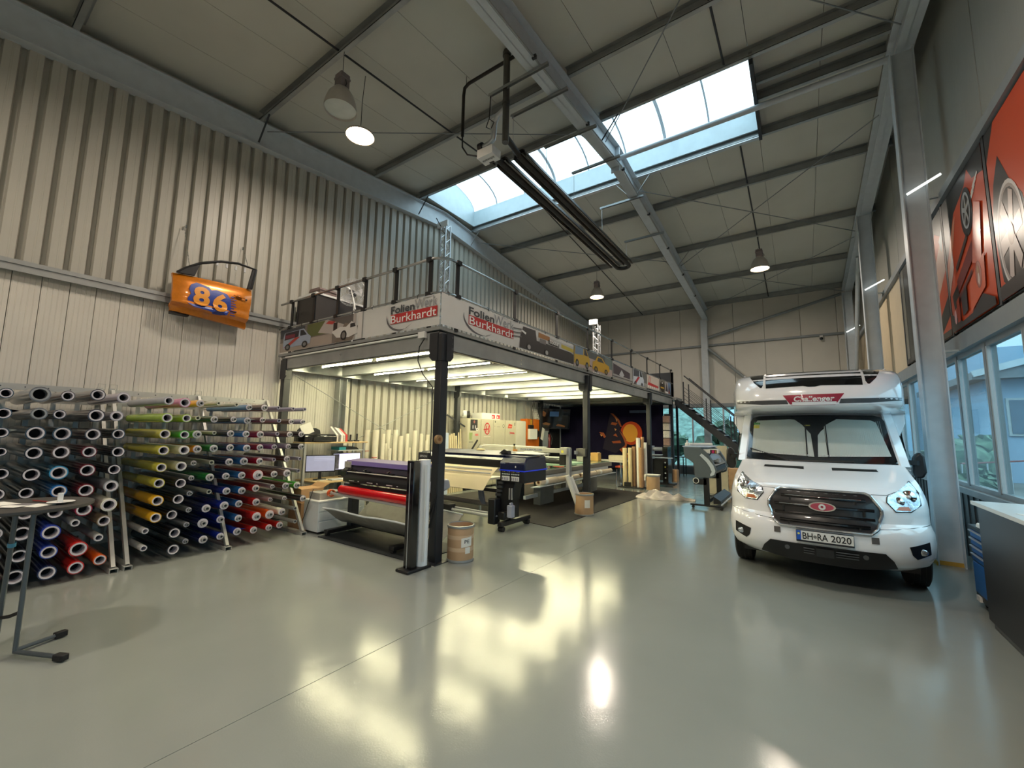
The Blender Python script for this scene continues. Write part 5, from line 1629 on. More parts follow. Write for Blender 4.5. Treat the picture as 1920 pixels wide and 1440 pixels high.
patch([(CX + x, z) for x, z in ws_], wy, .1, .02).build('glass', G_clear, wsm, smooth=True)
MB().path([(CX - .32, wy(CX - .32, 1.42) - .03, 1.41), (CX - .5, wy(CX - .5, 1.46) - .035, 1.47), (CX - .8, wy(CX - .8, 1.56) - .03, 1.555)], .008, 6).build('wiper', M_black, wsm)
MB().path([(CX + .4, wy(CX + .4, 1.42) - .03, 1.42), (CX + .1, wy(CX + .1, 1.42) - .03, 1.415), (CX - .3, wy(CX - .3, 1.42) - .03, 1.41)], .009, 6).build('wiper', M_black, wsm)
# pillars and cab roof sides around the windscreen
for s_ in (-1, 1):
    rowp = []
    for z in (1.38, 1.5, 1.7, 1.9, 2.08):
        yw = wy(CX + s_ * .85, z)
        xi = .87 - .05 * (z - 1.4) / .65
        xo = .915 + .08 * (1 - (z - 1.38) / .7) * .6
        rowp.append([(CX + s_ * (xi - .02), yw - .008, z), (CX + s_ * xi, yw - .02, z), (CX + s_ * (xo), yw + .04, z), (CX + s_ * (xo + .045), yw + .3, z), (CX + s_ * (xo + .05), 8.9, z)])
    MB().grid(rowp).build('windscreen_pillar', M_body, rv)
    MB().prism([(7.75, 1.42), (8.7, 1.42), (8.7, 1.95), (8.2, 1.95)], 'x', CX + s_ * 1.02 - .004, CX + s_ * 1.02 + .004).build('side_window', M_blackg, rv)
    mi = MB().bar((CX + s_ * .99, 7.7, 1.42), (CX + s_ * 1.1, 7.62, 1.42), .06, .06)
    mi.build('mirror_arm', M_black, rv)
    mh = MB().prism([(CX + s_ * 1.04, 1.3), (CX + s_ * 1.06, 1.5), (CX + s_ * 1.12, 1.56), (CX + s_ * 1.17, 1.52), (CX + s_ * 1.18, 1.3), (CX + s_ * 1.14, 1.22), (CX + s_ * 1.06, 1.22)], 'y', 7.64, 7.78).build('mirror_housing', M_black, rv, bevel=.025)
MB().path([(CX - .965, 7.35, 1.42), (CX - .975, 7.38, 1.75), (CX - .98, 7.42, 2.03)], .004, 6).cyl((CX - .965, 7.35, 1.36), (CX - .967, 7.36, 1.5), .022, .006).build('antenna', M_black, rv)
# overcab cap
CAP = [(2.075, 7.78, .8, .1), (2.09, 7.5, .86, .16), (2.12, 7.2, .9, .26), (2.155, 7.02, .935, .34), (2.175, 6.97, .95, .38), (2.245, 6.95, .955, .38), (2.3, 6.96, .955, .38), (2.4, 7.0, .955, .38), (2.5, 7.08, .955, .38), (2.58, 7.17, .955, .38), (2.64, 7.3, .95, .36), (2.69, 7.48, .93, .34), (2.725, 7.75, .9, .3), (2.75, 8.1, .86, .26)]


def capi(z):
    for a, b in zip(CAP, CAP[1:]):
        if z <= b[0]:
            f = max(0, (z - a[0]) / (b[0] - a[0]))
            return tuple(a[i] + (b[i] - a[i]) * f for i in (1, 2, 3))
    return CAP[-1][1:]


def yc_(x, z):
    y0, w_, c = capi(z)
    u = min(1, abs(x - CX) / w_)
    return y0 + c * (.5 * u ** 2 + .5 * u ** 6)


rows = []
for a, b in zip(CAP, CAP[1:] + [None]):
    zz = [a[0]] if b is None else [a[0], (a[0] + b[0]) / 2]
    for z in zz:
        y0, w_, c = capi(z)
        e_ = max(0, z - 2.45) * .62
        row = [(CX - 1.08 + e_, 8.4, z), (CX - 1.075 + e_, 8.02, z), (CX - w_ - .045, max(7.55, yc_(CX - w_, z) + .15), z)]
        row += [(CX + w_ * (2 * j / 30 - 1), yc_(CX + w_ * (2 * j / 30 - 1), z), z) for j in range(31)]
        row += [(CX + w_ + .045, max(7.55, yc_(CX - w_, z) + .15), z), (CX + 1.075 - e_, 8.02, z), (CX + 1.08 - e_, 8.4, z)]
        rows.append(row)
MB().grid(rows).build('overcab_cap', M_body, rv)
M_str = mat('stripe_grey', (72, 74, 78), .35, var=0, coat=.3)
for s_ in (-1, 1):
    patch([(CX + s_ * x, z) for x, z in ((.28, 2.185), (.6, 2.19), (.949, 2.225), (.949, 2.262), (.6, 2.25), (.3, 2.245))], yc_, .05, .003).build('side_stripe', M_str, rv)
    patch([(CX + s_ * x, z) for x, z in ((.6, 2.445), (.62, 2.445), (.7, 2.53), (.76, 2.63), (.78, 2.675), (.585, 2.685), (.575, 2.5))], yc_, .05, .004).build('roof_window_corner', M_blackg, rv)
patch([(CX + x, z) for x, z in ((-.545, 2.43), (-.1, 2.44), (-.04, 2.425), (.04, 2.425), (.1, 2.44), (.545, 2.43), (.555, 2.69), (-.555, 2.69))], yc_, .07, .006).build('roof_window', M_blackg, rv)
for s_ in (-1, 1):
    MB().grid([[(CX + s_ * x, yc_(CX + s_ * x, z) - .012, z) for x in (.555, .565, .58)] for z in (2.435, 2.5, 2.56, 2.62, 2.69)]).build('roof_window_bar', M_white, rv)
sg = patch([(CX + x, z) for x, z in ((-.25, 2.168), (.24, 2.168), (.34, 2.318), (-.34, 2.312))], yc_, .08, .006).build('name_plate', mat('name_plate_red', (158, 34, 62), .35, coat=.3, var=.1, scale=3), rv)
text('Challenger', (CX + .01, 6.9, 2.245), (1, 0, 0), (0, 0, 1), .45, .095, cm(236, 236, 238, .4), sg, bold=.03, shear=.12, fn=lambda q: V((q.x, yc_(q.x, q.z) - .0075, q.z)), off=0)
# living box, doors region, wheels
bm_ = MB()
bm_.prism([(-1.08, 1.95), (-1.0, 1.76), (-.9, 1.7), (.9, 1.7), (1.0, 1.76), (1.07, 1.95), (1.07, 2.42), (.96, 2.6), (.86, 2.66), (-.86, 2.66), (-.96, 2.6), (-1.07, 2.42)], 'y', 8.05, 13.3)
bm_.v = [q + V((CX, 0, 0)) for q in bm_.v]
bm_.build('living_box', M_body, rv, bevel=.01)
MB().box(CX - 1.08, CX + 1.08, 8.95, 13.28, .42, 1.96).build('lower_box', M_body, rv, bevel=.02)
MB().box(CX - 1.09, CX + 1.09, 9.0, 13.2, .3, .46).build('skirt', mat('skirt_grey', (120, 124, 128), .5), rv)
for s_ in (-1, 1):
    MB().box(CX + s_ * 1.084 - .008, CX + s_ * 1.084 + .008, 9.6, 10.6, 1.85, 2.4).build('side_window', M_blackg, rv, bevel=.004)
    MB().box(CX + s_ * 1.084 - .008, CX + s_ * 1.084 + .008, 11.4, 12.2, 1.85, 2.3).build('side_window', M_blackg, rv, bevel=.004)
    for yw in (7.09, 11.6):
        xw_ = CX + s_ * .89
        tw = MB().lathe([(.2, -.1), (.3, -.11), (.34, -.09), (.345, 0), (.34, .09), (.3, .11), (.2, .1)], (xw_, yw, .345), 32, (1, 0, 0)).build('tyre', M_rubber, rv)
        MB().lathe([(.001, .05 * s_), (.06, .06 * s_), (.08, .03 * s_), (.18, .07 * s_), (.21, .09 * s_), (.21, -.09 * s_), (.001, -.09 * s_)], (xw_, yw, .345), 24, (1, 0, 0)).build('rim', M_alu, tw)
        for a in (-.05, 0, .05):
            MB().ring((xw_ + a - .003, yw, .345), (xw_ + a + .003, yw, .345), .347, .342, 32).build('tread_groove', M_black, tw)
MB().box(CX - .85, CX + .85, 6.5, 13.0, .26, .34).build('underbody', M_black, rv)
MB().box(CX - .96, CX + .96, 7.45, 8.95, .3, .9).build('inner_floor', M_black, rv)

# ================================================================== below and around the mezzanine
# ---- free-standing roll stand by the corner column
rs = thing('roll_stand', 'tall black slotted post on a flat base plate beside the mezzanine corner column', 'stand', (-4.12, 3.8, 0))
MB().box(-4.24, -4.01, 3.66, 4.06, 0, .035).build('base', M_black, rs, bevel=.01)
MB().box(-4.19, -4.06, 3.74, 3.85, .035, 1.36).build('post', M_blackg, rs, bevel=.01)
MB().box(-4.132, -4.122, 3.735, 3.74, .04, 1.33).build('slot', M_alu, rs)
for z in (.62, .88):
    MB().box(-4.2, -4.185, 3.76, 3.8, z, z + .025).build('clip', M_alu, rs)
wr_ = thing('film_roll', 'tall thick white film roll standing upright between black post and corner column', 'roll', (-4.1, 3.97, 0))
MB().ring((-4.1, 3.96, .036), (-4.1, 3.96, 1.365), .078, .04, 28).build('film', mat('white_film', (238, 241, 243), .35, var=.02, coat=.3), wr_)
MB().grid([[(-4.02, 3.93, z), (-4.015 + .01 * math.sin(z * 3), 3.9 - .01, z)] for z in [.1 + .12 * k for k in range(11)]], off=(.002, .001, 0)).build('loose_end', M_white, wr_)
tp = thing('tape_roll', 'brown adhesive tape roll hanging on the mezzanine corner column', 'tape', (-4.04, 4.2, 1.6))
MB().ring((-4.05, 4.12, 1.63), (-4.0, 4.12, 1.63), .06, .036, 24).build('tape', mat('tan_tape', (150, 120, 80), .4), tp)
MB().ring((-4.052, 4.12, 1.63), (-3.998, 4.12, 1.63), .037, .032, 20).build('core', M_card, tp)

# ---- wide purple-lidded printer and its stand
pp_ = thing('wide_printer', 'wide black roll printer with a purple lid on a stand behind the black post', 'printer', (-5.4, 4.6, 0))
M_pur = mat('purple_lid', (108, 92, 162), .32, var=.03, coat=.3)
M_pdk = mat('printer_dark', (34, 36, 40), .35, var=.05, coat=.1)
PX0, PX1 = -6.6, -4.72
MB().prism([(4.4, .93), (4.4, 1.04), (4.46, 1.08), (4.5, 1.21), (4.78, 1.23), (4.86, 1.18), (4.86, .93)], 'x', PX0, PX0 + .16).build('side_housing', M_pdk, pp_, bevel=.015)
MB().prism([(4.42, 1.14), (4.46, 1.215), (4.8, 1.235), (4.82, 1.2), (4.5, 1.18)], 'x', PX0 + .1, PX1 + .05).build('lid', M_pur, pp_, bevel=.008)
MB().box(PX0 + .08, PX0 + .25, 4.408, 4.43, 1.1, 1.2).build('display', mat('panel_display', (176, 176, 168), .3, var=.3, scale=30), pp_, bevel=.004)
MB().prism([(4.44, 1.05), (4.47, 1.15), (4.8, 1.17), (4.8, 1.03)], 'x', PX0 + .14, PX1).build('carriage_window', mat('smoke_window', (70, 66, 78), .15, coat=.5), pp_)
MB().prism([(4.38, .86), (4.38, .93), (4.44, 1.02), (4.84, 1.04), (4.84, .84)], 'x', PX0 + .1, PX1).build('front_apron', M_pdk, pp_, bevel=.01)
MB().box(PX0 + .2, PX1, 4.385, 4.43, 1.028, 1.04).build('platen', M_paper, pp_)
for x in (-6.3, -5.93, -5.35, -4.8):
    MB().box(x, x + .1, 4.4, 4.45, 1.03, 1.06).prism([(4.36, 1.08), (4.4, 1.06), (4.42, 1.1)], 'x', x, x + .02).build('pinch_lever', M_black, pp_)
for k in range(9):
    x = PX0 + .28 + k * .24
    MB().box(x, x + (.14 if k % 2 == 0 else .03), 4.374, 4.378, .885, .897).build('media_mark', M_white, pp_)
MB().box(PX0 + .08, PX1, 4.42, 4.46, .73, .83).build('lower_bar', M_pdk, pp_)
MB().prism([(4.36, .86), (4.42, .9), (4.6, .96), (4.9, 1.0), (5.02, .98), (5.05, .85), (4.9, .8), (4.5, .82)], 'x', -4.76, -4.62).build('end_housing', mat('printer_grey', (168, 168, 176), .4), pp_, bevel=.03)
for x in (PX0 + .08, -4.9):
    MB().box(x, x + .12, 4.52, 4.66, .1, .86).build('leg', M_dark, pp_, bevel=.006)
    MB().box(x, x + .1, 4.1, 5.1, .05, .11).build('foot', M_black, pp_, bevel=.008)
    for y in (4.14, 5.06):
        MB().cyl((x + .02, y, .03), (x + .08, y, .03), .03, n=14).build('castor', M_rubber, pp_)
MB().box(PX0 + .2, -4.85, 4.56, 4.62, .12, .2).build('cross_beam', M_dark, pp_)
MB().cyl((-6.68, 4.28, .66), (-4.6, 4.28, .64), .022, n=12).build('media_bar', M_alu, pp_)
MB().ring((-6.69, 4.28, .66), (-6.63, 4.28, .66), .062, .045, 20).build('core_flange', mat('orange_flange', (206, 84, 30), .4), pp_)
for x in (-6.5, -4.8):
    MB().bar((x, 4.28, .66), (x, 4.52, .78), .03, .05).build('bar_bracket', M_dark, pp_)
rr_ = MB().cyl((-6.4, 4.3, .745), (-4.65, 4.3, .73), .072, n=28).build('film_roll', mat('film_red', (206, 8, 22), .14, var=.02, coat=.6), label='glossy bright red film roll lying on the bar of the purple-lidded printer', cat='roll')
# catch basket below
rows = []
for k in range(9):
    f = k / 8
    y = 4.12 + f * .95
    z = .13 + .34 * (abs(2 * f - 1) ** 1.6) - (.03 if k == 0 else 0)
    rows.append([(-6.62 + j * .37 + .02 * math.sin(j + k), y, z + .012 * math.sin(j * 1.7)) for j in range(7)])
bkm = MB().grid(rows, off=(0, 0, .006)).build('catch_basket', mat('grey_basket_cloth', (146, 144, 138), .8, var=.1, bump=.4, bscale=20), pp_)
MB().path([tuple(q) for q in rows[0]], .014, 6).path([tuple(q) for q in rows[-1]], .014, 6).build('basket_rod', M_frame, pp_)
MB().box(-6.55, -4.3, 4.02, 5.0, .002, .012).build('floor_sheet', mat('dark_sheet', (40, 44, 46), .5, var=.15), label='thin dark sheet on the floor below the purple-lidded printer', cat='mat')  # thin dark rectangle on the floor under the printer

cb = thing('drawer_unit', 'low white drawer cabinet in front of the desk beside the purple-lidded printer', 'cabinet', (-6.9, 4.5, 0))
M_wcab = mat('white_cabinet', (206, 212, 214), .4, var=.03)
MB().box(-7.12, -6.68, 4.08, 4.98, .04, .52).build('body', M_wcab, cb, bevel=.006)
MB().box(-7.13, -6.66, 4.07, 4.99, .52, .545).build('top', M_white, cb, bevel=.004)
for z in (.06, .22, .37):
    MB().box(-6.68, -6.672, 4.1, 4.96, z, z + .14).build('drawer_front', M_wcab, cb, bevel=.003)
MB().box(-7.08, -6.72, 4.12, 4.94, 0, .04).build('plinth', M_black, cb)
bx = thing('cable_box', 'open grey box lying on the white drawer cabinet', 'box', (-6.95, 4.35, .545))
MB().box(-7.1, -6.78, 4.15, 4.6, .545, .66).build('body', mat('warm_grey_box', (150, 146, 140), .6), bx, bevel=.006)
MB().path([(-6.95, 4.3, .67), (-6.9, 4.1, .72), (-6.95, 4.06, .5), (-7.05, 4.05, .25), (-7.16, 4.07, .15)], .006, 6).build('cable', M_black, bx)

# cardboard boxes behind the rack
for k, (x, y, z, a, b, c, lb) in enumerate(((-7.45, 4.3, 0, .4, .4, .45, 'large brown cardboard box on the floor behind the right end of the roll rack'), (-7.5, 4.32, .46, .42, .42, .22, 'open brown cardboard box stacked behind the right end of the roll rack'))):
    t_ = thing('cardboard_box', lb, 'box', (x, y, z))
    MB().box(x - a / 2, x + a / 2, y - b / 2, y + b / 2, z, z + c).build('body', M_card, t_)
    for s_ in (-1, 1):
        MB().bar((x, y + s_ * b / 2, z + c), (x, y + s_ * (b / 2 + .12), z + c + .06), a, .004).build('flap', M_card, t_)

# ---- desk with two monitors
dk = thing('desk', 'workstation desk with overhead shelf and steel posts against the left wall', 'desk', (-8.1, 5.2, 0))
M_wood = mat('light_wood_top', (206, 178, 132), .45, var=.08, scale=4, stretch=(1, 10, 1))
MB().box(-8.45, -7.6, 4.62, 6.05, .7, .73).build('desktop', M_wood, dk, bevel=.003)
MB().box(-8.42, -7.98, 4.5, 5.95, 1.455, 1.48).build('upper_shelf', M_wood, dk, bevel=.003)
MB().box(-8.4, -8.0, 5.25, 5.9, 1.29, 1.305).build('small_shelf', M_frame, dk)
for (x, y) in ((-8.02, 4.53), (-8.4, 4.53), (-8.02, 5.88), (-8.4, 5.88)):
    MB().box(x - .02, x + .02, y - .02, y + .02, 0, 1.455).build('post', M_alu, dk)
for y in (4.7, 5.95):
    MB().box(-7.75, -7.7, y - .02, y + .02, 0, .7).box(-8.4, -7.65, y - .02, y + .02, .66, .7).build('leg', M_frame, dk)
M_scr = mat('screen_grey', (150, 152, 178), .3, var=.08, emit=.55, scale=6)
M_scr2 = mat('screen_light', (206, 204, 236), .3, var=.04, emit=1.1, scale=6)


def monitor(lb, x, y, z, w_, h_, rz, mt, extra=False):
    t_ = thing('monitor', lb, 'monitor', (x, y, .73), 'monitors on the desk', rz, local=True)
    z -= .73
    MB().box(-.02, .015, -w_ / 2, w_ / 2, z - h_ / 2, z + h_ / 2).build('casing', M_black, t_, bevel=.005)
    s_ = MB().box(.015, .018, -w_ / 2 + .018, w_ / 2 - .018, z - h_ / 2 + .025, z + h_ / 2 - .015).build('screen', mt, t_)
    MB().box(-.05, -.02, -.03, .03, .02, z).build('neck', M_black, t_)
    MB().box(-.1, .08, -.12, .12, 0, .015).build('foot', M_black, t_, bevel=.004)
    if extra:
        MB().box(.018, .019, -w_ / 2 + .02, -w_ / 2 + .14, z - h_ / 2 + .03, z + h_ / 2 - .02).build('side_window', mat('dark_window_print', (86, 84, 100), .4, var=.3, scale=20), t_)
    for k in range(3):
        MB().box(.018, .019, -w_ / 2 + .16, w_ / 2 - .03, z + h_ / 2 - .04 - k * .03, z + h_ / 2 - .032 - k * .03).build('screen_line', mat('screen_line', (176, 178, 200), .4, var=0, emit=.6), t_)
    return t_


monitor('left monitor with plain grey picture standing on the desk', -8.02, 4.88, 1.05, .56, .34, math.radians(-28), M_scr)
monitor('right monitor with bright pale picture standing on the desk', -8.1, 5.52, 1.06, .62, .36, math.radians(-8), M_scr2, True)
kb = MB().box(-7.85, -7.7, 4.95, 5.3, .73, .75).build('keyboard', M_frame, label='flat grey keyboard on the desk in front of the left monitor', cat='keyboard', bevel=.004)
MB().box(-7.98, -7.86, 4.8, 5.15, .731, .738).build('paper_sheet', M_paper, label='loose white paper on the wooden desk by the keyboard', cat='paper')
MB().box(-8.0, -7.75, 5.45, 5.85, .731, .79).build('paper_stack', M_paper, label='stack of papers on the desk under the right monitor', cat='papers')
pt = thing('desktop_printer', 'black inkjet printer with white sheet in its feeder on the overhead shelf', 'printer', (-8.2, 4.85, 1.48))
MB().prism([(-8.4, 1.48), (-8.0, 1.48), (-8.0, 1.6), (-8.06, 1.64), (-8.4, 1.64)], 'y', 4.5, 5.2).build('body', M_blackg, pt, bevel=.012)
MB().box(-8.0, -7.985, 4.68, 5.08, 1.5, 1.57).box(-7.99, -7.94, 4.7, 5.06, 1.5, 1.512).build('paper_slot', M_black, pt)
MB().prism([(4.55, 1.64), (5.05, 1.64), (5.03, 1.72), (4.94, 1.76), (4.62, 1.77), (4.56, 1.72)], 'x', -8.4, -8.37).build('feeder', M_black, pt)
MB().bar((-8.34, 4.78, 1.64), (-8.38, 4.7, 1.84), .24, .006, (1, 0, 0)).build('sheet', M_paper, pt)
MB().box(-7.985, -7.982, 4.82, 4.9, 1.6, 1.61).build('badge', M_alu, pt)
cols = [(210, 206, 204), (96, 92, 96), (214, 214, 214), (190, 184, 180), (170, 44, 48)]
for k in range(5):
    y = 5.25 + k * .055
    MB().prism([(-8.36, 1.48), (-8.1, 1.48), (-8.1, 1.62), (-8.36, 1.8 - .01 * k)], 'y', y, y + .045).build('magazine_file', mat('file_%d' % k, cols[k], .6, var=.25 if k in (1, 3) else .05, scale=40), label='%s magazine file on the overhead shelf, %s from the black printer' % (['speckled white', 'dark patterned', 'plain white', 'grey patterned', 'red-edged'][k], ORD[k]), cat='file holder', group='magazine files on the shelf')
for k, (y, h) in enumerate(((5.62, .13), (5.78, .15))):
    t_ = thing('cordless_phone', ('low' if k == 0 else 'tall') + ' black cordless phone standing on the right end of the overhead shelf', 'phone', (-8.15, y, 1.48), 'phones on the shelf')
    MB().box(-8.2, -8.1, y - .05, y + .04, 1.48, 1.51).build('cradle', M_black, t_, bevel=.008)
    MB().bar((-8.15, y, 1.5), (-8.16, y + .01, 1.5 + h), .04, .03).build('handset', M_black, t_, bevel=.006)
MB().box(-8.35, -8.05, 5.3, 5.46, 1.305, 1.37).build('teal_box', mat('teal_card', (30, 140, 150), .5), label='teal cardboard box on the small shelf below the overhead shelf', cat='box', bevel=.003)
MB().prism([(5.48, 1.305), (5.82, 1.305), (5.75, 1.36), (5.6, 1.38), (5.5, 1.37)], 'x', -8.32, -8.08).build('black_pouch', M_black, label='black soft pouch lying beside the teal box on the small shelf', cat='pouch', bevel=.01)

# swivel chair and work table seen through the printer stand
sc_ = thing('swivel_chair', 'white shell swivel stool with chrome base behind the purple-lidded printer', 'chair', (-6.3, 5.62, 0))
MB().ball((-6.3, 5.62, .62), .2, 16, 10, (1, 1, .55)).build('seat', M_white, sc_)
MB().cyl((-6.3, 5.62, .08), (-6.3, 5.62, .52), .03).build('column', M_chrome, sc_)
for k in range(5):
    a = 2 * PI * k / 5
    l_ = MB().bar((-6.3, 5.62, .1), (-6.3 + .27 * math.cos(a), 5.62 + .27 * math.sin(a), .07), .03, .02).build('leg', M_chrome, sc_)
    MB().cyl((-6.32 + .27 * math.cos(a), 5.62 + .27 * math.sin(a), .027), (-6.28 + .27 * math.cos(a), 5.62 + .27 * math.sin(a), .027), .027, n=12).build('castor', M_rubber, l_)
wt = thing('work_table', 'long low table with steel cross bar by the left wall behind the printers', 'table', (-6.9, 7.0, 0))
MB().box(-8.0, -5.6, 7.1, 7.8, .7, .74).build('top', M_panel, wt)
for x in (-7.9, -5.7):
    for y in (7.15, 7.75):
        MB().box(x - .02, x + .02, y - .02, y + .02, 0, .7).build('leg', M_frame, wt)
MB().box(-7.9, -5.7, 7.13, 7.17, .22, .28).build('cross_bar', mat('taupe_bar', (120, 110, 96), .5), wt)
dsp = thing('tape_gun', 'small orange-red tape gun on the long low table', 'tape gun', (-6.6, 7.3, .74))
MB().box(-6.7, -6.5, 7.25, 7.32, .74, .8).build('body', mat('signal_red', (206, 64, 40), .4), dsp, bevel=.006)
MB().cyl((-6.66, 7.25, .82), (-6.66, 7.32, .82), .04, n=16).build('tape', mat('signal_red', (206, 64, 40), .4), dsp)

# ---- white tubes standing by the left wall
TT = [(6.25, 1.74, .07), (6.39, 1.74, .075), (6.53, 1.74, .06), (6.62, 1.65, .055), (6.74, 1.42, .055), (6.78, 1.3, .05), (6.86, 1.75, .08), (6.98, 1.75, .06), (7.1, 1.75, .06), (7.16, 1.6, .07), (7.26, 1.5, .045), (7.36, 1.66, .06), (7.5, 1.3, .06), (7.62, 1.74, .07), (7.73, 1.42, .05), (7.85, 1.63, .06), (7.96, 1.66, .05), (8.06, 1.48, .06), (8.2, 1.63, .06), (8.3, 1.68, .05), (8.42, 1.5, .06), (8.55, 1.44, .05)]
M_tub = mat('white_tube', (226, 220, 204), .6, var=.03)
M_redb = mat('red_band', (186, 50, 40), .5, var=0)
hw = {0: 'tallest far-left', 1: 'tall'}
for k, (y, h, d) in enumerate(TT):
    x = -8.42 + .12 * (k % 2) + (.06 if k in (4, 5, 12) else 0)
    lb = '%s white cardboard tube upright by the left wall, %s' % ('tall' if h > 1.6 else 'shorter', ('%s from the desk' % (ORD + ['sixteenth', 'seventeenth', 'eighteenth', 'nineteenth', 'twentieth', 'twenty-first', 'twenty-second'])[k]))
    t_ = thing('cardboard_tube', lb, 'tube', (x, y, 0), 'white tubes by the left wall')
    MB().ring((x, y, 0), (x, y, h), d * .8, d * .62, 16).build('tube', M_tub, t_)
    if k in (0, 1, 15):
        MB().ring((x, y, h - .5 - .15 * (k % 2)), (x, y, h - .485 - .15 * (k % 2)), d * .81, d * .7, 16).build('red_band', M_redb, t_)
for k in range(9):
    y = 8.75 + k * .09
    h = [1.63, 1.6, 1.65, 1.62, 1.66, 1.68, 1.6, 1.7, 1.8][k]
    MB().bar((-8.25, y, 0), (-8.4, y + .03, h), .05, .03, (0, 1, 0)).build('foam_strip', mat('cream_foam', (226, 212, 176), .7, var=.05), label='cream flat strip leaning by the lockers, %s from the pale blue board' % ORD[k], cat='strip', group='cream strips leaning on the wall')
MB().bar((-8.15, 8.62, .0), (-8.2, 8.66, 1.69), .24, .03, (1, 0, 0)).build('foam_board', mat('pale_blue_board', (186, 200, 226), .6, var=.02), label='pale blue board standing among white tubes and cream strips', cat='board')

# ---- lockers
lk = []
M_lock = mat('grey_beige_locker', (188, 182, 162), .45, var=.03)
ly = [9.61, 10.25, 10.9, 11.55, 12.2, 12.85]
desc = ['with black portrait poster and stickers', 'with a round red letter sticker', 'with a small round white sticker', 'with two orange-red stickers', 'plain paler door, next to the orange cabinet']
for k in range(5):
    y0, y1 = ly[k], ly[k + 1]
    t_ = thing('locker', 'tall grey-beige locker ' + desc[k], 'locker', (-8.45, (y0 + y1) / 2, 0), 'tall lockers along the left wall')
    mt = M_lock if k < 4 else mat('paler_locker', (206, 202, 188), .45, var=.02)
    MB().box(-8.7, -8.22, y0 + .004, y1 - .004, .06, 2.13).build('body', mt, t_, bevel=.004)
    d_ = MB().box(-8.22, -8.2, y0 + .012, y1 - .012, .1, 2.11).build('door', mt, t_, bevel=.003)
    MB().box(-8.2, -8.185, y1 - .09, y1 - .06, 1.05, 1.18).build('handle', M_black, d_)
    MB().box(-8.68, -8.24, y0 + .02, y1 - .02, 0, .06).build('plinth', M_black, t_)
    pr = Print((-8.199, y0, 0), (0, 1, 0), (0, 0, 1))
    if k == 0:
        pr.rect(.12, .46, 1.76, 2.1, (22, 20, 22)).ell(.3, 2.03, .04, .045, (150, 84, 74)).poly([(.2, 1.8), (.4, 1.8), (.38, 1.93), (.22, 1.93)], (40, 38, 44)).rect(.22, .26, 1.82, 1.92, (190, 190, 196)).rect(.34, .38, 1.82, 1.92, (190, 190, 196)).ell(.44, 1.8, .06, .05, (225, 225, 222)).ell(.44, 1.8, .02, .03, (30, 30, 30))
        for q in (.08, .13, .18):
            pr.poly([(q, 1.5), (q + .02, 1.46), (q + .035, 1.7), (q, 1.7)], (120, 150, 60))
        pr.ell(.42, 1.63, .09, .025, (206, 110, 106)).rect(.34, .5, 1.66, 1.67, (206, 110, 106)).rect(.06, .26, 1.4, 1.44, (150, 148, 136))
        pr.poly([(.1, 1.14), (.16, 1.1), (.5, 1.46), (.44, 1.5)], (30, 28, 30)).poly([(.36, 1.16), (.37, 1.14), (.6, 1.34), (.59, 1.36)], (120, 116, 112))
        pr.build('stickers', d_)
        text('PIRELLI', (-8.196, y0 + .3, 1.3), (0, .68, .72), (0, -.72, .68), .44, .05, cm(226, 222, 214), d_, bold=.02, off=.004)
    elif k == 1:
        pr.ringp(.31, 1.83, .145, .19, .2, (180, 30, 34))
        pr.poly([(.22, 1.72), (.26, 1.72), (.3, 1.93), (.26, 1.93)], (180, 30, 34)).poly([(.34, 1.72), (.38, 1.72), (.42, 1.93), (.38, 1.93)], (180, 30, 34)).poly([(.12, 1.78), (.36, 1.8), (.36, 1.84), (.12, 1.81)], (180, 30, 34))
        pr.rect(.14, .48, 1.57, 1.585, (220, 216, 206))
        pr.build('stickers', d_)
    elif k == 2:
        pr.rect(.06, .1, 2.03, 2.09, (30, 30, 30)).rect(.16, .34, 1.89, 1.9, (120, 116, 106)).ringp(.54, 1.93, .05, .06, .25, (50, 50, 50)).rect(.05, .07, 1.9, 1.93, (90, 88, 84))
        pr.build('stickers', d_)
    elif k == 3:
        pr.poly([(.14, 1.86), (.38, 1.86), (.42, 1.98), (.2, 2.02)], (202, 76, 56)).rect(.2, .38, 1.9, 1.93, (232, 160, 140)).poly([(.26, 1.68), (.56, 1.66), (.54, 1.72), (.26, 1.73)], (190, 84, 80)).ringp(.3, 1.7, .07, .07, .12, (120, 116, 110), a0=90, a1=290).rect(.54, .58, 1.95, 2.06, (90, 90, 86))
        pr.build('stickers', d_)
bb = MB().bar((-8.68, 9.2, 2.22), (-8.25, 9.55, 1.87), .05, .05)
bb.build('lever_tool', M_black, label='black long tool leaning at the side of the first locker', cat='tool')
for k, (y, x) in enumerate(((9.72, -8.4), (9.98, -8.5))):
    t_ = thing('cutting_disc_reel', ('white round reel with black hub on the first locker', 'black-edged round reel behind the white one on the lockers')[k], 'reel', (x, y, 2.13))
    MB().ring((x - .04, y - .05, 2.25), (x + .04, y + .02, 2.25), .12, .06, 24).build('reel', M_white if k == 0 else M_black, t_)
    MB().cyl((x - .05, y - .06, 2.25), (x + .05, y + .03, 2.25), .055, n=16).build('hub', M_black, t_)
b2 = thing('storage_box', 'flat white box with two red emblems on top of the lockers', 'box', (-8.4, 10.85, 2.13))
MB().box(-8.65, -8.25, 10.35, 11.3, 2.13, 2.33).build('body', M_white, b2, bevel=.006)
pr = Print((-8.249, 10.35, 2.13), (0, 1, 0), (0, 0, 1))
for a in (.5, .76):
    pr.rect(a, a + .17, .03, .15, (190, 26, 40)).rect(a + .03, a + .09, .05, .11, (236, 220, 216))
pr.build('print', b2)

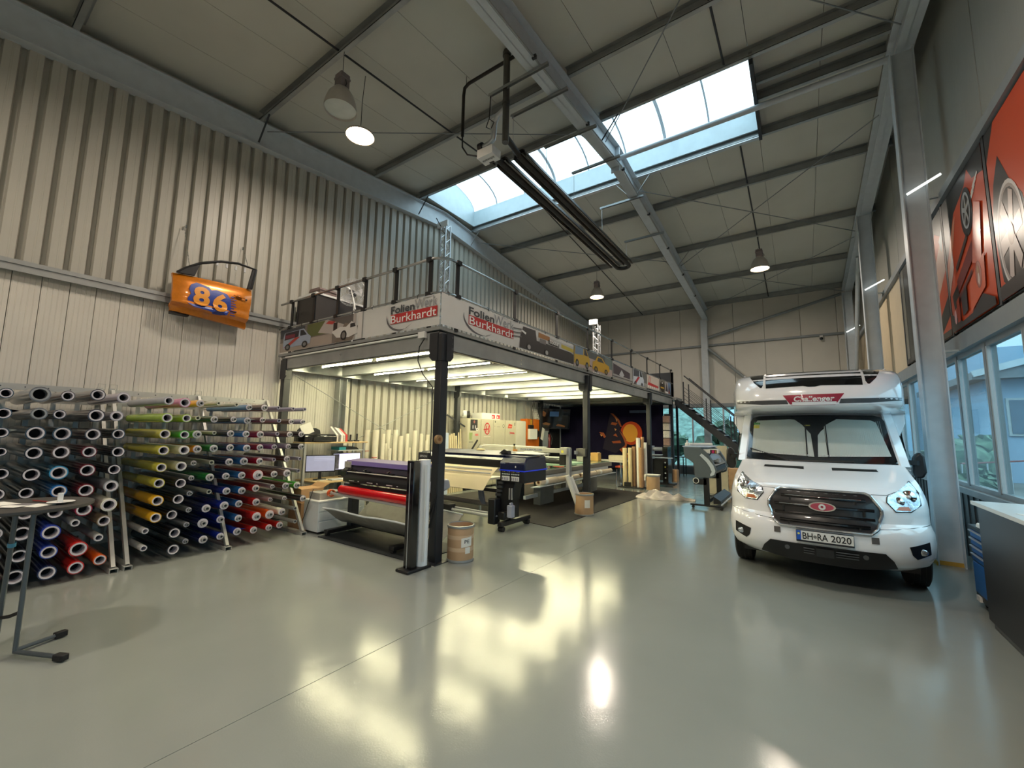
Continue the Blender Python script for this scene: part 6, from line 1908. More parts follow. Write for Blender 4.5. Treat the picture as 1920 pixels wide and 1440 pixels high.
# ---- orange cabinet, notes, TV beyond the lockers
oc = thing('orange_cabinet', 'tall orange wooden cabinet beside the lockers with white dispenser hanging on it', 'cabinet', (-8.5, 13.5, 0))
M_orw = mat('orange_wood', (186, 96, 22), .45, var=.14, stretch=(1, 14, 1), scale=3)
MB().box(-8.58, -8.3, 13.05, 13.95, 0, 2.23).build('body', M_orw, oc, bevel=.005)
MB().box(-8.3, -8.285, 13.08, 13.5, .05, 2.2).build('door', M_orw, oc, bevel=.004)
MB().box(-8.3, -8.285, 13.52, 13.92, .05, 2.2).build('door', M_orw, oc, bevel=.004)
MB().box(-8.287, -8.284, 13.27, 13.4, 1.95, 2.2).build('yellow_label', mat('yellow_sheet', (206, 160, 30), .5), oc)
wd = thing('wall_dispenser', 'white dispenser with black top hanging on the orange cabinet', 'dispenser', (-8.22, 13.35, 1.45))
MB().box(-8.284, -8.18, 13.1, 13.62, 1.48, 1.86).build('body', M_white, wd, bevel=.01)
MB().box(-8.284, -8.2, 13.12, 13.4, 1.86, 2.0).build('top', M_black, wd, bevel=.01)
MB().cyl((-8.28, 13.66, 1.68), (-8.2, 13.66, 1.68), .14, n=18).build('side_wheel', M_black, wd)
for y in (13.25, 13.36):
    MB().path([(-8.24, y, 2.0), (-8.24, y + .02, 2.5), (-8.1, y - .03, 2.93)], .008, 6).build('cable', M_black, wd)
bk = thing('wire_basket', 'white wire rack leaning on top of the orange cabinet', 'rack', (-8.4, 13.8, 2.23))
m = MB()
for k in range(6):
    m.path([(-8.3, 13.6 + k * .07, 2.24), (-8.45, 13.68 + k * .07, 2.62)], .006, 5)
    m.path([(-8.3 - .03 * k, 13.6 + .016 * k, 2.24 + .075 * k), (-8.3 - .03 * k, 13.96 + .016 * k, 2.24 + .075 * k)], .006, 5)
m.build('wires', M_white, bk, kind='stuff')
fx = MB().box(-8.5, -8.3, 14.35, 14.85, 1.2, 1.85)
hb = thing('grey_wall_cabinet', 'grey steel wall cabinet hanging between orange cabinet and television', 'cabinet', (-8.6, 14.7, 1.1))
MB().box(-8.78, -8.5, 14.4, 15.0, 1.15, 1.8).build('body', M_frame, hb, bevel=.008)
MB().box(-8.5, -8.49, 14.43, 14.97, 1.18, 1.77).build('door', M_wframe, hb, bevel=.004)
MB().box(-8.49, -8.47, 14.5, 14.54, 1.4, 1.55).build('handle', M_black, hb)
MB().bar((-8.3, 14.15, 1.45), (-8.32, 14.32, 1.9), .2, .004, (1, 0, 0)).build('note_sheet', M_paper, label='tilted white note sheet hanging beside the grey wall cabinet', cat='paper')
fe = thing('fire_extinguisher', 'dark red extinguisher hanging right of the grey wall cabinet', 'extinguisher', (-8.6, 15.25, 1.1))
MB().lathe([(.001, 1.1), (.08, 1.12), (.08, 1.55), (.05, 1.64), (.02, 1.68), (.001, 1.68)], (-8.6, 15.25, 0), 16).build('bottle', mat('dark_red', (110, 30, 28), .35, coat=.3), fe)
MB().box(-8.63, -8.57, 15.2, 15.33, 1.68, 1.74).path([(-8.57, 15.3, 1.7), (-8.5, 15.36, 1.5), (-8.52, 15.32, 1.25)], .012, 6).build('valve', M_black, fe)
tv = thing('television', 'large dark television tilted forward high on the left wall, far end', 'television', (-8.35, 15.2, 2.3), rz=math.radians(-38), local=True)
T_ = Matrix.Rotation(math.radians(-10), 4, 'Y')
T_ = Matrix.Rotation(math.radians(10), 4, 'Y')
MB(T_).box(-.03, .02, -.72, .72, -.42, .42).build('casing', M_black, tv, bevel=.008)
sc2 = MB(T_).box(.02, .023, -.7, .7, -.4, .4).build('screen', mat('dark_screen', (14, 20, 30), .08, var=.4, scale=3, coat=.6), tv)
mbx = MB(T_)
mbx.add([(.0245, -.2, .1), (.0245, .2, .1), (.0245, .2, .3), (.0245, -.2, .3)], [(0, 1, 2, 3)])
mbx.build('screen_picture', mat('blue_picture', (40, 66, 96), .3, var=.3, emit=.25), sc2)
mbx = MB(T_)
mbx.add([(.0245, -.6, .12), (.0245, -.4, .08), (.0245, -.36, .24), (.0245, -.5, .32)], [(0, 1, 2, 3)])
mbx.add([(.0245, -.55, -.22), (.0245, -.2, -.28), (.0245, -.15, -.2), (.0245, -.35, -.14)], [(0, 1, 2, 3)])
mbx.add([(.0245, .1, -.28), (.0245, .5, -.34), (.0245, .52, -.28), (.0245, .2, -.2)], [(0, 1, 2, 3)])
mbx.build('screen_picture', mat('brown_picture', (106, 70, 40), .3, var=.3, emit=.1), sc2)
MB(T_).box(-.3, -.03, -.06, .06, -.06, .06).build('wall_arm', M_black, tv)

# ---- dark curtain with orange sun
cu = MB()
rows = []
for i, z in enumerate((.35, 1.2, 2.0, 2.86)):
    rows.append([(-8.7 + k * .1, 16.5 + .025 * math.sin(k * 1.1) * (1 - i * .2), z) for k in range(45)])
M_nav = mat('navy_curtain', (20, 17, 40), .9, var=.15, scale=2, spec=.15)
ct = cu.grid(rows, off=(0, .006, 0)).build('printed_curtain', M_nav, label='large navy curtain with glowing orange and yellow disc hanging below the mezzanine end', cat='curtain')
pr = Print((-8.7, 16.465, 0), (1, 0, 0), (0, 0, 1), off=.004)
sxc = 3.15
pr.ell(sxc, 1.76, .44, .46, (176, 60, 24), 30).ell(sxc - .04, 1.76, .3, .36, (214, 150, 54), 26)
pr.poly([(1.95, 1.1), (2.5, .95), (2.85, 1.2), (2.95, 1.5), (2.7, 1.9), (2.75, 2.2), (2.5, 2.5), (2.3, 2.56), (2.2, 2.2), (2.1, 1.7)], (25, 18, 38))
for q in ([(2.3, 2.56), (2.42, 2.54), (2.66, 2.3), (2.78, 2.0), (2.72, 2.0), (2.58, 2.26), (2.4, 2.46)], [(2.3, 2.1), (2.52, 2.06), (2.6, 2.16), (2.36, 2.2)], [(2.66, 1.86), (2.9, 1.6), (2.98, 1.3), (2.9, 1.1), (2.84, 1.14), (2.9, 1.34), (2.82, 1.56)], [(2.34, 1.42), (2.7, 1.46), (2.74, 1.36), (2.4, 1.34)], [(2.4, 1.66), (2.6, 1.6), (2.52, 1.74)], [(1.8, 1.78), (2.0, 1.76), (2.1, 1.6), (2.02, 1.54), (1.94, 1.66)], [(2.66, 1.1), (2.86, 1.24), (2.92, 1.12), (2.8, .96)], [(1.15, 1.8), (1.25, 1.9), (1.3, 1.88), (1.2, 1.74), (1.14, 1.5), (1.1, 1.52)]):
    pr.poly(q, (150, 76, 40))
for q in ([(2.5, 2.4), (2.6, 2.3), (2.56, 2.2)], [(2.46, 1.95), (2.56, 1.9), (2.5, 1.84)], [(1.84, 1.7), (1.96, 1.66), (1.9, 1.6)]):
    pr.poly(q, (196, 140, 84))
pr.poly([(2.95, .96), (3.3, 1.02), (3.26, .94), (3.0, .9)], (190, 150, 100)).poly([(2.95, .9), (3.25, .94), (3.1, .62), (2.96, .5)], (120, 60, 30))
pr.rect(3.1, 3.75, 2.56, 2.66, (70, 84, 116)).poly([(3.75, 2.64), (3.95, 2.66), (3.95, 2.56), (3.75, 2.57)], (110, 124, 150))
pr.build('printed_picture', ct, rough=.9)
MB().cyl((-8.7, 16.5, 2.88), (-4.25, 16.5, 2.88), .015, n=8).build('curtain_rod', M_dark, ct)
# rear of the curtain zone: dark store wall
MB().box(-8.78, -8.74, 15.6, 16.45, .3, 2.86).build('dark_drape', mat('black_drape', (18, 17, 20), .9), label='plain black drape on the left wall beside the navy curtain', cat='drape')

# ---- large ink printer on castors
ep = thing('large_format_printer', 'large dark blue and black roll printer on castors with cream print hanging out', 'printer', (-5.3, 6.6, 0))
M_nvy = mat('printer_navy', (22, 30, 62), .25, var=.04, coat=.4)
M_pb = mat('printer_black', (24, 25, 28), .4, var=.06)
EX0, EX1 = -6.6, -3.96
MB().box(EX0, EX1 - .5, 6.2, 6.85, 1.1, 1.24).build('print_beam', M_pb, ep, bevel=.012)
MB().prism([(6.2, 1.23), (6.28, 1.31), (6.8, 1.35), (6.86, 1.24)], 'x', EX0, EX1 - .5).build('top_cover', M_nvy, ep, bevel=.01)
MB().prism([(6.24, 1.32), (6.34, 1.335), (6.8, 1.375), (6.8, 1.35)], 'x', EX0 + .35, EX1 - .42).build('lid', mat('slate_lid', (84, 84, 104), .3, coat=.3), ep, bevel=.006)
MB().box(EX0, EX0 + .28, 6.17, 6.9, .9, 1.3).build('left_housing', M_pb, ep, bevel=.02)
text('EPSON', (EX0 + .17, 6.168, 1.22), (1, 0, 0), (0, 0, 1), .2, .045, cm(170, 174, 180), ep, bold=.02)
MB().prism([(6.18, 1.06), (6.18, 1.2), (6.26, 1.29), (6.9, 1.31), (6.95, 1.06)], 'x', EX1 - .54, EX1).build('control_housing', M_nvy, ep, bevel=.02)
MB().box(EX1 - .545, EX1 + .002, 6.176, 6.96, 1.055, 1.075).build('blue_line', mat('blue_line', (24, 50, 190), .3, emit=.3, var=0), ep)
MB().box(EX1 - .53, EX1 - .01, 6.19, 6.94, .86, 1.06).build('ink_housing', M_pb, ep, bevel=.01)
MB().prism([(6.3, 1.3), (6.9, 1.33), (6.9, 1.345), (6.3, 1.315)], 'x', EX1 - .5, EX1 - .02).build('top_tray', mat('tray_grey', (160, 160, 166), .4), ep, bevel=.004)
for a in (0, .2):
    MB().box(EX1 - .49 + a + .005, EX1 - .32 + a, 6.18, 6.192, .885, .965).build('ink_label', M_white, ep, bevel=.003)
    for k in range(4):
        MB().box(EX1 - .475 + a + k * .037, EX1 - .455 + a + k * .037, 6.177, 6.18, .895, .945).build('label_print', mat('label_print', (130, 130, 150), .5), ep)
    for k in range(5):
        MB().cyl((EX1 - .47 + a + k * .036, 6.185, 1.0), (EX1 - .47 + a + k * .036, 6.175, 1.0), .012, n=10).build('ink_cap', M_frame, ep)
        MB().box(EX1 - .48 + a + k * .036, EX1 - .46 + a + k * .036, 6.182, 6.19, 1.036, 1.046).build('ink_mark', cm(*[(190, 120, 70), (190, 190, 80), (90, 60, 60), (120, 130, 190), (200, 190, 180)][k]), ep)
text('SureColor', (EX1 - .46, 6.176, 1.19), (1, 0, 0), (0, 0, 1), .11, .02, cm(160, 170, 190), ep)
MB().box(EX1 - .2, EX1 - .18, 6.172, 6.178, 1.12, 1.15).build('status_lamp', M_white, ep)
rows = []
for z, y in ((1.1, 6.17), (1.05, 6.12), (1.0, 6.09), (.9, 6.05), (.78, 6.02), (.7, 6.0)):
    f = (1.1 - z) / .4
    rows.append([(-6.45 + .0 * f, y, z + .02 * (1 - f)), (-5.4, y, z), (-4.52 - .2 * f, y, z)])
pm = MB().grid(rows, off=(0, -.004, 0)).build('printed_sheet', mat('cream_sheet', (238, 222, 184), .5, var=.02), ep)
for z in (1.0, 1.06):
    MB().box(-6.3, -4.6, 6.05 + (z - 1) * .6, 6.055 + (z - 1) * .6, z - .012, z + .012).build('media_flap', mat('flap_grey', (190, 188, 184), .4), ep)
for x in (-6.35, -4.42):
    MB().box(x - .08, x + .08, 6.35, 6.6, .2, .9).build('leg', M_pb, ep, bevel=.01)
    MB().box(x - .05, x + .05, 6.1, 7.05, .09, .17).build('foot', M_pb, ep, bevel=.01)
    for y in (6.16, 6.98):
        MB().cyl((x - .05, y, .045), (x + .05, y, .045), .045, n=16).build('castor', M_rubber, ep)
MB().box(-4.66, -4.5, 6.06, 6.24, .12, .56).build('takeup_drive', M_pb, ep, bevel=.02)
MB().prism([(-4.62, .88), (-4.2, .88), (-4.25, .6), (-4.3, .42), (-4.5, .2), (-4.62, .5)], 'y', 6.26, 6.5).build('leg_casing', M_pb, ep, bevel=.015)
MB().box(-4.5, -4.34, 6.14, 6.3, .2, .34).build('tension_unit', M_pb, ep, bevel=.02)
for k in range(4):
    MB().box(-4.6 + .02 * k, -4.5 + .02 * k, 6.2, 6.26, .6 + .07 * k, .64 + .07 * k).build('guide_lever', mat('dark_grey_plastic', (60, 62, 64), .4), ep, bevel=.006)
MB().cyl((-6.3, 6.12, .27), (-4.5, 6.12, .25), .03).cyl((-6.3, 6.2, .3), (-4.5, 6.2, .28), .018).build('takeup_rod', M_alu, ep)
MB().cyl((-6.3, 6.35, .42), (-4.5, 6.35, .4), .05).build('media_roller', mat('media_roller_grey', (92, 88, 84), .4), ep)
MB().box(-6.3, -4.5, 6.3, 6.36, .64, .7).build('cross_beam', M_pb, ep)
MB().box(-5.85, -5.55, 6.06, 6.22, .2, .36).build('motor_unit', M_black, ep, bevel=.015)
MB().prism([(-5.0, .66), (-4.9, .66), (-4.86, .5), (-4.84, .42), (-4.9, .42), (-4.98, .52)], 'y', 6.2, 6.24).build('sheet_guide', mat('blue_grey_guide', (76, 84, 100), .4), ep)
wb_ = MB().box(-4.3, -4.19, 6.14, 6.24, .26, .47).build('waste_bottle', mat('cloudy_plastic', (160, 166, 186), .3, var=.06), ep, bevel=.015)
MB().ring((-4.26, 6.19, .48), (-4.22, 6.19, .49), .03, .02, 14).build('bottle_handle', mat('cloudy_plastic', (160, 166, 186), .3, var=.06), wb_)
MB().box(-4.33, -4.31, 6.24, 6.26, .55, .75).build('bracket', M_alu, ep)
MB().box(-4.28, -4.26, 6.24, 6.26, .55, .75).build('bracket', M_alu, ep)
# cloths and small things on the printer
rg = MB()
rows = []
rnd = random.Random(4)
for i in range(7):
    rows.append([(-4.42 + j * .075, 6.4 + i * .07, 1.347 + .05 * abs(math.sin(i * 1.7 + j)) * math.sin(PI * i / 6) * math.sin(PI * j / 8) + .003) for j in range(9)])
rg.grid(rows, off=(0, 0, .006)).build('cleaning_cloth', M_paper, label='crumpled white cleaning cloth lying on the dark blue printer', cat='cloth')
bo = thing('spray_bottle', 'small clear bottle with dark cap standing on the dark blue printer', 'bottle', (-4.55, 6.75, 1.375))
MB().lathe([(.001, 0), (.03, 0), (.03, .08), (.012, .1), (.012, .11), (.001, .11)], (-4.55, 6.72, 1.375), 14).build('bottle', mat('yellowish_bottle', (190, 176, 120), .3), bo)
MB().cyl((-4.55, 6.72, 1.484), (-4.55, 6.72, 1.515), .02, n=12).build('cap', M_black, bo)
MB().cyl((-4.45, 6.6, 1.385), (-4.45, 6.6, 1.42), .045, n=18).build('tape_roll', mat('orange_tape', (214, 140, 60), .4), label='orange tape roll lying on the dark blue printer', cat='tape')
MB().ball((-5.2, 6.5, 1.39), .04, 14, 8, (3, 1, .6)).build('folded_cloth', mat('cream_cloth', (222, 206, 160), .8), label='small folded cream cloth on the printer lid', cat='cloth')
MB().prism([(-4.62, 1.345), (-4.4, 1.34), (-4.42, 1.4), (-4.5, 1.43)], 'y', 6.3, 6.42).build('black_wiper', M_black, label='black wiper tool lying on the dark blue printer by the cloth', cat='tool', bevel=.01)

# ---- flatbed table with gantry
ft = thing('flatbed_table', 'long flatbed table with greenish glass top and sliding gantry on the black mat', 'table', (-5.6, 10.2, 0))
MB().box(-6.5, -4.72, 8.15, 12.2, .78, .9).build('bed_frame', mat('flatbed_grey', (126, 124, 118), .4, .2, var=.04), ft, bevel=.01)
MB().box(-6.45, -4.78, 8.2, 12.15, .9, .915).build('glass_top', mat('green_glass', (150, 178, 150), .08, var=.05, coat=.6), ft)
for y in (8.86, 11.6):
    MB().box(-5.42, -5.22, y, y + .66, 0, .78).build('leg', mat('flatbed_leg', (118, 122, 120), .45), ft, bevel=.01)
    MB().box(-6.3, -6.1, y, y + .66, 0, .78).build('leg', mat('flatbed_leg', (118, 122, 120), .45), ft, bevel=.01)
MB().box(-5.35, -5.29, 8.3, 12.1, .2, .28).build('stretcher', M_frame, ft)
g = MB().box(-6.95, -4.5, 8.72, 8.84, 1.27, 1.37).build('gantry_beam', mat('gantry_grey', (186, 184, 174), .35, .2, var=.03), ft, bevel=.006)
text('ROLLSROLLER', (-5.4, 8.716, 1.325), (1, 0, 0), (0, 0, 1), .62, .035, cm(60, 70, 130), g, bold=.02)
MB().box(-4.6, -4.42, 8.66, 8.9, 1.24, 1.4).build('gantry_head', mat('gantry_grey', (186, 184, 174), .35, .2, var=.03), ft, bevel=.008)
MB().box(-4.56, -4.5, 8.655, 8.66, 1.28, 1.34).build('yellow_label', cm(220, 210, 80), ft)
MB().box(-4.47, -4.38, 8.72, 8.84, .5, 1.38).build('gantry_post', M_alu, ft, bevel=.006)
MB().box(-7.02, -6.93, 8.72, 8.84, .0, 1.38).build('gantry_post', M_alu, ft, bevel=.006)
MB().cyl((-6.8, 8.78, 1.07), (-4.6, 8.78, 1.07), .055, n=18).build('pressure_roller', M_rubber, ft)
MB().box(-4.64, -4.5, 8.72, 8.84, 1.0, 1.26).build('roller_bracket', M_black, ft)
MB().box(-6.8, -4.62, 8.9, 9.3, 1.13, 1.15).build('gantry_tray', M_alu, ft)
MB().box(-4.3 - .05, -4.12, 9.0, 9.2, 1.2, 1.38).build('control_box', mat('grey_tool_box', (110, 108, 102), .4), ft, bevel=.005)
MB().box(-4.35, -4.3, 8.9, 9.1, 1.25, 1.33).build('control_arm', M_alu, ft)
MB().path([(-6.9, 8.74, 1.4), (-5.0, 8.74, 1.39)], .012, 8).build('pole', M_white, label='thin white pole with black tip lying on the gantry beam', cat='pole')
rkx = -4.62
MB().prism([(rkx - .1, .58), (rkx + .1, .6), (rkx + .1, .615), (rkx - .1, .6)], 'y', 7.6, 12.0).build('side_shelf', M_frame, ft)
MB().box(rkx - .12, rkx - .1, 8.2, 11.9, .58, .8).build('side_shelf_hanger', M_frame, ft)
for k, (y0, y1, r) in enumerate(((7.75, 8.5, .07), (8.54, 9.1, .062), (9.2, 9.66, .055), (9.8, 10.7, .06), (10.76, 11.2, .062), (11.24, 11.85, .055))):
    t_ = thing('film_roll', 'cream masking film roll on the side shelf of the flatbed table, %s from the viewer' % ORD[k], 'roll', (rkx, (y0 + y1) / 2, .69), 'cream rolls beside the flatbed table')
    MB().ring((rkx, y0, .62 + r), (rkx, y1, .62 + r), r, .038, 22).build('film', mat('cream_film', (206, 190, 166), .5, var=.04), t_)
    MB().ring((rkx, y0 - .005, .62 + r), (rkx, y1 + .005, .62 + r), .038, .03, 18).build('core', M_card, t_)
    if k in (0, 4):
        MB().ring((rkx, y0 + .2, .62 + r), (rkx, y0 + .32, .62 + r), r + .002, r - .002, 22).build('paper_band', M_paper, t_)
mt_ = MB().prism([(-8.1, 7.55), (-3.84, 7.0), (-3.74, 12.6), (-7.4, 13.3)], 'z', .002, .012).build('floor_sheet', mat('anthracite_mat', (36, 33, 32), .85, var=.15, scale=20), label='large black anti-fatigue mat below the flatbed table', cat='mat')
# things on the far part of the flatbed
for k, (x, y, w_, h_, c_, lb) in enumerate(((-5.3, 11.4, .28, .2, (150, 148, 142), 'grey box on the far end of the flatbed table'), (-5.1, 11.9, .24, .24, (196, 152, 88), 'brown paper bag on the far end of the flatbed table'))):
    MB().box(x - w_ / 2, x + w_ / 2, y - .12, y + .12, .916, .916 + h_).build('small_box', mat('smallbox%d' % k, c_, .7, var=.08), label=lb, cat='box' if k == 0 else 'bag', bevel=.01)
MB().prism([(-5.6, 9.5), (-5.05, 9.6), (-5.0, 10.9), (-5.5, 11.0)], 'z', .916, .935).build('glass_cloth', mat('green_sheet', (150, 180, 160), .4, var=.15), label='pale green film sheet lying on the flatbed table', cat='film sheet')
MB().bar((-5.5, 10.0, .96), (-5.3, 10.2, 1.0), .12, .05).build('red_squeegee', mat('signal_red', (206, 64, 40), .4), label='red squeegee lying on the flatbed table', cat='squeegee', bevel=.008)

# table, chairs and bits behind
tt = thing('side_table', 'small grey table beyond the flatbed in front of the navy curtain', 'table', (-5.6, 14.2, 0))
MB().box(-6.6, -4.9, 13.7, 14.5, .78, .81).build('top', M_panel, tt)
for x in (-6.5, -5.0):
    for y in (13.75, 14.45):
        MB().cyl((x, y, 0), (x, y, .78), .022, n=8).build('leg', M_chrome, tt)
bt2 = thing('spray_bottle', 'clear spray bottle on the grey table beyond the flatbed', 'bottle', (-5.9, 14.0, .81))
MB().lathe([(.001, 0), (.06, 0), (.06, .12), (.02, .2), (.02, .22), (.001, .22)], (-5.9, 14.0, .81), 14).build('bottle', mat('cloudy_plastic', (160, 166, 186), .3, var=.06), bt2)
MB().box(-5.94, -5.86, 13.97, 14.03, 1.03, 1.07).build('trigger', M_white, bt2)
MB().box(-6.35, -6.05, 13.9, 14.1, .81, .93).build('tray', M_wframe, label='small grey tray on the table beyond the flatbed beside the bottle', cat='tray', bevel=.02)
MB().box(-5.5, -4.98, 13.9, 14.3, .81, .99).build('bin', mat('cream_bin', (186, 178, 156), .6), label='cream storage bin at the right end of the table before the navy curtain', cat='bin', bevel=.02)
for k, (x, y) in enumerate(((-5.5, 15.3), (-4.85, 15.2))):
    t_ = thing('chair', ('grey chair with orange seat cushion in front of the navy curtain, left', 'grey chair behind the upright tubes in front of the navy curtain')[k], 'chair', (x, y, 0), 'chairs before the navy curtain')
    MB().box(x - .2, x + .2, y - .2, y + .2, .44, .47).build('seat', M_dark, t_, bevel=.01)
    if k == 0:
        MB().box(x - .22, x + .24, y - .2, y + .2, .475, .55).build('cushion', mat('orange_cushion', (206, 84, 52), .6), t_, bevel=.02)
    for a in (-1, 1):
        for b in (-1, 1):
            MB().cyl((x + a * .18, y + b * .18, 0), (x + a * .16, y + b * .16, .44), .014, n=8).build('leg', M_chrome, t_)
    MB().box(x - .2, x + .2, y + .19, y + .21, .55, .85).build('backrest', M_dark, t_, bevel=.008)
    for a in (-1, 1):
        MB().cyl((x + a * .17, y + .2, .45), (x + a * .17, y + .2, .6), .012, n=8).build('back_tube', M_chrome, t_)


# ---- fibre drums
def drum(x, y, r, h, lb, open_=True, papers=True):
    t_ = thing('fibre_drum', lb, 'drum', (x, y, 0), 'brown fibre drums on the floor')
    MB().lathe([(r - .004, .015), (r, .03), (r, h - .03), (r - .002, h - .01), (r - .014, h - .01), (r - .014, .03), (.001, .03), (.001, .015), (r - .004, .015)], (x, y, 0), 36).build('body', mat('fibre_board', (190, 156, 120), .6, var=.05, scale=5), t_)
    for z0 in (0, h - .035):
        MB().lathe([(r - .005, z0), (r + .008, z0 + .004), (r + .01, z0 + .018), (r + .008, z0 + .032), (r - .005, z0 + .036), (r - .01, z0 + .018), (r - .005, z0)], (x, y, 0), 36).build('hoop', M_galv, t_)
    if papers:
        for z0 in (h * .3, h * .63):
            MB().ring((x, y, z0), (x, y, z0 + .05), r + .001, r - .001, 36).build('tape_band', mat('pale_tape', (206, 178, 146), .4), t_)
    return t_


d1 = drum(-3.93, 4.52, .178, .475, 'brown fibre drum with white paper label right of the corner column')
dv = (V((0, 0, 0)) - V((-3.93, 4.52, 0))).normalized()


def curved_label(parent, cx, cy, r, a0, a1, z0, z1, mt, name='label', dz=0, off=.003):
    rows = []
    for k in range(6):
        a = math.radians(a0 + (a1 - a0) * k / 5)
        rows.append([(cx + (r + off) * math.cos(a), cy + (r + off) * math.sin(a), z0 + dz * k), (cx + (r + off) * math.cos(a), cy + (r + off) * math.sin(a), z1 + dz * k)])
    return MB().grid(rows, off=(.001 * math.cos(math.radians(a0)), .001 * math.sin(math.radians(a0)), 0)).build(name, mt, parent, smooth=True)


lb_ = curved_label(d1, -3.93, 4.52, .178, -46, 4, .2, .32, M_paper, dz=.003)
curved_label(d1, -3.93, 4.52, .178, -28, -4, .12, .2, M_paper)
text('PE', (-3.93, 4.52, .275), (0, 1, 0), (0, 0, 1), .07, .045, cm(50, 50, 54), lb_, bold=.01, off=0, fn=lambda q: V((-3.93 + .1835 * math.cos((q.y - 4.52) / .178 - .36), 4.52 + .1835 * math.sin((q.y - 4.52) / .178 - .36), q.z)))
d2 = drum(-3.93, 8.52, .2, .45, 'brown fibre drum with white tubes sticking out beside the black mat', papers=False)
curved_label(d2, -3.93, 8.52, .2, -62, -28, .17, .33, M_paper)
for k, (a, b) in enumerate((((-4.0, 8.45, .06), (-4.22, 8.3, .82)), ((-3.94, 8.55, .06), (-4.2, 8.42, .78)))):
    MB().cyl(a, b, .05, n=16).build('paper_tube', M_paper, label=('white paper tube leaning out of the drum by the black mat, front one', 'white paper tube leaning out of the drum by the black mat, rear one')[k], cat='tube', group='paper tubes in the drum')
d3 = drum(-3.84, 13.35, .2, .47, 'brown fibre drum with white cloth on its lid behind the white rag pile', papers=False)
MB().box(-4.04, -3.64, 13.2, 13.5, .472, .5).prism([(-4.07, .3), (-4.03, .3), (-4.0, .5), (-4.07, .48)], 'y', 13.2, 13.3).build('draped_cloth', M_paper, label='white cloth draped over the closed drum behind the rag pile', cat='cloth', bevel=.01)

# ---- tube bin
tb = thing('tube_holder', 'flat black holder plate on the floor carrying upright cardboard tubes', 'holder', (-4.6, 13.6, 0))
MB().box(-5.0, -4.2, 13.45, 13.95, 0, .04).box(-4.82, -4.6, 13.5, 13.8, .04, .18).build('plate', M_black, tb, bevel=.01)
for k, (x, y, h, r, c_) in enumerate(((-4.81, 13.6, 1.27, .07, 0), (-4.64, 13.62, 1.28, .065, 0), (-4.56, 13.75, 1.32, .055, 1), (-4.47, 13.85, 1.62, .05, 1), (-4.36, 13.6, 1.6, .06, 2), (-4.3, 13.85, 1.64, .05, 1), (-4.27, 13.55, 1.3, .065, 1), (-4.18, 13.75, 1.46, .05, 2))):
    t_ = thing('cardboard_tube', '%s upright tube in the black holder, %s from the left' % (('cream', 'brown', 'white')[c_], ORD[k]), 'tube', (x, y, .0), 'upright tubes in the black holder')
    MB().ring((x, y, .042), (x, y, h), r, r * .8, 18).build('tube', (mat('cream_tube', (222, 204, 160), .6), M_card, M_paper)[c_], t_)

# ---- laminator
lm = thing('laminator', 'black roll laminator with grey rollers behind the third mezzanine column', 'laminator', (-4.0, 14.8, 0))
for (x0, x1) in ((-3.86, -3.68),):
    MB().box(x0, x1, 14.55, 15.0, .12, 1.32).build('side_frame', M_blackg, lm, bevel=.012)
MB().box(-4.3, -4.22, 14.6, 14.95, .1, 1.34).build('side_frame', M_alu, lm, bevel=.01)
for (y, z, r) in ((14.75, 1.23, .07), (14.62, 1.02, .035), (14.8, .62, .04)):
    MB().cyl((-4.22, y, z), (-3.86, y, z), r, n=18).build('roller', mat('grey_roller', (150, 156, 164), .3), lm)
MB().box(-4.2, -3.84, 14.4, 14.56, 1.05, 1.07).box(-4.2, -3.5, 14.35, 14.5, .95, .975).build('feed_tray', mat('blue_white_tray', (190, 206, 222), .3), lm)
for z in (.8, .65, .45, .3):
    MB().cyl((-3.77, 14.55, z), (-3.77, 14.54, z), .025, n=12).build('knob', mat('yellow_knob', (180, 170, 60), .4) if z == .65 else M_frame, lm)
MB().box(-4.3, -3.5, 14.6, 14.95, .06, .12).build('foot', M_black, lm)
MB().box(-4.22, -3.86, 14.7, 14.9, .2, .9).build('rear_panel', M_dark, lm)

# shelf column with papers at the curtain's right edge
for k in range(5):
    MB().box(-4.22, -4.0, 16.1, 16.3, 1.05 + k * .28, 1.3 + k * .28).build('paper_bundle', mat('bundle%d' % (k % 3), [(196, 186, 178), (150, 120, 110), (210, 206, 200)][k % 3], .6, var=.2, scale=20), label='stacked sample bundle right of the navy curtain, %s from below' % ORD[k], cat='bundle', group='sample bundles beside the curtain')
sh_ = thing('sample_shelf', 'narrow dark shelf post carrying sample bundles beside the navy curtain', 'shelf', (-4.1, 16.3, 0))
MB().box(-4.24, -3.98, 16.32, 16.36, 0, 2.5).build('back', M_dark, sh_)
for k in range(5):
    MB().box(-4.24, -3.98, 16.06, 16.32, 1.03 + k * .28, 1.045 + k * .28).build('board', M_dark, sh_)
cbx = thing('cardboard_box', 'tall brown cardboard box standing below the staircase', 'box', (-3.98, 16.9, 0))
MB().box(-4.1, -3.84, 16.4, 16.7, 0, .42).build('body', M_card, cbx, bevel=.004)
MB().box(-4.08, -3.86, 16.42, 16.68, .42, .44).build('lid', M_card, cbx)
bk2 = thing('small_table', 'small black table at the back glazing left of the staircase', 'table', (-4.5, 18.9, 0))
MB().box(-4.95, -4.05, 18.6, 19.2, .78, .81).build('top', M_black, bk2)
for x in (-4.9, -4.1):
    for y in (18.65, 19.15):
        MB().cyl((x, y, 0), (x, y, .78), .02, n=8).build('leg', M_black, bk2)

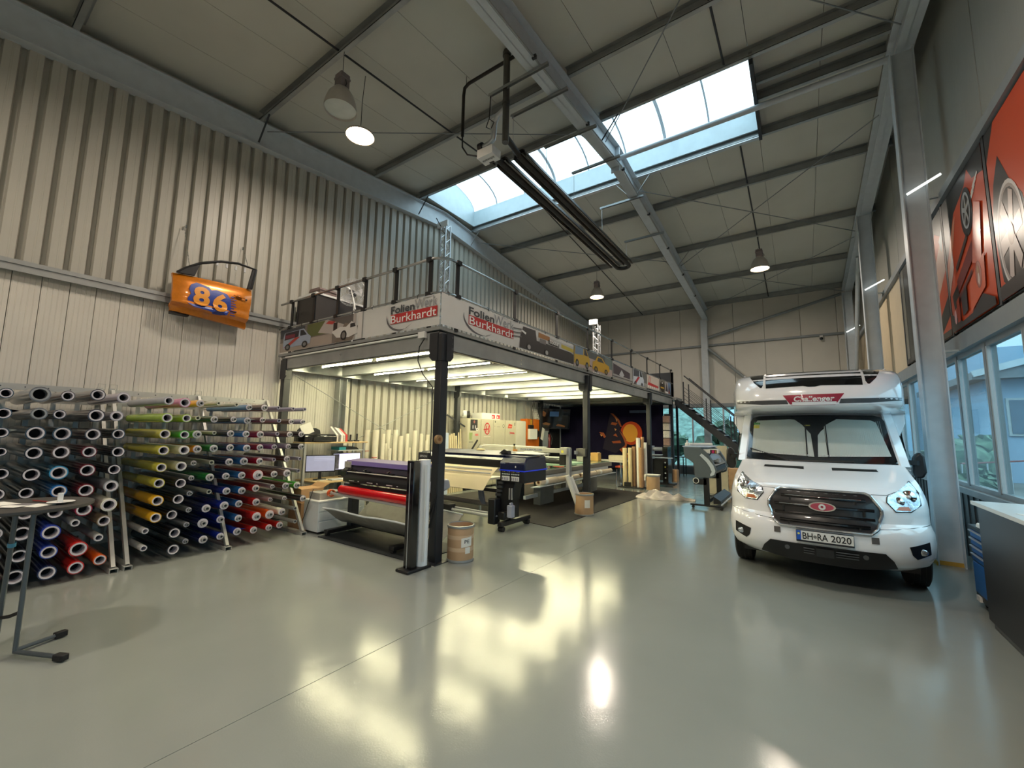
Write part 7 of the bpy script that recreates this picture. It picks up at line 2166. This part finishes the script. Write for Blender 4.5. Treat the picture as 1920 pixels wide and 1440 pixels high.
# ---- rag pile
rnd = random.Random(9)
rows = []
nx, ny = 40, 22
for j in range(ny + 1):
    row = []
    for i in range(nx + 1):
        u, v_ = i / nx, j / ny
        x = -3.82 + 1.45 * u
        wdt = .26 * math.sin(PI * min(1, u * 1.15 + .06)) ** .6 * (1 - .45 * u) + .05
        y = 11.75 + .25 * u * u + (v_ - .5) * 2 * wdt + .03 * math.sin(u * 23) + .04 * u
        hh = (.14 * math.exp(-((u - .36) / .24) ** 2) + .07 * math.exp(-((u - .72) / .1) ** 2) + .04) * max(0, 1 - (2 * v_ - 1) ** 2) ** .7
        z = hh * (1 + .34 * math.sin(u * 31 + 3 * math.sin(v_ * 9)) + .22 * math.sin(v_ * 17 + u * 8)) + .004
        row.append((x, y, max(.004, z)))
    rows.append(row)
MB().grid(rows).build('rag_pile', mat('off_white_cloth', (212, 200, 190), .85, var=.06, bump=.3, bscale=12), label='crumpled heap of off-white cloth lying on the floor before the mat', cat='cloth')

# ---- cutting plotter
cp = thing('cutting_plotter', 'dark grey cutting plotter with pale curved trim on a castor stand', 'plotter', (-1.95, 12.2, 0))
side = [(-2.39, 1.45), (-2.0, 1.44), (-1.85, 1.3), (-1.74, 1.1), (-1.68, .92), (-1.72, .76), (-1.8, .73), (-2.15, .72), (-2.16, 1.05), (-2.27, 1.14), (-2.37, 1.19)]
M_pl = mat('plotter_grey', (84, 94, 100), .4, var=.03)
M_plt = mat('plotter_trim', (196, 206, 214), .3, var=.02, coat=.2)
for y0 in (10.92, 12.75):
    MB().prism(side, 'y', y0, y0 + .16).build('side_panel', M_pl, cp, bevel=.012)
    arc_ = [(-1.98, 1.3), (-1.83, 1.17), (-1.73, 1.03), (-1.69, .9), (-1.72, .81), (-1.8, .77), (-1.81, .81), (-1.77, .88), (-1.81, .99), (-1.88, 1.1), (-2.02, 1.25)]
    MB().prism(arc_, 'y', y0 - .02, y0).build('curved_trim', M_plt, cp, bevel=.006)
MB().prism([(-2.2, 1.2), (-1.98, 1.3), (-1.84, 1.2), (-1.8, 1.12), (-2.2, 1.05)], 'y', 11.08, 12.75).build('top_cover', mat('plotter_silver', (150, 152, 156), .3, .3), cp, bevel=.01)
MB().prism([(-2.2, .8), (-1.8, .78), (-1.7, .88), (-1.72, .98), (-1.85, 1.0), (-2.2, 1.0)], 'y', 11.08, 12.75).build('front_cover', M_pb, cp, bevel=.01)
MB().box(-1.84, -1.72, 11.08, 12.75, 1.0, 1.015).build('platen', M_alu, cp)
MB().cyl((-1.9, 11.1, 1.07), (-1.9, 12.7, 1.07), .03).build('carriage_rail', M_frame, cp)
MB().box(-1.92, -1.76, 12.0, 12.3, 1.03, 1.14).build('carriage', M_plt, cp, bevel=.01)
MB().prism([(-1.98, 1.4), (-1.62, 1.41), (-1.63, 1.31), (-1.95, 1.3)], 'y', 10.98, 11.2).build('control_panel', M_white, cp, bevel=.006)
MB().box(-1.8, -1.66, 10.972, 10.98, 1.305, 1.39).build('panel_print', cm(60, 20, 40), cp)
MB().box(-1.76, -1.71, 10.966, 10.972, 1.31, 1.38).build('panel_print', cm(190, 30, 100), cp)
MB().box(-1.69, -1.67, 10.966, 10.972, 1.31, 1.38).build('panel_print', cm(170, 130, 50), cp)
MB().bar((-1.85, 11.1, 1.24), (-1.8, 11.1, 1.31), .02, .06, (0, 1, 0)).build('panel_arm', M_black, cp)
MB().box(-2.39, -2.05, 11.08, 12.75, 1.2, 1.44).build('rear_body', M_pl, cp, bevel=.01)
for y0 in (10.96, 12.78):
    MB().box(-1.97, -1.85, y0, y0 + .08, .1, .76).build('leg', M_pb, cp, bevel=.006)
    f_ = MB().box(-2.28, -1.56, y0, y0 + .07, .06, .1).build('foot', M_pb, cp, bevel=.006)
    for x in (-2.22, -1.6):
        MB().cyl((x, y0 + .01, .03), (x, y0 + .06, .03), .03, n=14).build('castor', M_rubber, f_)
    MB().cyl((-2.13, y0 - .02, .65), (-2.13, y0 + .04, .65), .06, n=20).build('roll_flange', M_black, cp)
    MB().ring((-2.13, y0 - .03, .65), (-2.13, y0 - .02, .65), .07, .055, 20).build('flange_rim', M_white, cp)
    MB().box(-2.18, -1.9, y0, y0 + .05, .56, .7).build('roll_bracket', M_pb, cp)
MB().box(-1.95, -1.88, 11.04, 12.78, .12, .2).build('stretcher', M_pb, cp)
MB().prism([(-1.78, .12), (-1.62, .14), (-1.62, .2), (-1.78, .3)], 'y', 11.04, 12.78).build('basket_bar', M_pb, cp)
MB().cyl((-1.6, 11.0, .12), (-1.6, 12.8, .12), .018, n=8).build('basket_rod', M_frame, cp)
sbd = MB().box(-2.42, -1.82, 10.95, 12.2, 1.445, 1.465).build('sheet_board', mat('pale_blue_board', (186, 200, 226), .6, var=.02), label='pale blue board lying on top of the cutting plotter', cat='board')
MB().cyl((-2.28, 11.1, 1.505), (-1.84, 11.5, 1.505), .035, n=16).build('paper_tube', M_paper, label='white tube lying on the pale blue board on the plotter', cat='tube')
t_ = thing('white_bottle', 'small white bottle on the pale blue board on the plotter', 'bottle', (-2.32, 11.0, 1.465))
MB().lathe([(.001, 0), (.05, 0), (.05, .06), (.02, .09), (.02, .11), (.001, .11)], (-2.32, 11.03, 1.466), 16).build('bottle', M_white, t_)
MB().cyl((-2.32, 11.03, 1.576), (-2.32, 11.03, 1.6), .022, n=10).build('cap', M_white, t_)
MB().box(-2.4, -1.83, 13.95, 13.99, .0, 1.42).build('leaning_board', mat('beige_board', (196, 184, 158), .6), label='beige upright board standing behind the cutting plotter', cat='board')
pa = thing('wooden_pallet_stack', 'stack of wooden slatted pallets behind the cutting plotter', 'pallet', (-2.2, 16.6, 0))
for k in range(4):
    z = .02 + k * .15
    for i in range(6):
        MB().box(-2.75, -1.55, 16.0 + i * .21, 16.12 + i * .21, z + .09, z + .11).build('slat', mat('pallet_wood', (170, 128, 82), .7, var=.15, scale=8), pa)
    for x in (-2.72, -2.2, -1.68):
        MB().box(x, x + .1, 16.0, 17.17, z, z + .09).build('block', mat('pallet_wood', (170, 128, 82), .7, var=.15, scale=8), pa)
MB().box(-2.0, -1.4, 15.4, 15.8, 0, .66).build('cardboard_box', M_card, label='brown cardboard box behind the cutting plotter beside the motorhome', cat='box', bevel=.004)

# ================================================================== right side
cn = thing('counter', 'dark grey counter with white top in the right foreground', 'counter', (1.65, 4.0, 0))
M_cnt = mat('dark_counter_laminate', (42, 43, 46), .45, var=.1, scale=80)
MB().box(1.38, 1.82, 1.5, 5.98, .06, 1.11).build('body', M_cnt, cn)
for k in range(4):
    MB().box(1.372, 1.38, 1.52 + k * 1.115, 1.52 + k * 1.115 + 1.105, .07, 1.1).build('front_panel', M_cnt, cn, bevel=.002)
MB().box(1.4, 1.8, 1.52, 5.96, 0, .06).build('plinth', mat('plinth_grey', (90, 92, 94), .5), cn)
MB().box(1.34, 1.84, 1.45, 6.03, 1.11, 1.145).build('worktop', mat('white_worktop', (206, 208, 206), .3, var=.02), cn, bevel=.003)
for k, (x, y, a, c_) in enumerate(((1.55, 5.1, .2, 0), (1.6, 4.8, -.3, 1), (1.5, 4.6, .5, 0))):
    MB(Matrix.Translation((x, y, 1.146 + k * .002)) @ Matrix.Rotation(a, 4, 'Z')).box(-.11, .11, -.15, .15, 0, .0015).build('brochure', M_paper if c_ == 0 else mat('brochure_print', (90, 60, 56), .5, var=.4, scale=12), label=('white paper on the counter farthest from the viewer', 'brown printed brochure on the counter among papers', 'white paper on the counter nearest the viewer')[k], cat='paper', group='papers on the counter')
tx = thing('tool_trolley', 'narrow black tool trolley with blue drawers behind the counter end', 'trolley', (1.6, 6.3, 0))
M_bdr = mat('drawer_blue', (30, 92, 160), .35, var=.03, coat=.2)
MB().box(1.46, 1.82, 6.1, 6.68, .07, .8).build('body', M_black, tx, bevel=.008)
zz = [.72, .64, .56, .48, .15]
for k, z in enumerate(zz):
    h = .065 if k < 4 else .31
    d_ = MB().box(1.445, 1.46, 6.14, 6.62, z, z + h).build('drawer', M_bdr, tx, bevel=.003)
    if k < 4:
        MB().box(1.43, 1.446, 6.14, 6.62, z + h - .012, z + h).build('handle', M_alu, d_)
MB().box(1.45, 1.84, 6.08, 6.7, .8, .83).build('top_tray', M_black, tx, bevel=.006)
for y in (6.16, 6.6):
    for x in (1.52, 1.78):
        MB().cyl((x - .015, y, .035), (x + .015, y, .035), .035, n=14).build('castor', M_rubber, tx)
MB().box(1.44, 1.47, 6.1, 6.14, .07, .13).box(1.44, 1.47, 6.5, 6.6, .07, .12).build('corner_guard', M_white, tx)
MB().prism([(6.1, .83), (6.5, .83), (6.45, .88), (6.2, .87)], 'x', 1.46, 1.6).build('rag', M_paper, label='white rag lying on the tool trolley', cat='rag', bevel=.01)
bn_ = thing('waste_bin', 'pale bin with black liner between column and tool trolley', 'bin', (1.75, 7.3, 0))
MB().lathe([(.11, .0), (.13, .45), (.12, .45), (.1, .02), (.001, .02)], (1.78, 7.4, 0), 20).build('body', mat('beige_bin', (176, 168, 150), .5), bn_)
MB().lathe([(.135, .43), (.138, .5), (.12, .52), (.115, .44)], (1.78, 7.4, 0), 20).build('liner', M_black, bn_)

# posters on the right wall: orange sports cars
OR, OD, OL = (206, 74, 34), (160, 52, 30), (226, 140, 110)


def poster(y0, y1, lb):
    t_ = MB().box(1.905, 1.915, y0, y1, 3.24, 5.2).build('wall_poster', mat('poster_film', (52, 44, 42), .25, var=.1, coat=.3), label=lb, cat='poster')
    return t_, Print((1.905, y1, 3.24), (0, -1, 0), (0, 0, 1), off=.003, clip=(.01, y1 - y0 - .01, .01, 1.95))


# right = -y : picture x runs from the far edge towards the viewer
pa_, pr = poster(6.8, 8.46, 'glossy poster of orange sports cars on the right wall beside the second column')
pr.rect(0, 1.7, 0, 1.96, OR)
pr.poly([(0, 1.96), (0, 1.0), (.5, 1.6), (1.0, 1.75), (1.2, 1.96)], (40, 40, 44)).poly([(1.1, 1.96), (1.7, 1.96), (1.7, 1.6), (1.3, 1.7)], (34, 32, 36))
pr.poly([(0, .95), (.45, 1.5), (.55, 1.55), (.4, 1.25), (.1, .85), (0, .8)], (226, 150, 120)).poly([(.0, .8), (.3, 1.15), (.3, .9), (0, .55)], (216, 190, 180))
for k in range(4):
    pr.poly([(1.1 + k * .06, 1.45 + k * .05), (1.3 + k * .06, 1.55 + k * .05), (1.32 + k * .06, 1.52 + k * .05), (1.12 + k * .06, 1.42 + k * .05)], (222, 214, 206))
pr.ell(1.0, 1.4, .22, .32, (34, 32, 36)).ell(1.0, 1.42, .15, .24, (150, 150, 152)).ell(1.0, 1.42, .11, .2, (56, 52, 50)).ringp(1.0, 1.42, .15, .24, .12, (190, 192, 194)).ell(1.0, 1.46, .035, .06, (170, 140, 80))
for a in range(0, 360, 72):
    c_, s_ = math.cos(math.radians(a + 20)), math.sin(math.radians(a + 20))
    pr.poly([(1.0 + .02 * s_, 1.42 - .03 * c_), (1.0 - .02 * s_, 1.42 + .03 * c_), (1.0 + .13 * c_ - .02 * s_, 1.42 + .21 * s_ + .03 * c_), (1.0 + .13 * c_ + .02 * s_, 1.42 + .21 * s_ - .03 * c_)], (176, 174, 172))
pr.poly([(.42, .86), (.95, 1.14), (.95, 1.06), (.42, .78)], (60, 34, 34)).poly([(.4, .66), (1.1, .98), (1.1, .76), (.45, .5)], (120, 34, 32)).poly([(.15, .52), (.42, .62), (.46, .38), (.2, .3)], (36, 34, 36)).poly([(.4, .44), (1.0, .64), (1.0, .58), (.4, .38)], (100, 30, 28))
pr.poly([(1.05, .7), (1.35, .6), (1.5, 1.3), (1.3, 1.4)], (226, 130, 110)).poly([(.52, .14), (.72, .18), (.74, .5), (.62, .46), (.5, .4)], (44, 36, 40)).poly([(.84, .12), (1.4, .3), (1.45, .7), (1.1, .6), (.9, .5)], (222, 100, 66))
pr.ell(1.22, .5, .1, .17, (190, 120, 104)).ringp(1.22, .5, .1, .17, .1, (160, 90, 80)).poly([(1.18, .42), (1.22, .6), (1.26, .42), (1.22, .36)], (226, 200, 190)).ell(1.22, .56, .03, .05, (190, 150, 110))
pr.poly([(0, 0), (1.7, 0), (1.7, .08), (1.3, .24), (.9, .1), (.5, .08), (0, .3)], (40, 36, 38)).ell(.22, .2, .05, .1, (226, 170, 170)).poly([(.3, .1), (.42, .1), (.44, .44), (.32, .4)], OD)
pr.build('printed_picture', pa_, rough=.3)
pb_, pr = poster(5.05, 6.7, 'glossy poster with a large silver wheel of an orange car on the right wall')
pr.rect(0, 1.7, 0, 1.96, OR).poly([(0, 1.96), (0, 1.6), (.3, 1.96)], (36, 34, 38)).poly([(.1, .2), (.0, .9), (.12, 1.3), (.3, 1.55), (.5, 1.2), (.75, .9), (1.0, 0), (.4, 0)], (44, 40, 42))
pr.ell(.42, .62, .32, .56, (176, 160, 154)).ell(.42, .62, .27, .5, (70, 58, 54)).ringp(.42, .62, .33, .58, .08, (222, 214, 210))
for a in range(0, 360, 60):
    c_, s_ = math.cos(math.radians(a + 10)), math.sin(math.radians(a + 10))
    pr.poly([(.42 + .05 * s_, .62 - .08 * c_), (.42 - .05 * s_, .62 + .08 * c_), (.42 + .26 * c_ - .05 * s_, .62 + .47 * s_ + .09 * c_), (.42 + .26 * c_ + .05 * s_, .62 + .47 * s_ - .09 * c_)], (206, 186, 178))
pr.ell(.42, .62, .07, .12, (150, 120, 100)).poly([(0, 0), (1.7, 0), (1.7, .12), (.9, .2), (0, .16)], (58, 50, 50)).poly([(1.0, .4), (1.7, .5), (1.7, 1.5), (1.2, 1.2)], (220, 96, 50))
pr.build('printed_picture', pb_, rough=.3)
pc_, pr = poster(8.54, 11.64, 'glossy dark poster with the orange car front on the right wall behind the second column')
pr.rect(0, 3.1, 0, 1.96, (60, 60, 56)).poly([(1.7, 0), (3.1, 0), (3.1, 1.5), (2.7, 1.7), (2.3, 1.3), (2.0, .6)], OR).poly([(2.5, .6), (3.1, 1.0), (3.1, 1.6), (2.6, 1.2)], (222, 180, 160)).poly([(2.3, .2), (3.1, .6), (3.1, .3), (2.5, .05)], (36, 34, 34)).poly([(2.9, 1.5), (3.0, 1.3), (3.1, 1.5), (3.1, 1.65)], (210, 214, 214))
pr.poly([(.1, 0), (.3, 0), (.3, 1.96), (.1, 1.96)], (120, 116, 104)).poly([(.5, .3), (.9, .3), (.8, 1.8), (.6, 1.8)], (40, 40, 38)).rect(0, 3.1, 0, .1, (52, 50, 48))
pr.build('printed_picture', pc_, rough=.3)
pd_, pr = poster(1.9, 4.95, 'glossy orange poster on the right wall nearest the viewer')
pr.rect(0, 3.1, 0, 1.96, OR).poly([(0, 0), (3.1, 0), (3.1, .2), (0, .14)], (44, 40, 40)).poly([(.6, .8), (2.4, .9), (2.2, 1.5), (.9, 1.4)], (46, 44, 50)).ell(.5, .4, .3, .3, (34, 32, 34)).ell(2.6, .4, .3, .3, (34, 32, 34))
pr.build('printed_picture', pd_, rough=.3)
